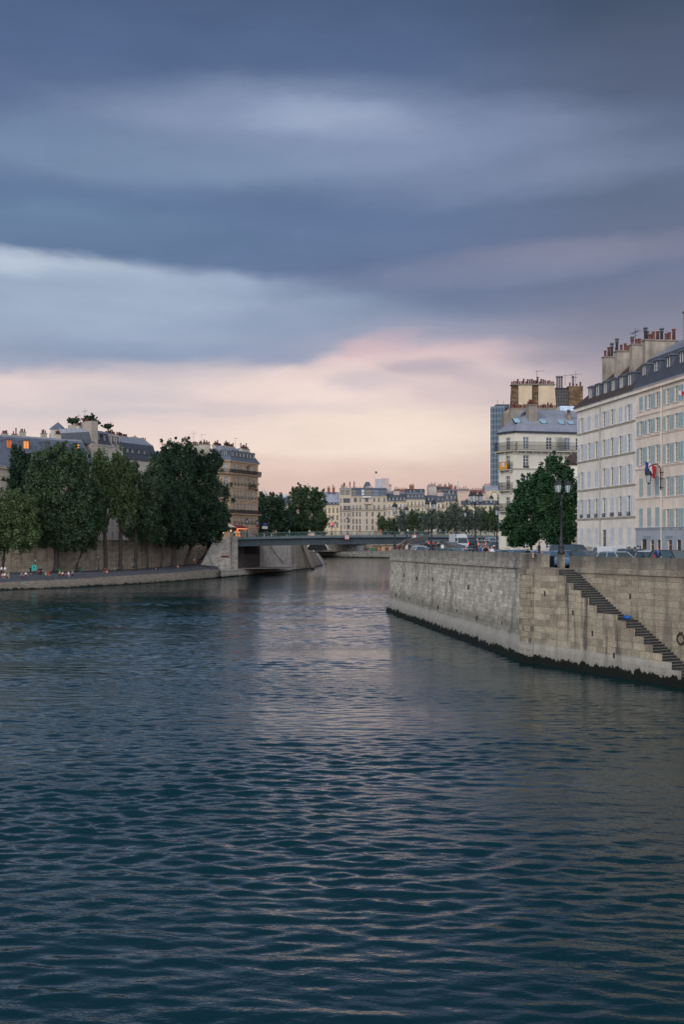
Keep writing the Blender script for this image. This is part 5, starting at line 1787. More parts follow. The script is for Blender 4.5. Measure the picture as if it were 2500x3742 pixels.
# red awning of the cafe
m = MB()
m.prism([(0, 0, 3.6), (0, -1.9, 2.75), (0, -1.9, 2.35), (0, -1.95, 2.35), (0, -1.95, 2.8), (0, 0, 3.68)], (7.0, 0, 0), 0)
o = m.build('awning', plain('red_awning_cloth', S(134, 40, 44), 0.8, 0, 0.15)); o.matrix_world = R5w @ T(0.0, -0.06, 0)
tag(o, 'dark red cafe awning at the foot of the tan corner house', 'awning')
m = MB(); m.tube([(0, 0, 0), (6.6, 0, 0)], 0.05, 6)
o = m.build('neon_tube', emit('neon_orange', (1.0, 0.42, 0.2), 2.2)); o.matrix_world = R5w @ T(0.2, -2.1, 2.62)
tag(o, 'orange neon tube lit along the edge of the cafe awning', 'neon light')
RL = random.Random(5)
for px, py, rd, lab in ((734, 1940, .34, 'white lamp glowing under the cafe terrace at the trees'), (745, 1948, .22, 'left of three red lamps glowing on the cafe terrace'), (753, 1948, .26, 'middle of three red lamps glowing on the cafe terrace'),
                        (761, 1948, .2, 'right of three red lamps glowing on the cafe terrace'), (815, 1946, .2, 'small amber lamp at the edge of the tree foliage'), (824, 1945, .16, 'tiny amber lamp nearest the cafe parasol'), (841, 1939, .3, 'orange lamp glowing under the pale cafe parasol'), (867, 1937, .24, 'amber lamp hanging under the red awning')):
    m = MB(); m.lathe([(0.02, rd * 1.1), (rd * 0.8, rd * 0.6), (rd, 0), (rd * 0.8, -rd * 0.6), (0.05, -rd)], n=10)
    m.tube([(0, 0, rd), (0, 0, rd * 2.5)], 0.02, 4)
    red = 'red' in lab
    o = m.build('terrace_lamp', emit('lamp_red' if red else 'lamp_amber', (1.0, 0.12, 0.03) if red else (1.0, 0.5, 0.18), 2.4), None, at(px, py, 318), 0, True)
    tag(o, lab, 'lamp', 'lamps of the cafe terrace')
pr = thing('cafe_parasol', 'pale open cafe parasol beside the red awning', 'parasol', at(841, 1962, 317.5))
m = MB(); m.lathe([(0.05, 3.5), (0.6, 3.25), (1.7, 2.7), (1.68, 2.6), (0.1, 3.2)], n=8); m.build('canopy', plain('parasol_cloth', S(214, 196, 170), 0.8), pr)
m = MB(); m.tube([(0, 0, 0), (0, 0, 3.5)], 0.04, 6); m.build('pole', m_iron, pr)
# the low building and steeple seen between the trees of the island point
pcx = (xat(985, 520), 520.0); pdx = (xat(1075, 520), 520.0)
r_ = thing('town_hall', 'grey classical building with slate roof seen between the trees beyond the bridge', 'building', (pcx[0], pcx[1], 9.5))
fz = foot(pcx, pdx, 14)
zz5 = lambda y: zat(y, 520)
face(r_, fz[0], fz[1], 9.5, zz5(1846), [dict(z0=zz5(1866), z1=zz5(1850), xs=[1.2 + 1.55 * i for i in range(7)], w=0.9, glass=g_dark), dict(z0=zz5(1892), z1=zz5(1873), xs=[1.2 + 1.55 * i for i in range(7)], w=0.9, glass=g_dark)], w_l)
for i in (1, 2, 3):
    face(r_, fz[i], fz[(i + 1) % 4], 9.5, zz5(1846), [], w_l)
roof(r_, fz, [(zz5(1846), [-.4] * 4, 0), (zz5(1826), [1.2] * 4, 0), (zz5(1816), [3] * 4, 0), (zz5(1806), [3.05] * 4, 1)], [m_slate2, plain('pale_roof', S(176, 180, 190), 0.6)])
c = at(965, 1974, 470)
r_ = thing('steeple', 'pale stone spire peeping above the trees beyond the bridge', 'steeple', (c.x, c.y, 9.5))
m = MB(); m.box(-1.4, 1.4, -1.4, 1.4, 0, zat(1822, 470) - 9.5); m.build('tower', w_lw, r_)
m = MB(); m.lathe([(2.0, zat(1822, 470) - 9.5), (1.3, zat(1806, 470) - 9.5), (0.7, zat(1794, 470) - 9.5), (0.05, zat(1788, 470) - 9.5)], n=8); m.build('spire', w_lw, r_)

# ---------------- far bank houses, measured in photo rows and columns
FY = 668.0
pal = dict(a=S(200, 178, 148), b=S(184, 168, 150), c=S(172, 154, 136), d=S(202, 184, 156), e=S(180, 168, 160), f=S(208, 192, 166), g=S(198, 172, 156))
m_farframe = plain('weathered_window_paint', S(128, 124, 120), 0.7, 0, 0.1)
def far_house(label, px0, px1, eave, roofs, rows, wall, roofm=m_slate, Yk=FY, depth=11, dorm=None, chims=(), name='quay_house', rail=None, gable=False):
    P0, P1 = (xat(px0, Yk), Yk), (xat(px1, Yk), Yk)
    zb = 9.4
    r = thing(name, label, 'house', (P0[0], P0[1], zb), 0, 'houses along the far bank')
    fp = foot(P0, P1, depth)
    wm = plain('far_wall_' + wall, pal[wall], 0.92, 0, 0.14, 0.4, 0.05)
    z = lambda y: zat(y, Yk)
    X = lambda p: xat(p, Yk) - P0[0]
    rr = []
    for y0, y1, xs, wpx, kw in rows:
        wpx = wpx if isinstance(wpx, list) else [wpx] * len(xs)
        rr.append(dict(z0=z(y1), z1=z(y0), xs=[X(p) for p in xs], w=[q * Yk / F for q in wpx], n=2, frame=m_farframe, **kw))
    face(r, fp[0], fp[1], zb, z(eave), rr, wm)
    for i in (1, 2, 3):
        face(r, fp[i], fp[(i + 1) % 4], zb, z(eave), [], wm)
    slab_band(r, fp[0], fp[1], z(eave) - 0.4, 0.35, 0.3, wm, 'cornice')
    if roofs:
        rings = [(z(eave), [-.35, 0, 0, 0], 0), (z(eave) + .1, [-.35, 0, 0, 0], 0)]
        for y, ins, mi in roofs:
            rings.append((z(y), [ins, 0, 0, 0], mi))
        roof(r, fp, rings, [roofm, m_zinc])
    for y0, y1, xs, wpx, ins in dorm or []:
        for p in xs:
            dormer(r, I4, X(p), ins, z(y1), round(wpx * Yk / F, 2), round((y1 - y0) * Yk / F, 2), 1.8, m_slate2, g_curt, False)
    for y0, xa_, xb_ in rail or []:
        balcony(r, I4, X(xa_), X(xb_), z(y0), 0.6, wm, 1.1, False, 0.3)
    for a_, b_, yt, yb, n, mt in chims:
        chimney(r, I4, X(a_), X(b_), 3.5, 4.6, z(yb), z(yt), n, mt, 'x', 0.1, 1.4)
    return r
d_ = dict(glass=g_dark)
dv = dict(glass=[g_dark, g_blue])
ws = dict(glass=g_dark, pat='O')
brick = plain('red_brick_stack', S(132, 84, 74), 0.9, 0, 0.25)
pinkw = plain('pinkish_party_wall', S(190, 170, 164), 0.92, 0, 0.2, 0.4)
far_house('cream house with four tall window columns right of the leafy trees', 1183, 1240, 1846, [(1836, 1.2, 0), (1800, 5.0, 1), (1797, 5.5, 1)],
          [(1856, 1874, [1190, 1204, 1218.6, 1233], 5.4, dv), (1882, 1900, [1190, 1204, 1218.6, 1233], 5.4, dv), (1909, 1928, [1190, 1204, 1218.6, 1233], 5.4, dv)], 'a',
          dorm=[(1835, 1844, [1193, 1206, 1220, 1234], 4, 0.2)], chims=[(1196, 1206, 1783, 1800, 2, brick), (1214, 1224, 1782, 1800, 2, brick)])
far_house('white gabled house half hidden behind the leafy tree', 1148, 1196, 1812, [(1797, 4, 0), (1796.5, 4.4, 0)], [(1825, 1840, [1160, 1180], 5, d_)], 'e', Yk=FY + 16)
far_house('narrow grey house with stacked loggias left of the glazed penthouse', 1240.5, 1282.5, 1787, [(1784, 1, 1), (1783, 1.4, 1)],
          [(1791, 1808, [1252, 1271], [17, 17], dict(glass=g_curt)), (1821, 1837, [1246, 1267], [4, 25], d_), (1848, 1864, [1246, 1262, 1275], [4, 12, 10], d_),
           (1874, 1888, [1247, 1260, 1271.5, 1278], 4, d_), (1895, 1910, [1247, 1260, 1275], [4, 4, 9], d_), (1918, 1933, [1247, 1260, 1275], [4, 4, 8], d_)], 'b',
          rail=[(1867, 1241, 1282)], chims=[(1246, 1262, 1776, 1790, 4, m_capst)])
penth = far_house('broad grey-beige apartment block with a glazed penthouse floor on the far bank', 1283, 1414.5, 1813, None,
          [(1820, 1834, [1299, 1317, 1341, 1368, 1385, 1405], [12, 5, 12, 6, 6, 6], d_), (1846, 1863, [1292, 1305, 1317, 1341, 1368, 1385, 1405], [5, 5, 5, 8, 6, 6, 6], dict(glass=g_blue)),
           (1870, 1887, [1291, 1304, 1316, 1341, 1362, 1386, 1406], 5.5, d_), (1896, 1914, [1291, 1304, 1316, 1341, 1362, 1386, 1406], 5.5, d_), (1920, 1936, [1291, 1304, 1316, 1341, 1362, 1386, 1406], 5.5, d_)], 'b',
          rail=[(1863, 1283, 1413)])
pz = lambda y: zat(y, FY) - 9.4
pX = lambda p: xat(p, FY) - xat(1283, FY)
m = MB(); m.box(pX(1284), pX(1413), 0.6, 10, pz(1812.9), pz(1787)); m.build('penthouse_core', plain('penthouse_core', S(150, 146, 142), 0.8), penth)
for i, (a, b_) in enumerate(((1287, 1302), (1303, 1319), (1321, 1332), (1333, 1360), (1363, 1384), (1387, 1409))):
    m = MB(); m.box(pX(a), pX(b_), 0.45, 0.59, pz(1809), pz(1789))
    m.build('penthouse_glazing', [g_curt, g_blue, m_frame, g_curt, g_blue, g_blue][i], penth)
m = MB()
for p in (1284.5, 1302.5, 1320, 1332.5, 1361.5, 1385.5, 1411):
    m.box(pX(p) - 0.2, pX(p) + 0.2, 0.2, 0.44, pz(1812), pz(1787))
m.box(pX(1284), pX(1413), 0.15, 0.44, pz(1800.5), pz(1799.5)); m.box(pX(1284), pX(1413), 0.1, 0.44, pz(1812.5), pz(1810.5))
m.build('penthouse_frame', m_slate2, penth)
m = MB(); m.tbox(pX(1283.5), pX(1414), -0.2, 10, pz(1786.9), pz(1782), 0.5, 1.5); m.build('penthouse_roof', m_slate2, penth)
m = MB(); m.tbox(pX(1326), pX(1362), 4, 10, pz(1781.9), pz(1759), 1.8, 2); m.build('roof_pavilion', m_slate, penth)
for a, b_, yt, mt in ((1374, 1397, 1748, plain('lift_house_grey', S(176, 172, 176), 0.9)), (1397.3, 1423, 1746, pinkw)):
    m = MB(); m.box(pX(a), pX(b_), 5, 10, pz(1790), pz(yt)); m.build('lift_house', mt, penth)
for p, yt in ((1257, 1762), (1279, 1759), (1295, 1758)):
    m = MB(); m.tube([(pX(p), 5, pz(1790)), (pX(p), 5, pz(yt))], 0.35, 8); m.build('flue', brick, penth)
m = MB()
rr_ = random.Random(2)
for i in range(16):
    p = 1262 + i * 6.6 + rr_.uniform(-2, 2)
    m.box(pX(p), pX(p + rr_.uniform(2, 5)), 4, 6, pz(1783), pz(1783 - rr_.uniform(3, 10)))
m.build('roof_stacks', pinkw, penth)
m = MB(); m.tube([(0, 0, 0), (0, 0, 9)], 0.08, 5); m.build('flagpole', m_wht, penth, (pX(1372), 6, pz(1775)))
m = MB(); m.prism([(0, 0, 0), (1.3, 0.3, -0.2), (1.2, 0.4, -1.5), (0, 0, -1.2)], (0, 0.03, 0)); m.build('flag', m_slate, penth, (pX(1372), 6, pz(1775) + 8.8))
m = MB(); m.box(pX(1333), pX(1357), -1.2, -0.003, pz(1842), pz(1836)); m.build('bow_balcony', plain('far_wall_b', pal['b']), penth)
m = MB(); m.box(pX(1325), pX(1357), -1.0, -0.003, pz(1818.5), pz(1814.5)); m.build('sun_awning', m_wht, penth)
far_house('grey-roofed house with white shutters and five dormers on the far bank', 1415, 1484, 1833, [(1821, 1.2, 0), (1803, 5, 0), (1801, 5.4, 1)],
          [(1842, 1858, [1423.5, 1438, 1451.5, 1465, 1478.5], 4, ws), (1868, 1884, [1423.5, 1438, 1451.5, 1465, 1478.5], 4, ws), (1895, 1910, [1423.5, 1438, 1451.5, 1465, 1478.5], 4, ws)], 'a',
          dorm=[(1819, 1832, [1423.5, 1438, 1451.5, 1465, 1478.5], 6, 0.2)], rail=[(1859, 1415.5, 1483.5)], chims=[(1440, 1462, 1793, 1808, 5, pinkw)])
far_house('house with tall two-tier slate roof beside the white-shuttered one', 1484.5, 1554, 1826, [(1802, 1.5, 0), (1800, 2.2, 1), (1786, 5, 0), (1785, 5.4, 0)],
          [(1833, 1849, [1492, 1505, 1518.5, 1532, 1545], 5, dv), (1856, 1870, [1492, 1505, 1518.5, 1532, 1545], 5, dv), (1880, 1896, [1492, 1505, 1518.5, 1532, 1545], 5, dv)], 'd',
          dorm=[(1809, 1823, [1493, 1506.5, 1520, 1533, 1546], 6, 0.3), (1790, 1797, [1502, 1515, 1541, 1554], 4.5, 2.6)], rail=[(1850, 1485, 1553)], chims=[(1498, 1515, 1774, 1788, 4, brick)])
far_house('low pale house with plain dark roof in the middle of the far row', 1554.5, 1623, 1837, [(1812, 3.5, 0), (1809, 5, 0)],
          [(1842, 1858, [1567, 1604, 1619], 5.5, d_), (1866, 1880, [1567, 1602, 1617], 5.5, d_)], 'f', dorm=[(1820, 1832, [1568, 1583, 1604, 1619], 5, 1.0)], rail=[(1858, 1555, 1622)],
          chims=[(1600, 1627, 1799, 1814, 6, pinkw)])
far_house('slim house with very steep dark roof and two rows of dormers', 1623.5, 1673, 1833, [(1805, 1.8, 0), (1803, 2.6, 1), (1790, 5, 0), (1789, 5.5, 1)],
          [(1836, 1846, [1634, 1650, 1665], 5.5, d_), (1855, 1870, [1634, 1650, 1665], 5, d_)], 'd', dorm=[(1812, 1827, [1635, 1650.5, 1665], 7, 0.3), (1793, 1802, [1644, 1659], 5, 2.6)], rail=[(1850, 1624, 1672)])
far_house('house end showing a blank patched gable wall on the far bank', 1673.5, 1717, 1794, [(1792, 3, 0), (1791, 4, 0)], [], 'g', Yk=FY - 2)
far_house('long low house with dark roof and spaced dormers at the right of the far row', 1690, 1830, 1846, [(1830, 3.6, 0), (1828, 5, 0)],
          [(1851, 1859, [1762, 1776, 1792, 1807], 7, d_), (1868, 1880, [1762, 1776, 1792, 1807], 7, d_)], 'd', Yk=FY - 8, dorm=[(1833, 1843, [1715, 1747, 1780, 1809], 6, 1.3)])
far_house('pink-walled house behind the long low one', 1720, 1778, 1803, [(1801, 2, 0), (1798, 4, 0)], [], 'g', Yk=FY + 14, chims=[(1722, 1775, 1790, 1800, 9, brick)])
far_house('white house end with a blue curved zinc roof near the tower', 1772, 1822, 1793, [(1782, 1.5, 1), (1775, 3.4, 1), (1773, 5, 1)], [], 'f', Yk=FY + 26, chims=[(1773, 1796, 1772, 1796, 5, pinkw)])
far_house('house with tall whitish party wall standing behind the middle of the far row', 1566, 1596, 1775, [(1774, 1, 1), (1773, 2, 1)], [], 'e', Yk=FY + 16, chims=[(1568, 1595, 1772, 1780, 6, brick)])
far_house('tan gabled house behind the steep-roofed one', 1596.5, 1642, 1790, [(1777, 5.4, 0), (1776.5, 5.5, 0)], [], 'c', Yk=FY + 18, chims=[(1600, 1618, 1776, 1790, 4, brick), (1625, 1634, 1773, 1790, 2, brick)])
far_house('reddish row house with many stacks behind the steep roofs', 1642.5, 1719, 1792, [(1788, 3, 1), (1786, 5, 1)], [], 'g', Yk=FY + 22, chims=[(1642, 1657, 1774, 1790, 4, brick), (1662, 1672, 1780, 1790, 3, brick), (1680, 1716, 1786, 1792, 5, brick)])
far_house('low brick-topped house behind the white-shuttered one', 1415, 1500, 1800, [(1796, 3, 1), (1792, 5, 1)], [], 'c', Yk=FY + 24, chims=[(1420, 1432, 1776, 1796, 3, pinkw), (1442, 1490, 1788, 1796, 8, brick)])
c = at(1675, 1974, 700)
r_ = thing('phone_mast', 'thin antenna mast with white panels above the far roofs', 'mast', (c.x, c.y, zat(1800, 700)))
m = MB(); m.tube([(0, 0, 0), (0, 0, 6.8)], 0.14, 6); m.build('pole', m_iron, r_)
m = MB(); m.box(-0.5, -0.15, -0.3, 0.1, 3.6, 6.6); m.box(0.2, 0.5, -0.3, 0.1, 3.2, 6.0); m.build('panel', m_wht, r_)
# ------------------------------------------------------------------ trees
def leafmat(name, a, b, tr=0.25):
    m, t = newmat(name)
    g = t.n('NewGeometry')
    rnd = g.outputs['Random Per Island']
    tc = t.n('TexCoord').outputs['Object']
    nz = t.noise(tc, 0.45, 3)
    k = t.math('ADD', t.math('MULTIPLY', rnd, 0.5), t.math('MULTIPLY', t.smooth(nz.outputs[0], 0.35, 0.65), 0.5))
    col = t.mix(k, c4(a), c4(b))
    d = t.n('BsdfPrincipled')
    t.set(d.inputs['Base Color'], col)
    d.inputs['Roughness'].default_value = 0.55
    d.inputs['Specular IOR Level'].default_value = 0.3
    tl = t.n('BsdfTranslucent', None, Color=col)
    mx = t.n('MixShader', None, i0=tr, i1=d.outputs[0], i2=tl.outputs[0])
    o = t.n('OutputMaterial')
    t.t.links.new(mx.outputs[0], o.inputs[0])
    return m
lf_dark = leafmat('dark_leaves', (0.015, 0.038, 0.024), (0.048, 0.094, 0.048))
lf_mid = leafmat('poplar_leaves', (0.030, 0.060, 0.030), (0.096, 0.154, 0.068))
lf_lite = leafmat('light_leaves', (0.052, 0.086, 0.034), (0.146, 0.204, 0.080))
lf_silver = leafmat('silver_leaves', (0.050, 0.085, 0.062), (0.170, 0.215, 0.165))
lf_chest = leafmat('chestnut_leaves', (0.016, 0.052, 0.024), (0.060, 0.140, 0.055))
m_bark = plain('bark', S(74, 64, 58), 0.95, 0, 0.35, 2.0, 0.5)

def leaves(rng, cl, rad, nper, size, stretch=1.0):
    """leaf-sized folded quads scattered through clumps"""
    n = len(cl) * nper
    c = np.repeat(cl, nper, axis=0)
    r = np.repeat(rad, nper)[:, None]
    v = rng.normal(size=(n, 3))
    v /= np.linalg.norm(v, axis=1)[:, None]
    p = c + v * (rng.random((n, 1)) ** 0.45) * r * np.array([1, 1, stretch])
    nrm = v * 0.55 + rng.normal(size=(n, 3)) * 0.6 + np.array([0, 0, 0.35])
    nrm /= np.linalg.norm(nrm, axis=1)[:, None]
    a = np.cross(nrm, rng.normal(size=(n, 3)))
    a /= np.linalg.norm(a, axis=1)[:, None]
    b = np.cross(nrm, a)
    s = (size * 0.8 * rng.uniform(0.6, 1.35, (n, 1)))
    q = np.empty((n, 4, 3))
    q[:, 0] = p - a * s
    q[:, 1] = p - b * s * 0.6 + nrm * s * 0.15
    q[:, 2] = p + a * s
    q[:, 3] = p + b * s * 0.6 + nrm * s * 0.15
    return q.reshape(-1, 3)

def mesh_quads(name, V, mat):
    me = bpy.data.meshes.new(name)
    n = len(V) // 4
    me.vertices.add(n * 4)
    me.vertices.foreach_set('co', V.astype(np.float32).ravel())
    me.loops.add(n * 4)
    me.loops.foreach_set('vertex_index', np.arange(n * 4, dtype=np.int32))
    me.polygons.add(n)
    me.polygons.foreach_set('loop_start', np.arange(0, n * 4, 4, dtype=np.int32))
    me.polygons.foreach_set('loop_total', np.full(n, 4, dtype=np.int32))
    me.materials.append(mat)
    me.update()
    me.validate()
    return me

def tree(label, base, Y, ells, mat, tr, seed, leaf=0.3, group=None, name='tree', dens=1.0, clump=0.15, nper=52, stretch=1.35, trunk_to=None, cat='tree'):
    """ells: crown lobes (px, py, rx, ry, depth offset) at distance Y; base: foot of the trunk"""
    rng = np.random.default_rng(seed)
    rr = random.Random(seed)
    root = thing(name, label, cat, base, 0, group)
    base = Vector(base)
    cl, rd = [], []
    for e in ells:
        px, py, rx, ry = e[:4]
        dy = e[4] if len(e) > 4 else 0.0
        c = at(px, py, Y + dy)
        a, b = rx * Y / F, ry * Y / F
        dpt = max(a * 0.9, 1.0)
        k = int(dens * (26 + 9.0 * (a * b + a * dpt + b * dpt) / (1 + 0.18 * (a + b))) * 0.62)
        v = rng.normal(size=(k, 3))
        v /= np.linalg.norm(v, axis=1)[:, None]
        u = (0.25 + 0.75 * rng.random((k, 1))) ** 0.55
        p = np.array(c) + v * u * np.array([a, dpt, b]) * 0.93
        cl.append(p)
        rd.append(np.full(k, 1.0) * rng.uniform(0.6, 1.3, k) * (clump * (a + b) * 0.5 + 0.35))
    cl = np.concatenate(cl) - np.array(base)
    rd = np.concatenate(rd)
    keep = rng.random(len(cl)) < 0.78
    cl, rd = cl[keep], rd[keep]
    # sprays that stick out of the outline
    k = int(len(cl) * 0.28)
    ii = rng.integers(0, len(cl), k)
    ctr0 = cl.mean(axis=0)
    outv = cl[ii] - ctr0
    outv /= np.linalg.norm(outv, axis=1)[:, None]
    cl = np.concatenate([cl, cl[ii] + (outv + np.array([0, 0, 0.5])) * (rd[ii] * rng.uniform(0.7, 1.5, k))[:, None]])
    rd = np.concatenate([rd, rd[ii] * rng.uniform(0.35, 0.6, k)])
    V = leaves(rng, cl, rd, nper, leaf, stretch)
    obj('crown', mesh_quads('crown', V, mat), root)
    m = MB()
    zs = cl[:, 2]
    top = float(np.percentile(zs, 72))
    ctr = cl.mean(axis=0)
    mid = Vector((ctr[0] * 0.5, ctr[1] * 0.5, top * 0.45))
    hi = Vector((ctr[0], ctr[1], top))
    m.tube([(0, 0, -0.4), (0, 0, 0.25), (0.05, 0, 1.2), mid * 0.5 + Vector((rr.uniform(-.1, .1), 0, 0)), mid, (mid + hi) / 2, hi], [tr * 1.7, tr * 1.25, tr, tr * 0.92, tr * 0.8, tr * 0.5, tr * 0.15], 9)
    idx = list(range(len(cl)))
    rr.shuffle(idx)
    for i in idx[:14]:
        q = Vector(cl[i])
        f = rr.uniform(0.35, 0.8)
        s0 = mid * (f / 0.5) if f < 0.5 else mid.lerp(hi, (f - 0.5) / 0.6)
        if q.z < s0.z + 0.3:
            s0 = mid * 0.85
        k = s0.lerp(q, 0.5) + Vector((0, 0, abs(q.z - s0.z) * 0.12 + 0.3))
        m.tube([s0, k, q], [tr * 0.38, tr * 0.22, tr * 0.06], 6)
    m.build('trunk', m_bark, root, smooth=True)
    return root

def qbase(px, py, Y):
    p = at(px, py, Y)
    return (p.x, p.y, p.z)
GT = 'trees on the left lower quay'
tree('low broad tree cut by the left edge, lighter crown hanging over the quay wall', qbase(6, 2094, 250), 248, [(-30, 1890, 80, 120), (40, 1880, 70, 100), (95, 1890, 45, 95), (60, 1960, 70, 60), (110, 1955, 35, 50), (-20, 1985, 70, 45)], lf_lite, 0.45, 1, 0.30, GT, 'quay_tree')
tree('narrow dark tree left of the biggest round crown', qbase(98, 2088, 266), 268, [(72, 1700, 42, 68), (58, 1770, 30, 70), (100, 1800, 40, 100), (85, 1730, 45, 80)], lf_dark, 0.35, 2, 0.28, GT, 'quay_tree')
tree('biggest round-crowned tree on the left quay, hiding the mansion', qbase(204, 2085, 258), 258, [(190, 1690, 75, 66), (270, 1700, 62, 75), (140, 1760, 55, 90), (215, 1790, 105, 105), (300, 1800, 42, 105), (110, 1830, 38, 80), (190, 1890, 105, 95), (290, 1900, 62, 95), (240, 1965, 80, 50), (160, 1950, 60, 45)], lf_mid, 0.62, 3, 0.30, GT, 'quay_tree')
tree('thin-trunked tree tucked against the biggest round crown', qbase(279, 2084, 264), 265, [(330, 1920, 58, 75), (350, 1840, 42, 80), (310, 1975, 45, 40)], lf_mid, 0.28, 4, 0.28, GT, 'quay_tree')
tree('light green poplar left of the street gap, straight trunk before the wall', qbase(384, 2085, 268), 268, [(365, 1700, 32, 62), (385, 1740, 45, 75), (360, 1800, 45, 90), (410, 1830, 42, 85)], lf_lite, 0.5, 5, 0.28, GT, 'quay_tree')
tree('light green poplar with stout trunk beside the bench', qbase(437, 2081, 273), 272, [(425, 1710, 36, 62), (440, 1770, 45, 85), (455, 1850, 48, 85)], lf_lite, 0.5, 6, 0.28, GT, 'quay_tree')
tree('green poplar with forked trunk above the standing couple', qbase(492, 2080, 278), 277, [(470, 1725, 36, 62), (490, 1790, 50, 90), (530, 1830, 42, 90), (520, 1890, 45, 60)], lf_mid, 0.45, 7, 0.28, GT, 'quay_tree')
tree('thin leaning tree between the poplar and the big dark tree', qbase(538, 2076, 283), 282, [(560, 1775, 45, 85), (545, 1860, 50, 90), (510, 1940, 60, 40), (560, 1950, 45, 40)], lf_mid, 0.28, 8, 0.28, GT, 'quay_tree')
tree('slender tree with a thin trunk left of the dark stout one', qbase(588, 2070, 288), 289, [(610, 1860, 55, 90), (590, 1940, 55, 55), (640, 1900, 50, 80)], lf_dark, 0.26, 9, 0.28, GT, 'quay_tree')
tree('tallest dark tree, stout black trunk flaring at its foot', qbase(634, 2066, 296), 297, [(622, 1655, 38, 52), (680, 1670, 45, 62), (600, 1720, 55, 75), (655, 1740, 70, 90), (600, 1810, 60, 80), (670, 1850, 75, 95), (650, 1950, 70, 52)], lf_dark, 0.62, 10, 0.30, GT, 'quay_tree')
tree('dark tree nearest the bridge abutment, crown spreading over the cafe', qbase(681, 2062, 303), 303, [(722, 1700, 48, 55), (745, 1770, 62, 85), (785, 1830, 55, 90), (740, 1870, 80, 85), (805, 1900, 38, 62), (770, 1945, 60, 38), (710, 1955, 55, 40), (800, 1690, 14, 18), (775, 1690, 28, 50)], lf_dark, 0.5, 11, 0.30, GT, 'quay_tree')
GM = 'trees on the island point beyond the bridge'
zg = 9.9
def gb(px, Y, z=zg):
    return (xat(px, Y), Y, z)
tree('dark green tree beside the balconied house beyond the bridge', gb(985, 400), 400, [(958, 1850, 32, 55), (1000, 1850, 45, 48), (975, 1900, 50, 60), (1035, 1900, 32, 55), (1010, 1930, 40, 35), (948, 1920, 22, 45)], lf_dark, 0.4, 21, 0.34, GM, 'park_tree')
tree('taller airy tree in the middle beyond the bridge', gb(1120, 410), 410, [(1090, 1805, 28, 30), (1130, 1825, 45, 50), (1165, 1830, 28, 45), (1085, 1860, 40, 55), (1140, 1885, 55, 55), (1070, 1910, 40, 45), (1165, 1910, 35, 45), (1110, 1925, 55, 32)], lf_mid, 0.45, 22, 0.34, GM, 'park_tree', 0.85)
tree('low bushy tree filling between the two park trees', gb(1050, 425), 425, [(1050, 1910, 40, 45), (1030, 1930, 35, 30), (1085, 1930, 40, 30)], lf_dark, 0.3, 23, 0.34, GM, 'park_tree')
GF = 'silvery trees in a row on the far bank'
fl_ = [(1345, [(1345, 1905, 34, 40), (1330, 1930, 40, 34), (1370, 1925, 34, 40)], lf_silver, 'first broad silver tree from the left in the far row'),
       (1400, [(1398, 1915, 22, 32), (1410, 1935, 26, 26)], lf_mid, 'small green tree after the first silver one in the far row'),
       (1437, [(1432, 1925, 24, 34), (1445, 1930, 22, 30)], lf_mid, 'low green tree behind the first two quay lamps'),
       (1478, [(1470, 1905, 28, 38), (1490, 1920, 30, 38)], lf_silver, 'silver tree between the first two tall quay lamps'),
       (1520, [(1515, 1895, 26, 32), (1535, 1900, 26, 32), (1520, 1930, 34, 26)], lf_mid, 'green tree behind the tall arrow sign'),
       (1562, [(1560, 1915, 30, 42), (1575, 1900, 26, 36)], lf_silver, 'silver tree behind the second three-lantern lamp'),
       (1615, [(1612, 1905, 34, 46), (1630, 1920, 30, 38)], lf_silver, 'silver tree left of the tallest pair in the far row'),
       (1665, [(1660, 1880, 34, 48), (1675, 1905, 36, 50)], lf_silver, 'tallest silver tree of the far row'),
       (1705, [(1700, 1895, 30, 52), (1722, 1905, 30, 46)], lf_silver, 'silver tree just left of the third three-lantern lamp'),
       (1758, [(1752, 1900, 36, 46), (1775, 1910, 28, 42)], lf_silver, 'silver tree right of the third three-lantern lamp'),
       (1808, [(1800, 1900, 34, 50), (1825, 1900, 30, 50)], lf_mid, 'last tree of the far row, against the corner house')]
for i, (px, e, mt, lab) in enumerate(fl_):
    b = farpt(px, 21.0, 9.6)
    tree(lab, (b.x, b.y, b.z), b.y, e, mt, 0.3, 40 + i, 0.42, GF, 'quay_tree', 0.8, 0.16, 34)
GC = 'chestnut trees on the right bank street'
tree('left chestnut tree, low wide crown over the parked cars', gb(1942, 150, zstreet(150)), 150, [(1985, 1800, 40, 50), (1975, 1745, 30, 34), (1945, 1775, 36, 36), (1915, 1790, 24, 22), (1925, 1830, 45, 40), (1900, 1830, 22, 22), (1945, 1850, 55, 60), (1975, 1810, 45, 50), (1990, 1870, 50, 55), (1890, 1880, 40, 45), (1850, 1925, 28, 28), (1900, 1940, 55, 45), (1965, 1915, 52, 58), (1890, 1975, 24, 22), (1945, 1960, 30, 30)], lf_chest, 0.17, 61, 0.19, GC, 'chestnut_tree', 1.5, 0.15, 46, 1.0)
tree('right chestnut tree, taller crown against the shuttered house', gb(2047, 146, zstreet(146)), 146, [(2025, 1705, 30, 36), (2062, 1730, 36, 36), (2000, 1760, 36, 42), (2050, 1800, 52, 60), (2092, 1800, 20, 70), (2010, 1840, 46, 50), (2070, 1880, 42, 62), (2020, 1920, 55, 58), (2075, 1945, 36, 40), (2040, 1970, 36, 26)], lf_chest, 0.22, 62, 0.19, GC, 'chestnut_tree', 1.5, 0.15, 46, 1.0)
GB_ = 'bushes of the roof garden'
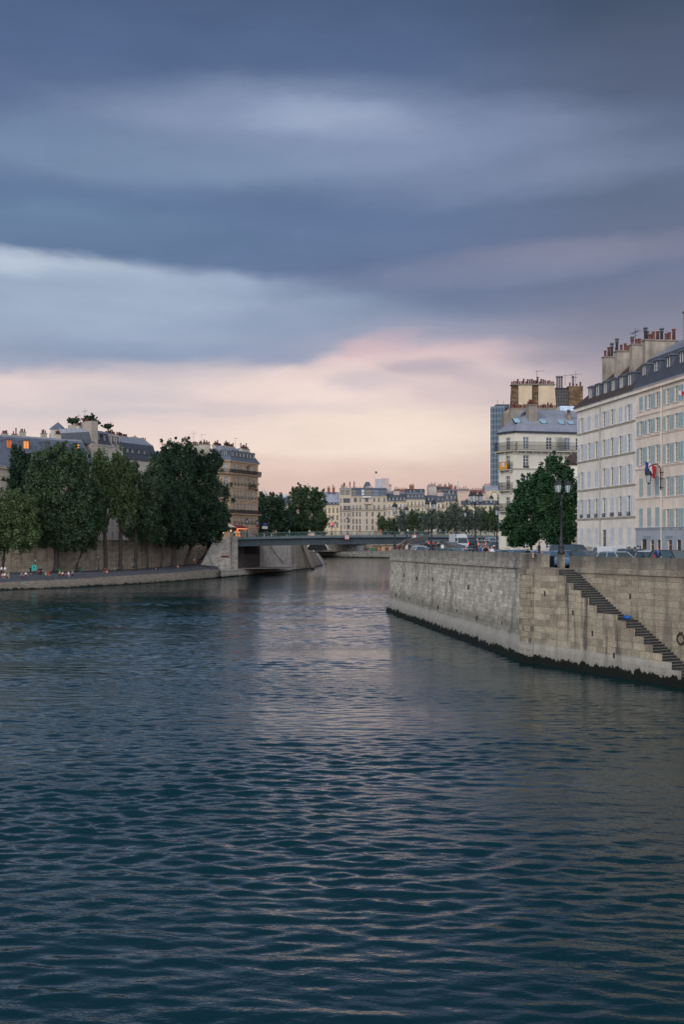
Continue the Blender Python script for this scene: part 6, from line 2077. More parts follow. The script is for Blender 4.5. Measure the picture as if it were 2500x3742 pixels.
for px, py, rx, ry, lab, sd in ((265, 1537, 22, 9, 'flat dark bush on top of the peeling gable', 71), (323, 1531, 26, 12, 'widest bush of the roof garden, behind the pots', 72), (346, 1543, 16, 8, 'small bush right of the widest roof bush', 74), (390, 1557, 17, 7, 'flat-topped bush alone on the right of the roof garden', 73)):
    Yb = TALL_Y + (3 if px < 300 else 5)
    zb_ = zat(py + ry + 2, Yb)
    tree(lab, (xat(px, Yb), Yb, zb_), Yb, [(px, py, rx, ry), (px + rx * 0.4, py + 1, rx * 0.5, ry * 0.9)], lf_dark, 0.06, sd, 0.22, GB_, 'roof_bush', 1.2, 0.12, 30, 0.9, cat='bush')

# window-box plants on the tan house
for i, (x5, z5) in enumerate(((1040, 1140), (1108, 1150), (1182, 1160), (1010, 770))):
    s5 = s_on(h1, h2, 730 + x5 / 5.87)
    v = R5w @ Vector((s5, -0.55, zh(z5 + 40) - zb5))
    root = thing('potted_plant', ['bushy potted plant', 'tall dark potted plant', 'rounded potted plant', 'wide potted plant'][i] + ' on the ' + ['left of three planted window balconies of the tan house', 'middle of three planted window balconies of the tan house', 'right of three planted window balconies of the tan house', 'long upper balcony of the tan house'][i], 'plant', v, 0, 'plants on the balconies of the tan house')
    rng = np.random.default_rng(80 + i)
    cl = rng.normal(size=(9, 3)) * np.array([0.35, 0.15, 0.6]) + np.array([0, 0, 1.1])
    obj('foliage', mesh_quads('foliage', leaves(rng, cl, np.full(9, 0.35), 26, 0.12), lf_dark), root)
    m = MB(); m.tbox(-0.4, 0.4, -0.18, 0.18, 0.0, 0.35, -0.05, -0.04); m.build('pot', m_terra, root)

# ------------------------------------------------------------------ street lamps
m_lglass = glassmat('lantern_glass', S(186, 192, 198), 0.25, 0.06)
def lantern_parts(root, x, y, z, s=1.0):
    def fb():
        m = MB()
        m.lathe([(0.13, 0.0), (0.24, 0.56), (0.23, 0.57), (0.0, 0.57)], n=6)
        return m.mesh('lantern_glass', m_lglass)
    def fc():
        m = MB()
        m.lathe([(0.05, -0.12), (0.14, -0.02), (0.14, 0.0)], n=8)
        m.lathe([(0.30, 0.57), (0.30, 0.64), (0.22, 0.76), (0.2, 0.78), (0.19, 0.86), (0.08, 0.93), (0.04, 0.99), (0.07, 1.04), (0.02, 1.12)], n=8)
        for i in range(6):
            a = PI / 3 * i
            m.tube([(0.135 * math.cos(a), 0.135 * math.sin(a), 0), (0.245 * math.cos(a), 0.245 * math.sin(a), 0.57)], 0.014, 4)
        return m.mesh('lantern', m_iron)
    l = obj('lantern', tmpl('lant_c', fc), root, (x, y, z)); l.scale = (s, s, s)
    obj('lantern_glass', tmpl('lant_g', fb), l)
def pole_mesh(h):
    def f():
        m = MB()
        m.lathe([(0.30, 0), (0.30, 0.12), (0.24, 0.16), (0.22, 0.5), (0.25, 0.55), (0.17, 0.62), (0.13, 0.9), (0.15, 0.95), (0.11, 1.05), (0.09, 1.6), (0.075, h * 0.8), (0.11, h * 0.81), (0.11, h * 0.83), (0.06, h * 0.86), (0.055, h)], n=10)
        return m.mesh('pole', m_iron, True)
    return tmpl(('pole', round(h, 1)), f)
def lamp(label, loc, h, kind, group, rot=0.0, s=1.0):
    r = thing('street_lamp', label, 'street lamp', loc, rot, group)
    if kind == 'single':
        obj('pole', pole_mesh(h - 1.0), r)
        lantern_parts(r, 0, 0, h - 1.0, s)
    else:
        obj('pole', pole_mesh(h - 1.25), r)
        for k in range(3):
            a = rot + 2 * PI * k / 3 + 0.5
            x, y = 0.50 * math.cos(a), 0.50 * math.sin(a)
            m = MB()
            m.tube([(0, 0, h - 1.75), (x * 0.5, y * 0.5, h - 1.6), (x * 0.95, y * 0.95, h - 1.45), (x, y, h - 1.2)], 0.035, 6)
            m.tube([(x * 0.2, y * 0.2, h - 1.3), (x * 0.7, y * 0.7, h - 1.38)], 0.02, 5)
            m.build('arm', m_iron, r)
            lantern_parts(r, x, y, h - 1.1, 1.0)
    return r
GL = 'street lamps along the right quay'
def on_par(px, z, off=-0.9):
    r = (px - CX) / F
    ax, ay = A.x + abn.x * off, A.y + abn.y * off
    s = (r * ay - ax) / (abv.x - r * abv.y)
    return (ax + abv.x * s, ay + abv.y * s, z)
lamp('single-lantern lamp at the far tip of the right quay wall', on_par(1443, 8.5), 5.9, 'single', GL, 0, 1.35)
lamp('three-lantern lamp on the parapet, nearest the far tip of the quay', on_par(1578, 8.52), 5.8, 'triple', GL, 0.3)
lamp('three-lantern lamp on the parapet left of the corner house', on_par(1738, 8.58), 5.9, 'triple', GL, 0.9)
p = st(2.3, 2.05, 8.66)
lamp('nearest three-lantern lamp in front of the chestnut crown', p, 5.9, 'triple', GL, -0.3)
for px, ptop, Yl, lab in ((1486, 1857, 182, 'single-lantern lamp behind the tall arrow sign'), (1702, 1868, 205, 'single-lantern lamp above the white van'), (1817, 1858, 172, 'single-lantern lamp before the corner house at its left edge')):
    zs = zstreet(Yl)
    lamp(lab, (xat(px, Yl), Yl, zs), zat(ptop, Yl) - zs, 'single', GL, 0, 1.25)
GLB = 'lamps on the bridge and beyond'
for px, ptop, Yl, zb0, lab in ((902, 1898, 324, 10.4, 'lamp post at the cafe corner, left end of the bridge'), (1212, 1890, 330, 11.1, 'lamp post beside the red traffic light on the bridge'),
                               (1270, 1893, 332, 11.1, 'lamp post just above the square bar sign'), (1226, 1908, 395, 10.5, 'small lamp post farther back, right of the red light'), (939, 1903, 338, 10.6, 'lamp post with a round blue sign before it'), (1533, 1885, 560, 10, 'tiny lamp post among the far silver trees')):
    lamp(lab, (xat(px, Yl), Yl, zb0), zat(ptop, Yl) - zb0, 'single', GLB, 0, 1.3)
GLL = 'lamps on the left lower quay'
for px, py, ptop, Yl, lab in ((359, 2091, 2022, 262, 'small black lamp post before the pale quay wall at the left'), (725, 2062, 2000, 309, 'small lamp post at the foot of the stair by the abutment'), (128, 2090, 2036, 246, 'lamp post behind the teal board on the left quay')):
    p = at(px, py, Yl)
    lamp(lab, p, zat(ptop, Yl) - p.z, 'single', GLL, 0, 0.85)
def wall_lamp(label, P, w, h, dirv, drop):
    """wall bracket: a post on the facade with an arm curving out to a hanging lantern"""
    r = thing('wall_lamp', label, 'wall lamp', P)
    d = Vector(dirv).normalized()
    m = MB()
    m.tube([(0, 0, -h * 0.5), (0, 0, h * 0.32)] + [tuple(d * (w * 0.5 * (1 - math.cos(a))) + Vector((0, 0, h * 0.32 + w * 0.45 * math.sin(a)))) for a in [PI * i / 8 for i in range(1, 8)]], 0.05, 7)
    for zz in (-h * 0.4, -h * 0.05, h * 0.2):
        m.tube([(0, 0, zz), tuple(-d * 0.3 + Vector((0, 0, zz)))], 0.035, 5)
        m.ell((0, 0, zz), (0.1, 0.1, 0.12), 8, 5)
    m.build('bracket', m_rust, r)
    e = d * (w * 0.5 * (1 - math.cos(PI * 7 / 8))) + Vector((0, 0, h * 0.32 + w * 0.45 * math.sin(PI * 7 / 8)))
    lantern_parts(r, e.x, e.y, e.z - 1.45, 1.25)
    return r
nR = Vector((d1_.y, -d1_.x, 0))
sw_ = s_on((S1[0] + nR.x * 0.3, S1[1] + nR.y * 0.3), (S2[0] + nR.x * 0.3, S2[1] + nR.y * 0.3), 2416)
pw = Vector((S1[0] + d1_.x * sw_, S1[1] + d1_.y * sw_, 0)) + nR * 0.3
pw.z = zat(1745, pw.y)
wall_lamp('wall lamp on a curved arm beside the flag, right house', pw, 1.15, 2.4, (nR + Vector((-d1_.x, -d1_.y, 0)) * 0.4), 1)
pw = Vector((c0[0] - 0.25, c0[1] - 0.35, zat(1835, 186)))
wall_lamp('wall lamp on a curved arm at the corner of the corner house', pw, 1.15, 3.6, (-1, -0.3, 0), 1)
# flag on the shuttered house
sf = s_on((S1[0] + nR.x * 0.9, S1[1] + nR.y * 0.9), (S2[0] + nR.x * 0.9, S2[1] + nR.y * 0.9), 2378)
pf = Vector((S1[0] + d1_.x * sf, S1[1] + d1_.y * sf, 0)) + nR * 0.9
rf = thing('flag', 'French blue, white and red flag hanging from the right house above the wall lamp', 'flag', (pf.x, pf.y, zat(1686, pf.y)))
m = MB(); m.tube([tuple(-nR * 0.95 + Vector((0, 0, -0.2))), tuple(nR * 0.15 + Vector((0, 0, 0.12)))], 0.02, 5); m.build('pole', m_wht, rf)
m = MB()
for k in range(3):
    for j in range(6):
        def pt(u, v):
            return Vector((-0.52 + 0.36 * u + 0.04 * math.sin(6 * v + 2 * u), -0.06 * math.sin(5 * u + 3 * v), -1.25 * v - 0.18 * u + (0.05 if u else 0)))
        q = [pt(k, j / 6), pt(k + 1, j / 6), pt(k + 1, (j + 1) / 6), pt(k, (j + 1) / 6)]
        m.face(q, k)
o = m.build('cloth', [plain('flag_blue', S(36, 60, 130), 0.8), m_wht, plain('flag_red', S(186, 40, 50), 0.8)], rf)
so_ = o.modifiers.new('thickness', 'SOLIDIFY'); so_.thickness = 0.012
# the second small flag at the right edge
s2_ = s_on((S1[0] + nR.x * 0.6, S1[1] + nR.y * 0.6), (S2[0] + nR.x * 0.6, S2[1] + nR.y * 0.6), 2492)
p2_ = Vector((S1[0] + d1_.x * s2_, S1[1] + d1_.y * s2_, 0)) + nR * 0.6
rf2 = thing('flag', 'small red and white flag at a top-floor window near the right edge', 'flag', (p2_.x, p2_.y, zat(1432, p2_.y)))
m = MB(); m.tube([tuple(-nR * 0.65), (0, 0, 0.15)], 0.018, 5); m.build('pole', m_wht, rf2)
m = MB(); m.prism([(0, 0, 0.1), (0.28, 0.02, 0.0), (0.3, 0.0, -0.35), (0.02, 0.03, -0.3)], (0, 0.012, 0), 0); m.prism([(-0.25, 0, 0.12), (-0.005, 0.0, 0.1), (0.015, 0.03, -0.3), (-0.22, 0.0, -0.25)], (0, 0.012, 0), 1)
m.build('cloth', [plain('flag_red', S(186, 40, 50), 0.8), m_wht], rf2)
# traffic light and signs
c = Vector((xat(1213, 326), 326.0, 11.05))
r = thing('traffic_light', 'traffic light glowing red on the bridge', 'traffic light', c)
m = MB(); m.tube([(0, 0, 0), (0, 0, 2.6)], 0.06, 6); m.build('pole', m_iron, r)
m = MB(); m.box(-0.22, 0.22, -0.14, 0.16, 2.3, 3.5); m.build('housing', m_iron, r)
m = MB(); m.ell((0, -0.16, 3.18), (0.26, 0.1, 0.26)); m.build('red_lens', emit('signal_red', (1.0, 0.03, 0.03), 2.6), r)
m = MB(); m.ell((0, -0.14, 2.85), (0.12, 0.04, 0.12)); m.ell((0, -0.14, 2.5), (0.12, 0.04, 0.12)); m.build('dark_lens', m_blk, r)
def disc_sign(label, loc, pole_h, shape, mats):
    r = thing('road_sign', label, 'road sign', loc)
    m = MB(); m.tube([(0, 0, 0), (0, 0, pole_h)], 0.04, 6); m.build('pole', plain('sign_pole', S(110, 112, 116), 0.6), r)
    for nm, kind, z, a, mt in shape:
        m = MB()
        if kind == 'disc':
            m.tube([(0, -0.06, z), (0, -0.12, z)], a, 16)
        else:
            m.box(-a[0], a[0], -0.12, -0.06, z - a[1], z + a[1])
        m.build(nm, mt, r)
blu = plain('sign_blue', S(50, 70, 150), 0.5)
disc_sign('round no-parking sign, blue with red rim, by the bridge end', (xat(940, 320), 320, 10.6), 3.3, [('plate', 'disc', 3.0, 0.42, plain('sign_darkred', S(120, 40, 56), 0.6))], None)
c = Vector((xat(967.5, 345), 345, 10.4))
disc_sign('blue square sign above a white board at the bridge end', c, 4.6, [('plate', 'box', 4.0, (0.45, 0.42), blu), ('board', 'box', 3.1, (0.8, 0.38), m_wht)], None)
c = Vector((xat(1761, 140), 140, zstreet(140)))
disc_sign('bare grey sign post before the traffic on the right quay', c, 2.9, [('cap', 'box', 2.85, (0.06, 0.05), m_iron)], None)
p = on_par(1617, 7.68, -1.9)
r = thing('parking_meter', 'green ticket machine behind the parapet on the right quay', 'ticket machine', p)
m = MB(); m.tbox(-0.24, 0.24, -0.2, 0.2, 0, 1.75, 0.02, 0.02); m.build('body', plain('meter_green', S(30, 84, 80), 0.5), r)
m = MB(); m.box(-0.16, 0.16, -0.23, -0.205, 1.1, 1.5); m.build('display', m_wht, r)
m = MB(); m.tbox(-0.28, 0.28, -0.24, 0.24, 1.751, 1.9, 0.06, 0.06); m.build('cap', m_iron, r)
# teal board, bench, bins on the left quay
p = at(124, 2104, 238)
r = thing('notice_board', 'bright teal notice board on legs on the left quay', 'notice board', p)
m = MB(); m.box(-0.5, 0.5, -0.1, 0.1, 1.05, 2.25); m.build('panel', plain('teal_paint', S(20, 150, 136), 0.5, 0, 0.1), r)
m = MB(); m.box(-0.18, 0.12, -0.12, -0.101, 1.5, 2.0); m.build('emblem', plain('teal_dark', S(12, 96, 90), 0.6), r)
for x in (-0.4, 0.4):
    m = MB(); m.box(x - 0.05, x + 0.05, -0.05, 0.05, 0, 1.05); m.build('leg', m_iron, r)
p = at(415, 2083, 272)
r = thing('stone_bench', 'low stone bench between two tree trunks on the left quay', 'bench', p)
m = MB(); m.tbox(-1.2, 1.2, -0.25, 0.25, 0.38, 0.55, 0.03, 0.03); m.build('seat', m_left, r)
for x in (-0.55, 0.3):
    m = MB(); m.tbox(x - 0.18, x + 0.18, -0.2, 0.2, 0, 0.38, 0.02, 0.02); m.build('leg', m_left, r)
for px, py, Yb, lab in ((216, 2094, 256, 'small green litter bin beside the biggest tree trunk'), (292, 2090, 264, 'green litter bin against the pale quay wall')):
    p = at(px, py, Yb)
    r = thing('litter_bin', lab, 'bin', p)
    m = MB(); m.lathe([(0.26, 0), (0.30, 0.9), (0.32, 0.95)], n=12); m.build('bag', plain('green_bag', S(60, 120, 90), 0.6), r)
    m = MB(); m.lathe([(0.33, 0.95), (0.34, 1.02), (0.2, 1.08)], n=12); m.build('lid', plain('bin_lid', S(40, 80, 66), 0.6), r)
p = at(153, 1995, 261.5)
o = MB()
o.box(-1.0, 1.0, -0.15, 0, -0.6, 0.6, 0)
for i in range(3):
    o.box(-0.6, 0.6 - 0.2 * (i % 2), -0.17, -0.151, 0.25 - 0.28 * i, 0.33 - 0.28 * i, 1)
tag(o.build('wall_sign', [plain('faded_sign', S(86, 80, 78), 0.8), plain('faded_ink', S(170, 164, 158), 0.8)], None, p, math.atan2(0.3, 1)), 'faded rectangular sign high on the left quay wall', 'sign')
# ------------------------------------------------------------------ vehicles
m_tyre = plain('tyre_rubber', S(26, 26, 28), 0.9, 0, 0.2, 4, 0.1)
m_rim = plain('wheel_rim', S(150, 152, 156), 0.35, 0.6, 0.1)
g_car = glassmat('car_glass', S(66, 80, 88), 0.03, 0.2)
m_head = plain('headlamp_clear', S(200, 206, 210), 0.15, 0, 0.05, 2, 0)
m_tail = plain('tail_lamp_red', S(120, 18, 16), 0.3, 0, 0.05, 2, 0)
e_tail = emit('brake_lamp', (1.0, 0.13, 0.05), 1.3)
e_amber = emit('amber_lamp', (1.0, 0.42, 0.14), 1.5)
def paint(nm, c, rough=0.28):
    if 'paint_' + nm in MATS:
        return MATS['paint_' + nm]
    m, t = newmat('paint_' + nm)
    tc = t.n('TexCoord').outputs['Object']
    nz = t.noise(tc, 3.0, 4)
    b = finish(t, Base_Color=t.mix(t.math('MULTIPLY', nz.outputs[0], 0.25), c4(c), mul(c, 0.75)), Roughness=rough, Coat_Weight=0.4, Metallic=0.0)
    MATS['paint_' + nm] = m
    return m
PC = dict(white=S(206, 210, 214), silver=S(150, 156, 162), grey=S(96, 102, 108), black=S(44, 48, 54), navy=S(34, 46, 70), blue=S(70, 100, 130), teal=S(74, 110, 112), maroon=S(90, 34, 38))
# stations: x from the tail (-) to the nose (+): (x, z bottom, z shoulder, half width)
KINDS = {
    'hatchback': dict(hull=[(-2.02, .42, .74, .68), (-1.95, .26, .92, .82), (-1.3, .2, .96, .87), (0.2, .2, .95, .88), (1.0, .22, .92, .86), (1.7, .24, .80, .80), (1.98, .34, .64, .66)],
                      cab=[(-1.9, -1.55), (-.2, -.35), (1.05, .35)], roof=1.47, wheels=(-1.25, 1.25), wr=.31),
    'saloon': dict(hull=[(-2.25, .42, .78, .66), (-2.15, .28, .95, .82), (-1.4, .2, .98, .88), (0.2, .2, .95, .89), (1.1, .22, .90, .87), (1.9, .24, .80, .80), (2.2, .34, .64, .66)],
                   cab=[(-1.75, -1.05), (-.2, -.3), (1.0, .3)], roof=1.44, wheels=(-1.38, 1.4), wr=.32),
    'estate': dict(hull=[(-2.2, .42, .84, .70), (-2.1, .28, 1.02, .84), (-1.4, .22, 1.04, .90), (0.2, .22, 1.02, .91), (1.05, .24, .98, .89), (1.85, .26, .88, .83), (2.15, .36, .70, .68)],
                   cab=[(-2.08, -1.8), (-.2, -.35), (1.0, .35)], roof=1.62, wheels=(-1.35, 1.38), wr=.35),
    'small_van': dict(hull=[(-2.05, .36, 1.0, .80), (-2.0, .28, 1.12, .86), (-1.2, .24, 1.14, .88), (0.3, .24, 1.10, .88), (1.0, .24, 1.02, .86), (1.75, .26, .86, .80), (2.0, .36, .68, .66)],
                      cab=[(-2.0, -1.93), (-.2, -.1), (1.1, .6)], roof=1.80, wheels=(-1.3, 1.3), wr=.32, blind=True),
    'tall_van': dict(hull=[(-2.9, .42, 1.2, .90), (-2.85, .34, 1.35, .97), (-1.5, .3, 1.38, .99), (0.8, .3, 1.36, .99), (1.7, .3, 1.28, .97), (2.6, .32, 1.05, .90), (2.85, .42, .8, .76)],
                     cab=[(-2.85, -2.8), (0.2, 0.2), (2.15, 1.35)], roof=2.72, wheels=(-1.8, 1.75), wr=.36, blind=True),
    'minibus': dict(hull=[(-2.4, .4, 1.0, .82), (-2.35, .3, 1.12, .92), (-1.2, .26, 1.14, .95), (0.6, .26, 1.12, .95), (1.4, .28, 1.06, .93), (2.1, .3, .92, .86), (2.35, .4, .74, .72)],
                    cab=[(-2.35, -2.22), (-.2, -.1), (1.55, .85)], roof=1.95, wheels=(-1.5, 1.5), wr=.34),
}
def car(label, kind, color, loc, head, group, brake=False, lights=False):
    K = KINDS[kind]
    cat = {'small_van': 'van', 'tall_van': 'van', 'minibus': 'van'}.get(kind, 'car')
    r = thing('parked_car' if 'parked' in group and cat == 'car' else ('van' if cat == 'van' else 'car'), label, cat, loc, head, group)
    hull, cab, zr = K['hull'], K['cab'], K['roof']
    wmax = max(h[3] for h in hull)
    belt = max(h[2] for h in hull) - 0.02
    xr0, xr1, xf0, xf1 = cab[0][0], cab[0][1], cab[2][0], cab[2][1]
    wb, wt = wmax * 0.93, wmax * (0.90 if K.get('blind') else 0.74)
    def body():
        m = MB()
        rings = []
        for x, zb, zt, w in hull:
            b = len(m.v)
            for y, z in ((-w * .9, zb), (-w, zb + (zt - zb) * .3), (-w, zt - .14), (-w * .93, zt - .02), (-w * .5, zt + .02), (w * .5, zt + .02), (w * .93, zt - .02), (w, zt - .14), (w, zb + (zt - zb) * .3), (w * .9, zb)):
                m.v.append((x, y, z))
            rings.append(b)
        for a, b in zip(rings, rings[1:]):
            for k in range(10):
                j = (k + 1) % 10
                m.f.append((a + k, b + k, b + j, a + j)); m.m.append(0); m.u.append(None)
        m.f.append(tuple(rings[0] + k for k in range(10))); m.f.append(tuple(rings[-1] + k for k in range(10))[::-1])
        m.m += [0, 0]; m.u += [None, None]
        # roof shell and pillars
        e = 0.07
        m.tbox(xr1 - 0.02, xf1 + 0.02, -wt, wt, zr - 0.07, zr - 0.02, 0.02, 0.03)
        m.tbox(xr1 + 0.1, xf1 - 0.1, -wt + .08, wt - .08, zr - 0.02, zr + 0.02, 0.08, 0.1)
        for s in (-1, 1):
            m.tube([(xr0, s * wb, belt - .05), (xr1, s * wt, zr - .05)], e, 6)
            m.tube([(xf0, s * wb, belt - .08), (xf1, s * wt, zr - .05)], e * .75, 6)
            xm0 = (xr0 + xf0) / 2 - .05
            m.tube([(xm0, s * wb, belt - .02), ((xr1 + xf1) / 2, s * wt, zr - .05)], e * .6, 6)
            m.box(xf0 - .35, xf0 - .15, min(s * wb, s * (wb + .22)), max(s * wb, s * (wb + .22)), belt, belt + .14)
        if K.get('blind'):
            xm = 0.55 if kind == 'tall_van' else 0.1
            for s in (-1, 1):
                m.hexa([(xr0, s * wb - .03, belt - .05), (xm, s * wb - .03, belt - .05), (xm, s * wb + .03, belt - .05), (xr0, s * wb + .03, belt - .05),
                        (xr1, s * wt - .03, zr - .04), (xm, s * wt - .03, zr - .04), (xm, s * wt + .03, zr - .04), (xr1, s * wt + .03, zr - .04)])
            m.hexa([(xr0 - .02, -wb, belt - .05), (xr0 + .03, -wb, belt - .05), (xr0 + .03, wb, belt - .05), (xr0 - .02, wb, belt - .05),
                    (xr1 - .02, -wt, zr - .04), (xr1 + .03, -wt, zr - .04), (xr1 + .03, wt, zr - .04), (xr1 - .02, wt, zr - .04)])
            if kind == 'tall_van':
                f = .52
                zf, xq, wq = belt + (zr - belt) * f, xf0 + (xf1 - xf0) * f + .03, wb + (wt - wb) * f + .02
                m.hexa([(xm, -wq, zf), (xq, -wq, zf), (xq, wq, zf), (xm, wq, zf), (xm, -wt, zr - .03), (xf1 + .05, -wt, zr - .03), (xf1 + .05, wt, zr - .03), (xm, wt, zr - .03)])
        return m.mesh('body', paint(color, PC[color]))
    obj('body', tmpl(('car', kind, color), body), r)
    def quad(nm, q, mt=g_car, th=0.02):
        def f():
            m = MB()
            a = [Vector(p) for p in q]
            n = (a[1] - a[0]).cross(a[3] - a[0]).normalized() * th
            m.prism(a, n)
            return m.mesh(nm, mt)
        return obj(nm, tmpl(('cq', kind, nm, str(q[0])), f), r)
    i_ = 0.012
    quad('windscreen', [(xf0, -wb + i_, belt - .06), (xf0, wb - i_, belt - .06), (xf1, wt - i_, zr - .06), (xf1, -wt + i_, zr - .06)])
    if not K.get('blind'):
        quad('rear_window', [(xr0, wb - i_, belt - .04), (xr0, -wb + i_, belt - .04), (xr1, -wt + i_, zr - .06), (xr1, wt - i_, zr - .06)])
    xs0, xs1 = (xr0, xr1) if not K.get('blind') else ((0.6, 0.55) if kind == 'tall_van' else (0.15, 0.12))
    for s in (-1, 1):
        q = [(xs0 + .05, s * (wb - i_), belt - .04), (xf0 - .05, s * (wb - i_), belt - .06), (xf1 - .03, s * (wt - i_), zr - .07), (xs1 + .03, s * (wt - i_), zr - .07)]
        quad('side_window', q if s < 0 else q[::-1])
    def wheel():
        m = MB(); a = K['wr']
        m.tube([(0, -.11, 0), (0, -.09, 0), (0, .09, 0), (0, .11, 0)], [a * .9, a, a, a * .9], 18)
        return m.mesh('wheel', m_tyre, False)
    def rim():
        m = MB(); a = K['wr'] * .62
        m.tube([(0, -.125, 0), (0, .125, 0)], a, 14)
        return m.mesh('rim', m_rim)
    for x in K['wheels']:
        for s in (-1, 1):
            w_ = obj('wheel', tmpl(('wh', kind), wheel), r, (x, s * (wmax - .08), K['wr']))
            obj('rim', tmpl(('rim', kind), rim), w_)
    nx, nz = hull[-2][0], hull[-2][2]
    tx, tz = hull[1][0], hull[1][2]
    for s in (-1, 1):
        m = MB(); m.ell((0, 0, 0), (.16, .16, .08), 10, 6)
        obj('headlight', tmpl(('hl', bool(lights)), lambda: m.mesh('headlight', e_amber if lights else m_head, True)), r, (nx + .06, s * hull[-2][3] * .82, nz - .14))
        m3 = MB(); m3.box(-.05, .05, -.07, .07, -.2, .2)
        obj('tail_light', tmpl(('tl', bool(brake)), lambda: m3.mesh('tail_light', e_tail if brake else m_tail)), r, (tx - .03, s * hull[1][3] * .9, tz - .06))
    return r

GP = 'cars parked along the quay parapet'
ordn = ['first', 'second', 'third', 'fourth', 'fifth', 'sixth', 'seventh', 'eighth', 'ninth', 'tenth', 'eleventh', 'twelfth', 'thirteenth', 'fourteenth', 'fifteenth', 'sixteenth', 'seventeenth', 'eighteenth', 'nineteenth', 'twentieth']
angP = math.atan2(abv.y, abv.x)
def inl(s, off):
    return (A.x + abv.x * s - abn.x * off, A.y + abv.y * s - abn.y * off, 0)
spec = ['white estate', 'grey hatchback', 'black saloon', 'grey hatchback', 'teal hatchback', 'silver saloon', 'black hatchback', 'navy hatchback', 'grey saloon', 'blue hatchback', 'silver hatchback', 'blue saloon']
for i, sp__ in enumerate(spec):
    c_, k_ = sp__.split()
    x, y, _ = inl(0.5 + 5.25 * i, 4.75)
    car(f'{c_} {k_} parked along the quay parapet, {ordn[i]} from its far end', k_, c_, (x, y, zstreet(y)), angP + (PI if i % 3 else 0) + R.uniform(-.02, .02), GP)
GQ = 'cars queuing toward the bridge'
q0_, q1_ = (1572, 222.0), (1674, 172.0)
for i, (c_, k_) in enumerate((('black', 'saloon'), ('grey', 'hatchback'), ('black', 'hatchback'), ('grey', 'saloon'), ('navy', 'hatchback'), ('black', 'estate'), ('maroon', 'hatchback'), ('black', 'hatchback'))):
    f = i / 7
    Yc = q0_[1] + (q1_[1] - q0_[1]) * f
    px = 1572 + 102 * (f ** 0.9)
    car(f'{c_} {k_} queuing left of the white van, {ordn[i]} from the far end', k_, c_, (xat(px, Yc), Yc, zstreet(Yc)), math.radians(98), GQ, True)
GV = 'cars on the street before the bridge'
for px, Yc, k_, c_, hd, lab, br, li in (
        (1679, 205, 'tall_van', 'white', -78, 'big white high-roofed van facing the viewer in the traffic', False, False),
        (1713, 214, 'hatchback', 'black', 104, 'black hatchback with glowing lamps just right of the white van', True, False),
        (1728, 226, 'saloon', 'grey', -76, 'grey saloon second right of the white van', False, False),
        (1752, 212, 'hatchback', 'silver', 100, 'silver hatchback with red lamps behind the third tall lamp', True, False),
        (1776, 214, 'hatchback', 'white', -80, 'white hatchback near the left edge of the corner house', False, False),
        (1798, 238, 'estate', 'white', -78, 'white estate highest up the street at the corner house', False, False),
        (1808, 205, 'saloon', 'blue', -80, 'blue saloon beside the corner house wall', False, True),
        (1735, 160, 'estate', 'black', 100, 'black estate in the near lane below the traffic', False, False),
        (1780, 152, 'hatchback', 'maroon', 100, 'maroon hatchback in the near lane before the corner house', False, False)):
    car(lab, k_, c_, (xat(px, Yc), Yc, zstreet(Yc)), math.radians(hd), GV, br, li)
GR = 'cars parked before the shuttered houses'
angS2 = math.atan2(SD.y, SD.x)
for px, Yc, k_, c_, hd, lab in (
        (2067, 104, 'saloon', 'silver', angS2 + 0.1, 'silver-blue saloon seen through the gap at the stair head'),
        (2100, 100, 'saloon', 'black', angS2, 'black saloon right of the stair gap, only part of it above the wall'),
        (2092, 119, 'minibus', 'black', angS2 + 0.25, 'black minibus parked under the right chestnut tree'),
        (2150, 103, 'saloon', 'grey', angS2 + 0.1, 'dark grey saloon before the white small van'),
        (2212, 108, 'small_van', 'white', angS2 + PI, 'white small van parked before the shuttered house'),
        (2262, 93.5, 'hatchback', 'silver', angS2, 'silver hatchback close behind the right parapet'),
        (2330, 104, 'estate', 'grey', angS2, 'dark grey estate parked behind the silver hatchback'),
        (2368, 101, 'hatchback', 'white', angS2 + PI, 'white hatchback behind the man in navy'),
        (2362, 93, 'saloon', 'black', angS2, 'black saloon behind the parapet left of the man in navy'),
        (2468, 89, 'estate', 'black', angS2, 'black estate behind the parapet at the right edge'),
        (2440, 103, 'hatchback', 'blue', angS2, 'blue hatchback in the far row at the right edge')):
    car(lab, k_, c_, (xat(px, Yc), Yc, zstreet(Yc)), hd, GR)
GLC = 'cars parked above the left quay'
for px, Yc, c_, lab in ((105, 274, 'grey', 'grey car under the trees above the left quay wall, farthest left'), (172, 278, 'silver', 'silver car beside the biggest trunk above the left quay wall'), (255, 282, 'white', 'white car under the foliage above the left quay wall'), (670, 325, 'white', 'white car between the dark trunks above the left quay wall')):
    zz9 = 8.6 + (Yc - 262) * 0.018
    car(lab, 'estate', c_, (xat(px, Yc), Yc, zz9), math.atan2(0.55, 1), GLC)

# ------------------------------------------------------------------ people
SKIN = plain('skin', S(188, 142, 118), 0.6, 0, 0.1, 6, 0)
HAIRS = [plain('hair_dark', S(38, 30, 26), 0.7), plain('hair_brown', S(84, 60, 44), 0.7), plain('hair_fair', S(160, 130, 92), 0.7)]
CL = dict(white=S(214, 214, 214), grey=S(130, 132, 136), black=S(24, 24, 28), navy=S(30, 38, 66), red=S(170, 50, 46), orange=S(196, 96, 60), teal=S(40, 130, 124), blue=S(60, 100, 160), tan=S(170, 146, 116), denim=S(62, 78, 104), khaki=S(120, 110, 84), pink=S(206, 150, 146), olive=S(84, 86, 62), maroon=S(110, 34, 42))
def cloth(c):
    return plain('cloth_' + c, CL[c], 0.9, 0, 0.15, 5.0, 0.1)
m_shoe = plain('shoe', S(40, 38, 38), 0.8)

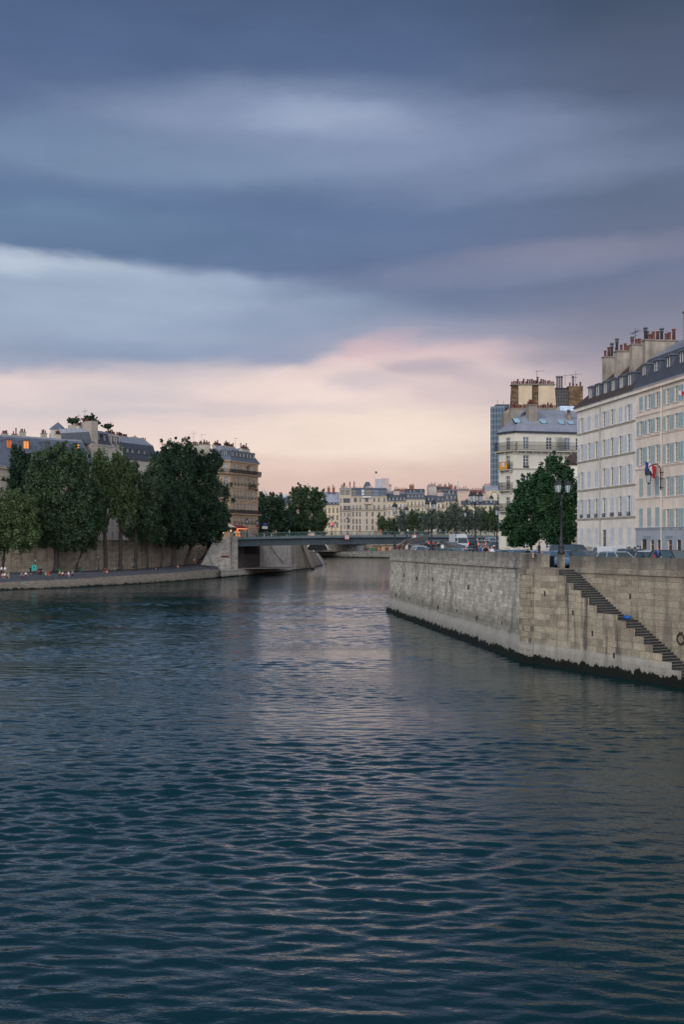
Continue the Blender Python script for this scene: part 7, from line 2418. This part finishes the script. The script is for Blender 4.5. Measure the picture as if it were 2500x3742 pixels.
def person_mesh(pose):
    """one continuous skinned figure: limbs, torso, head with face and hands with five fingers, fused by a voxel remesh"""
    hipz = 0.92
    lean = 0.0
    if pose == 'stand':
        hip = Vector((0, 0, .92)); hips = [Vector((s * .09, 0, .9)) for s in (-1, 1)]
        kn = [Vector((-.10, -.01, .49)), Vector((.11, .0, .49))]; an = [Vector((-.11, .02, .09)), Vector((.14, .03, .09))]
        el = [Vector((-.25, .03, 1.14)), Vector((.26, .02, 1.14))]; wr = [Vector((-.27, -.06, .89)), Vector((.27, -.08, .9))]
    elif pose == 'walk':
        hip = Vector((0, 0, .91)); hips = [Vector((s * .09, 0, .89)) for s in (-1, 1)]
        kn = [Vector((-.09, -.16, .51)), Vector((.09, .04, .49))]; an = [Vector((-.09, -.26, .10)), Vector((.09, .30, .16))]
        el = [Vector((-.24, .12, 1.15)), Vector((.24, -.06, 1.14))]; wr = [Vector((-.24, .10, .90)), Vector((.23, -.24, .96))]
    elif pose == 'lean':                     # forearms on a rail
        hip = Vector((0, .12, .91)); hips = [Vector((s * .09, .12, .89)) for s in (-1, 1)]
        kn = [Vector((-.1, .12, .48)), Vector((.12, .02, .5))]; an = [Vector((-.1, .16, .09)), Vector((.14, .14, .1))]
        lean = -.22
        el = [Vector((-.24, -.22, 1.10)), Vector((.24, -.22, 1.10))]; wr = [Vector((-.08, -.36, 1.13)), Vector((.09, -.37, 1.13))]
    elif pose == 'edge':                     # sitting on an edge, legs hanging
        hip = Vector((0, 0, .12)); hips = [Vector((s * .09, 0, .11)) for s in (-1, 1)]
        kn = [Vector((-.12, -.44, .14)), Vector((.10, -.46, .13))]; an = [Vector((-.11, -.50, -.30)), Vector((.12, -.46, -.31))]
        el = [Vector((-.25, .06, .38)), Vector((.25, .04, .38))]; wr = [Vector((-.2, -.16, .24)), Vector((.24, .18, .12))]
    else:                                    # 'ground': sitting, knees half drawn up
        hip = Vector((0, 0, .13)); hips = [Vector((s * .09, 0, .12)) for s in (-1, 1)]
        kn = [Vector((-.14, -.38, .36)), Vector((.13, -.36, .40))]; an = [Vector((-.12, -.66, .08)), Vector((.12, -.62, .08))]
        el = [Vector((-.25, -.08, .42)), Vector((.26, .08, .40))]; wr = [Vector((-.15, -.32, .40)), Vector((.26, .26, .12))]
    sh_z = hip.z + .50
    sh = [Vector((s * .19, hip.y + lean, sh_z)) for s in (-1, 1)]
    ch = Vector((0, hip.y + lean * .8, hip.z + .38))
    ws = Vector((0, hip.y + lean * .35, hip.z + .18))
    nk = Vector((0, hip.y + lean * 1.02, hip.z + .56))
    hd = Vector((0, hip.y + lean * 1.12 - .02, hip.z + .71))
    m = MB()
    bones = []
    def limb(a, b, ra, rb, mi, n=10):
        m.tube([a, a.lerp(b, .35), b], [ra, ra * .62 + rb * .45, rb], n)
        m.ell(a, (ra, ra, ra), n, 6); m.ell(b, (rb, rb, rb), n, 6)
        bones.append((a, b, mi, max(ra, rb)))
    def body_ell(c, r):
        m.ell(c, r, 14, 9)
    for a, r in ((hip, (.165, .125, .13)), (ws, (.145, .105, .15)), (ch, (.175, .12, .17)), (Vector((0, ch.y, sh_z - .03)), (.19, .10, .08))):
        body_ell(a, r)
    bones.append((hip + Vector((0, 0, -.05)), hip + Vector((0, 0, .04)), 2, .16))
    bones.append((ws + Vector((0, 0, -.02)), Vector((0, ch.y, sh_z)), 1, .17))
    limb(Vector((0, nk.y, sh_z)), hd - Vector((0, 0, .04)), .058, .052, 0)
    body_ell(hd, (.075, .095, .115)); body_ell(hd + Vector((0, -.035, -.06)), (.052, .055, .055))
    m.ell(hd + Vector((0, -.10, -.015)), (.014, .022, .026), 8, 5)
    for s in (-1, 1):
        m.ell(hd + Vector((s * .077, .005, -.01)), (.012, .022, .034), 8, 5)
    m.ell(hd + Vector((0, .012, .03)), (.084, .104, .102), 12, 8)     # hair cap
    bones.append((hd + Vector((0, -.02, -.06)), hd + Vector((0, -.03, .0)), 0, .09))
    bones.append((hd + Vector((0, .05, .0)), hd + Vector((0, .0, .09)), 3, .09))
    for i in (0, 1):
        limb(sh[i], el[i], .055, .042, 1); limb(el[i], wr[i], .041, .029, 0)
        limb(hips[i], kn[i], .088, .058, 2); limb(kn[i], an[i], .056, .038, 5)
        f = an[i] + Vector((0, -.16, -.05))
        m.ell(an[i] + Vector((0, -.06, -.045)), (.045, .13, .042), 10, 6); m.ell(an[i] + Vector((0, .02, -.02)), (.042, .05, .06), 8, 6)
        bones.append((an[i] + Vector((0, .02, -.05)), f, 4, .05))
        # hand: palm, four fingers of unequal length, thumb from the side of the palm
        d = (wr[i] - el[i]).normalized()
        side = d.cross(Vector((0, 1, 0)) if abs(d.y) < .8 else Vector((1, 0, 0))).normalized()
        nrm = side.cross(d).normalized()
        s = -1 if i == 0 else 1
        pc = wr[i] + d * .05
        m.tube([wr[i], pc, wr[i] + d * .095], [.026, .036, .034], 8)
        for k, ln in enumerate((.062, .075, .07, .055)):
            o = side * ((k - 1.5) * .021)
            b0 = wr[i] + d * .085 + o
            b1 = b0 + d * ln * .55 + nrm * .006
            m.tube([b0, b1, b1 + d * ln * .4 + nrm * .02], [.0115, .011, .009], 6)
        t0 = wr[i] + d * .04 - side * .03
        m.tube([t0, t0 - side * .03 + d * .025, t0 - side * .035 + d * .06], [.014, .012, .010], 6)
        bones.append((wr[i], wr[i] + d * .15, 0, .04))
    me0 = m.mesh('tmp', SKIN)
    o = bpy.data.objects.new('tmp', me0)
    COL.objects.link(o)
    md = o.modifiers.new('r', 'REMESH')
    md.mode = 'VOXEL'; md.voxel_size = 0.015; md.use_smooth_shade = True
    sm = o.modifiers.new('s', 'SMOOTH'); sm.factor = .5; sm.iterations = 2
    dg = bpy.context.evaluated_depsgraph_get()
    me = bpy.data.meshes.new_from_object(o.evaluated_get(dg))
    bpy.data.objects.remove(o)
    bpy.data.meshes.remove(me0)
    me.name = 'person_' + pose
    me.materials.clear()
    for k in range(6):
        me.materials.append(SKIN)
    n = len(me.polygons)
    c = np.empty(n * 3); me.polygons.foreach_get('center', c); c = c.reshape(-1, 3)
    best = np.full(n, 1e9); idx = np.zeros(n, dtype=np.int32)
    for a, b, mi, r in bones:
        a, b = np.array(a), np.array(b)
        ab = b - a
        t_ = np.clip(((c - a) @ ab) / max(1e-9, ab @ ab), 0, 1)
        ds = np.linalg.norm(c - (a + t_[:, None] * ab), axis=1) / r
        w_ = ds < best
        best[w_] = ds[w_]; idx[w_] = mi
    h = np.array(hd)
    eye = np.minimum(np.linalg.norm(c - (h + np.array([-.03, -.092, .01])), axis=1), np.linalg.norm(c - (h + np.array([.03, -.092, .01])), axis=1)) < .014
    idx[eye] = 3
    me.polygons.foreach_set('material_index', idx)
    me.update()
    return me
PM = {}
def person(label, loc, pose, top, bottom, face_rot, group, shorts=False, hair=None, s=1.0, rnd=R):
    if pose not in PM:
        PM[pose] = person_mesh(pose)
    o = obj('person', PM[pose], None, loc, face_rot)
    tag(o, label, 'person', group)
    mats = [SKIN, cloth(top), cloth(bottom), hair or rnd.choice(HAIRS), m_shoe, SKIN if shorts else cloth(bottom)]
    for sl_, mt in zip(o.material_slots, mats):
        sl_.link = 'OBJECT'
        sl_.material = mt
    k = s * rnd.uniform(.95, 1.06)
    o.scale = (k, k, k)
    return o
GPB = 'people on the bridge'
def on_bridge(px, yy):
    r = (px - CX) / F
    ox, oy = BL.x - bu.y * yy, BL.y + bu.x * yy
    s = (r * oy - ox) / (bu.x - r * bu.y)
    return Vector((ox + bu.x * s, oy + bu.y * s, zb(max(0, min(1, s / BLEN)))))
bp = [(857, 'white', 'navy', 'stand', 2), (868, 'white', 'black', 'walk', 2), (880, 'grey', 'denim', 'stand', 3), (925, 'red', 'denim', 'walk', 4), (934, 'pink', 'black', 'walk', 5), (999, 'olive', 'khaki', 'stand', 1.2), (1008, 'tan', 'olive', 'stand', 1.6), (1057, 'white', 'denim', 'walk', 9),
      (1131, 'white', 'black', 'lean', .9), (1195, 'grey', 'black', 'walk', 8), (1247, 'navy', 'black', 'walk', 6), (1306, 'grey', 'denim', 'walk', 3), (1315, 'red', 'pink', 'stand', 2), (1349, 'white', 'grey', 'walk', 3), (1371, 'tan', 'olive', 'walk', 2), (1378, 'pink', 'denim', 'walk', 4), (1392, 'orange', 'orange', 'stand', 1.5), (1409, 'grey', 'navy', 'walk', 2),
      (1420, 'navy', 'denim', 'walk', 5), (1460, 'white', 'khaki', 'walk', 2), (1478, 'black', 'denim', 'walk', 6), (1490, 'white', 'denim', 'stand', 1.4), (1517, 'white', 'tan', 'walk', 2), (1524, 'grey', 'denim', 'walk', 3), (1533, 'olive', 'black', 'walk', 5), (1555, 'tan', 'olive', 'stand', 1.6), (1562, 'pink', 'denim', 'stand', 1.5), (1572, 'white', 'grey', 'walk', 3), (1587, 'white', 'tan', 'stand', 1.5),
      (1597, 'maroon', 'black', 'walk', 4), (1609, 'white', 'denim', 'walk', 3), (1631, 'grey', 'khaki', 'walk', 2), (1650, 'tan', 'black', 'walk', 6), (1660, 'black', 'denim', 'stand', 1.5), (1670, 'maroon', 'black', 'stand', 1.8), (1678, 'teal', 'denim', 'walk', 2), (1706, 'white', 'denim', 'walk', 2), (1718, 'tan', 'denim', 'walk', 2), (1730, 'black', 'black', 'walk', 3), (1746, 'white', 'khaki', 'walk', 2)]
W20 = ordn + ['twenty-first', 'twenty-second', 'twenty-third', 'twenty-fourth', 'twenty-fifth', 'twenty-sixth', 'twenty-seventh', 'twenty-eighth', 'twenty-ninth', 'thirtieth', 'thirty-first', 'thirty-second', 'thirty-third', 'thirty-fourth', 'thirty-fifth', 'thirty-sixth', 'thirty-seventh', 'thirty-eighth', 'thirty-ninth', 'fortieth']
RP = random.Random(21)
verb = dict(stand='standing', walk='walking', lean='leaning')
for i, (px, tp, bt, ps, yy) in enumerate(bp):
    rot = RP.choice([PI / 2, -PI / 2]) + bang if ps == 'walk' else (bang + RP.uniform(-.5, .5) + (PI if RP.random() < .3 else 0))
    if ps == 'lean':
        rot = bang
    person(f'person in {tp} and {bt} {verb[ps]} on the bridge, {W20[i]} from left', on_bridge(px, yy), ps, tp, bt, rot, GPB, i % 3 == 0, None, 1.04, RP)
GPR = 'people on the right quay'
p = on_st(1972, 2020, 0.2); p.z = 8.645
person('man in navy tee and shorts sitting on the parapet, legs hanging over the river', p, 'edge', 'navy', 'denim', angS2 - 0.55, GPR, True, HAIRS[1], 1.0)
def par_p(px, off, z):
    x, y, _ = on_par(px, z, -off)
    return (x, y, z)
zpv = ZST + .13
for px, off, tp, bt, ps, rot, lab in (
        (1930, 2.0, 'black', 'black', 'stand', .4, 'smiling dark-haired woman in black behind the parapet, left of the seated man'),
        (1966, 2.6, 'grey', 'denim', 'stand', -.6, 'person in grey half hidden behind the man seated on the parapet'),
        (1459, 2.2, 'maroon', 'black', 'stand', 0, 'person in maroon behind the parapet right of the tip lamp'),
        (1473, 2.6, 'olive', 'olive', 'stand', .5, 'person in olive behind the parapet right of the one in maroon'),
        (1488, 1.9, 'white', 'tan', 'stand', .8, 'woman in white behind the parapet left of the white estate'),
        (1757, 2.0, 'blue', 'white', 'stand', 1.2, 'person in blue behind the parapet right of the third three-lantern lamp'),
        (1767, 2.4, 'white', 'white', 'walk', 1.0, 'person all in white, left of the long dark-haired one behind the parapet'),
        (1776, 1.9, 'black', 'black', 'stand', .2, 'long dark-haired person in black behind the parapet before the corner house'),
        (1785, 2.6, 'pink', 'denim', 'stand', -.4, 'person in pink behind the parapet before the corner house'),
        (1799, 2.3, 'white', 'grey', 'stand', -.8, 'man in white shirt behind the parapet at the foot of the corner house')):
    q = par_p(px, off + .2, zpv)
    person(lab, q, ps, tp, bt, rot, GPR)
for px, Yp, tp, bt, ps, rot, lab in (
        (1495, 170, 'black', 'black', 'stand', 0, 'man in black standing above the white estate'),
        (1603, 182, 'black', 'black', 'stand', 0, 'fair-haired person in black standing behind the queue of cars'),
        (1623, 184, 'maroon', 'denim', 'stand', .5, 'person in maroon standing behind the queue, left of the van'),
        (1745, 236, 'white', 'denim', 'walk', 1.5, 'person in white crossing behind the third three-lantern lamp'),
        (2279, 107, 'blue', 'denim', 'stand', PI, 'person in blue wearing a red and white hat before the shuttered house'),
        (2301, 107.5, 'grey', 'denim', 'stand', PI, 'person in grey seen from behind, next to the tricolour hat'),
        (2322, 107, 'black', 'denim', 'stand', PI, 'person in black with a dark cap before the house seam'),
        (2333, 109, 'white', 'denim', 'stand', PI, 'person in white half hidden by the big one in black'),
        (2342, 107, 'black', 'black', 'stand', PI + .3, 'big person in black hood right of the capped one')):
    person(lab, (xat(px, Yp), Yp, zstreet(Yp)), ps, tp, bt, rot, GPR, False, HAIRS[2] if 'fair' in lab else (plain('hat_red', S(190, 50, 60), 0.8) if 'hat' in lab and 'tricolour' not in lab else None), 1.0 if 'big' not in lab else 1.08)
p = on_st(2405, 2040, 3.1)
o = person('bald man in navy with a blue scarf behind the right parapet', (p.x, p.y, zpv), 'stand', 'navy', 'denim', .1, GPR, False, SKIN, 1.02)
m = MB(); m.tube([(0.10 * math.cos(a), .01 + .09 * math.sin(a), 1.47 + .02 * math.sin(2 * a)) for a in [i * PI / 6 for i in range(13)]], .045, 8)
m.box(-.06, .05, -.15, -.11, 1.22, 1.45)
m.build('scarf', cloth('blue'), o, smooth=True)
m = MB(); m.box(-.30, -.21, -.10, .10, 0.95, 1.25)
b_ = m.build('shoulder_bag', cloth('red'), None, (p.x - .02, p.y - .02, zpv))
tag(b_, 'red bag at the side of the bald man in navy', 'bag')
GPL = 'people on the left lower quay'
lp = [(4, 2101, 238, 'white', 'black', 'stand', 'standing person in white shirt farthest left'), (17, 2099, 238, 'white', 'grey', 'stand', 'second standing person in white from the left edge'), (8, 2109, 229, 'pink', 'maroon', 'edge', 'seated person in pink at the very left edge'),
      (16, 2109, 229, 'white', 'navy', 'edge', 'seated person in white on the edge, legs down, near the left'), (29, 2108.5, 229.3, 'tan', 'tan', 'edge', 'seated person in tan on the edge near the left'), (78, 2107, 231, 'grey', 'maroon', 'edge', 'seated person in grey with bare legs over the edge, left of the teal board'),
      (93, 2106, 231.5, 'white', 'black', 'ground', 'seated person in white left of the teal board'), (110, 2101, 240, 'black', 'black', 'stand', 'standing person in black just left of the teal board'), (137, 2104, 238, 'maroon', 'maroon', 'stand', 'standing person in maroon just right of the teal board'),
      (142, 2103, 240, 'black', 'black', 'stand', 'standing dark person second right of the teal board'), (149, 2104, 239, 'navy', 'black', 'stand', 'standing dark person in shorts third right of the teal board'), (166, 2104, 235, 'grey', 'tan', 'ground', 'seated person in grey left of the one in red'),
      (176, 2105, 235, 'red', 'black', 'ground', 'seated person in red left of the biggest trunk'), (218, 2103, 239, 'tan', 'maroon', 'ground', 'seated person in tan, first of five right of the biggest trunk'), (228, 2104, 238, 'white', 'maroon', 'ground', 'seated person with red trousers, second of five right of the trunk'),
      (243, 2102, 241.5, 'navy', 'denim', 'ground', 'seated person in navy, third of five right of the trunk'), (250, 2103, 240.5, 'white', 'pink', 'edge', 'seated person in white, fourth of five right of the trunk'), (264, 2101, 242, 'grey', 'navy', 'edge', 'seated person in grey, last of five before the small steps'),
      (381, 2092, 255, 'black', 'black', 'ground', 'seated dark person at the foot of the stout poplar'), (390, 2095, 253, 'red', 'white', 'ground', 'seated person in red and white by the stout poplar'), (480, 2082, 276, 'tan', 'khaki', 'stand', 'standing woman in tan beside the one in teal'),
      (488, 2082, 276.5, 'teal', 'navy', 'stand', 'standing man in teal and navy at the forked poplar'), (562, 2080, 281, 'maroon', 'navy', 'ground', 'seated person in maroon between the thin trunks'), (570, 2082, 279, 'navy', 'white', 'ground', 'seated person in navy between the thin trunks'),
      (577, 2083, 278, 'black', 'black', 'ground', 'seated person in black between the thin trunks'), (638, 2072, 293, 'black', 'denim', 'ground', 'seated person in black at the foot of the stout dark trunk'), (649, 2078, 287, 'pink', 'black', 'ground', 'seated person in pink right of the stout dark trunk'),
      (709, 2062.5, 308, 'white', 'red', 'stand', 'standing woman in white top near the stair by the abutment'), (728, 2062, 309, 'navy', 'navy', 'stand', 'standing man in navy at the foot of the stair by the abutment')]
for px, py, Yp, tp, bt, ps, lab in lp:
    person(lab if len(lab.split()) > 11 else lab + ' on the left quay', at(px, py, Yp), ps, tp, bt, RP.uniform(-.5, .7), GPL, RP.random() < .4, None, 1.0, RP)
GPT = 'people on the paved point beyond the bridge'
for px, py, Yp, tp, bt, ps, lab in ((1077, 2064, 383, 'black', 'black', 'ground', 'dark seated person at the end of the abutment ledge'), (1087, 2070, 396, 'black', 'denim', 'stand', 'left of three dark people at the foot of the paved slope'), (1093, 2069, 398, 'navy', 'black', 'stand', 'middle of three dark people at the foot of the paved slope'),
                                    (1100, 2067, 402, 'grey', 'black', 'stand', 'right of three dark people at the foot of the paved slope'), (1147, 2026, 450, 'white', 'denim', 'walk', 'person in white on top of the paved point')):
    person(lab, at(px, py, Yp), ps, tp, bt, RP.uniform(-1, 1), GPT, False, None, 1.0, RP)
GFC = 'crowd on the far lower quay'
cols_ = list(CL)
stand_px = [1158, 1164, 1189, 1197, 1208, 1230, 1236, 1253, 1265, 1272, 1277, 1281, 1291, 1305, 1319, 1331, 1336, 1356]
for i, px in enumerate(stand_px):
    tp, bt = RP.choice(cols_), RP.choice(['black', 'navy', 'denim', 'grey'])
    person(f'person in {tp} standing on the far lower quay, {W20[i]} standing from left', farpt(px, 9.5 + RP.uniform(-2, 2), 3.1), 'stand' if i % 3 else 'walk', tp, bt, RP.uniform(-3, 3), GFC, False, None, 1.0, RP)
sit_px = [1196, 1202, 1207, 1223, 1229, 1233, 1240, 1246, 1250, 1254, 1259, 1269, 1285, 1290, 1294, 1312, 1319, 1323, 1360, 1367, 1390, 1394, 1411]
for i, px in enumerate(sit_px):
    tp, bt = RP.choice(cols_), RP.choice(['black', 'navy', 'denim', 'tan', 'white'])
    w_ = (W20 + ['forty-first'])[i]
    person(f'person in {tp} sitting on the far quay edge, {w_} sitter from left', farpt(px, RP.uniform(.4, 4.5), 2.25), 'ground', tp, bt, RP.uniform(-.8, .8), GFC, RP.random() < .4, None, 1.0, RP)
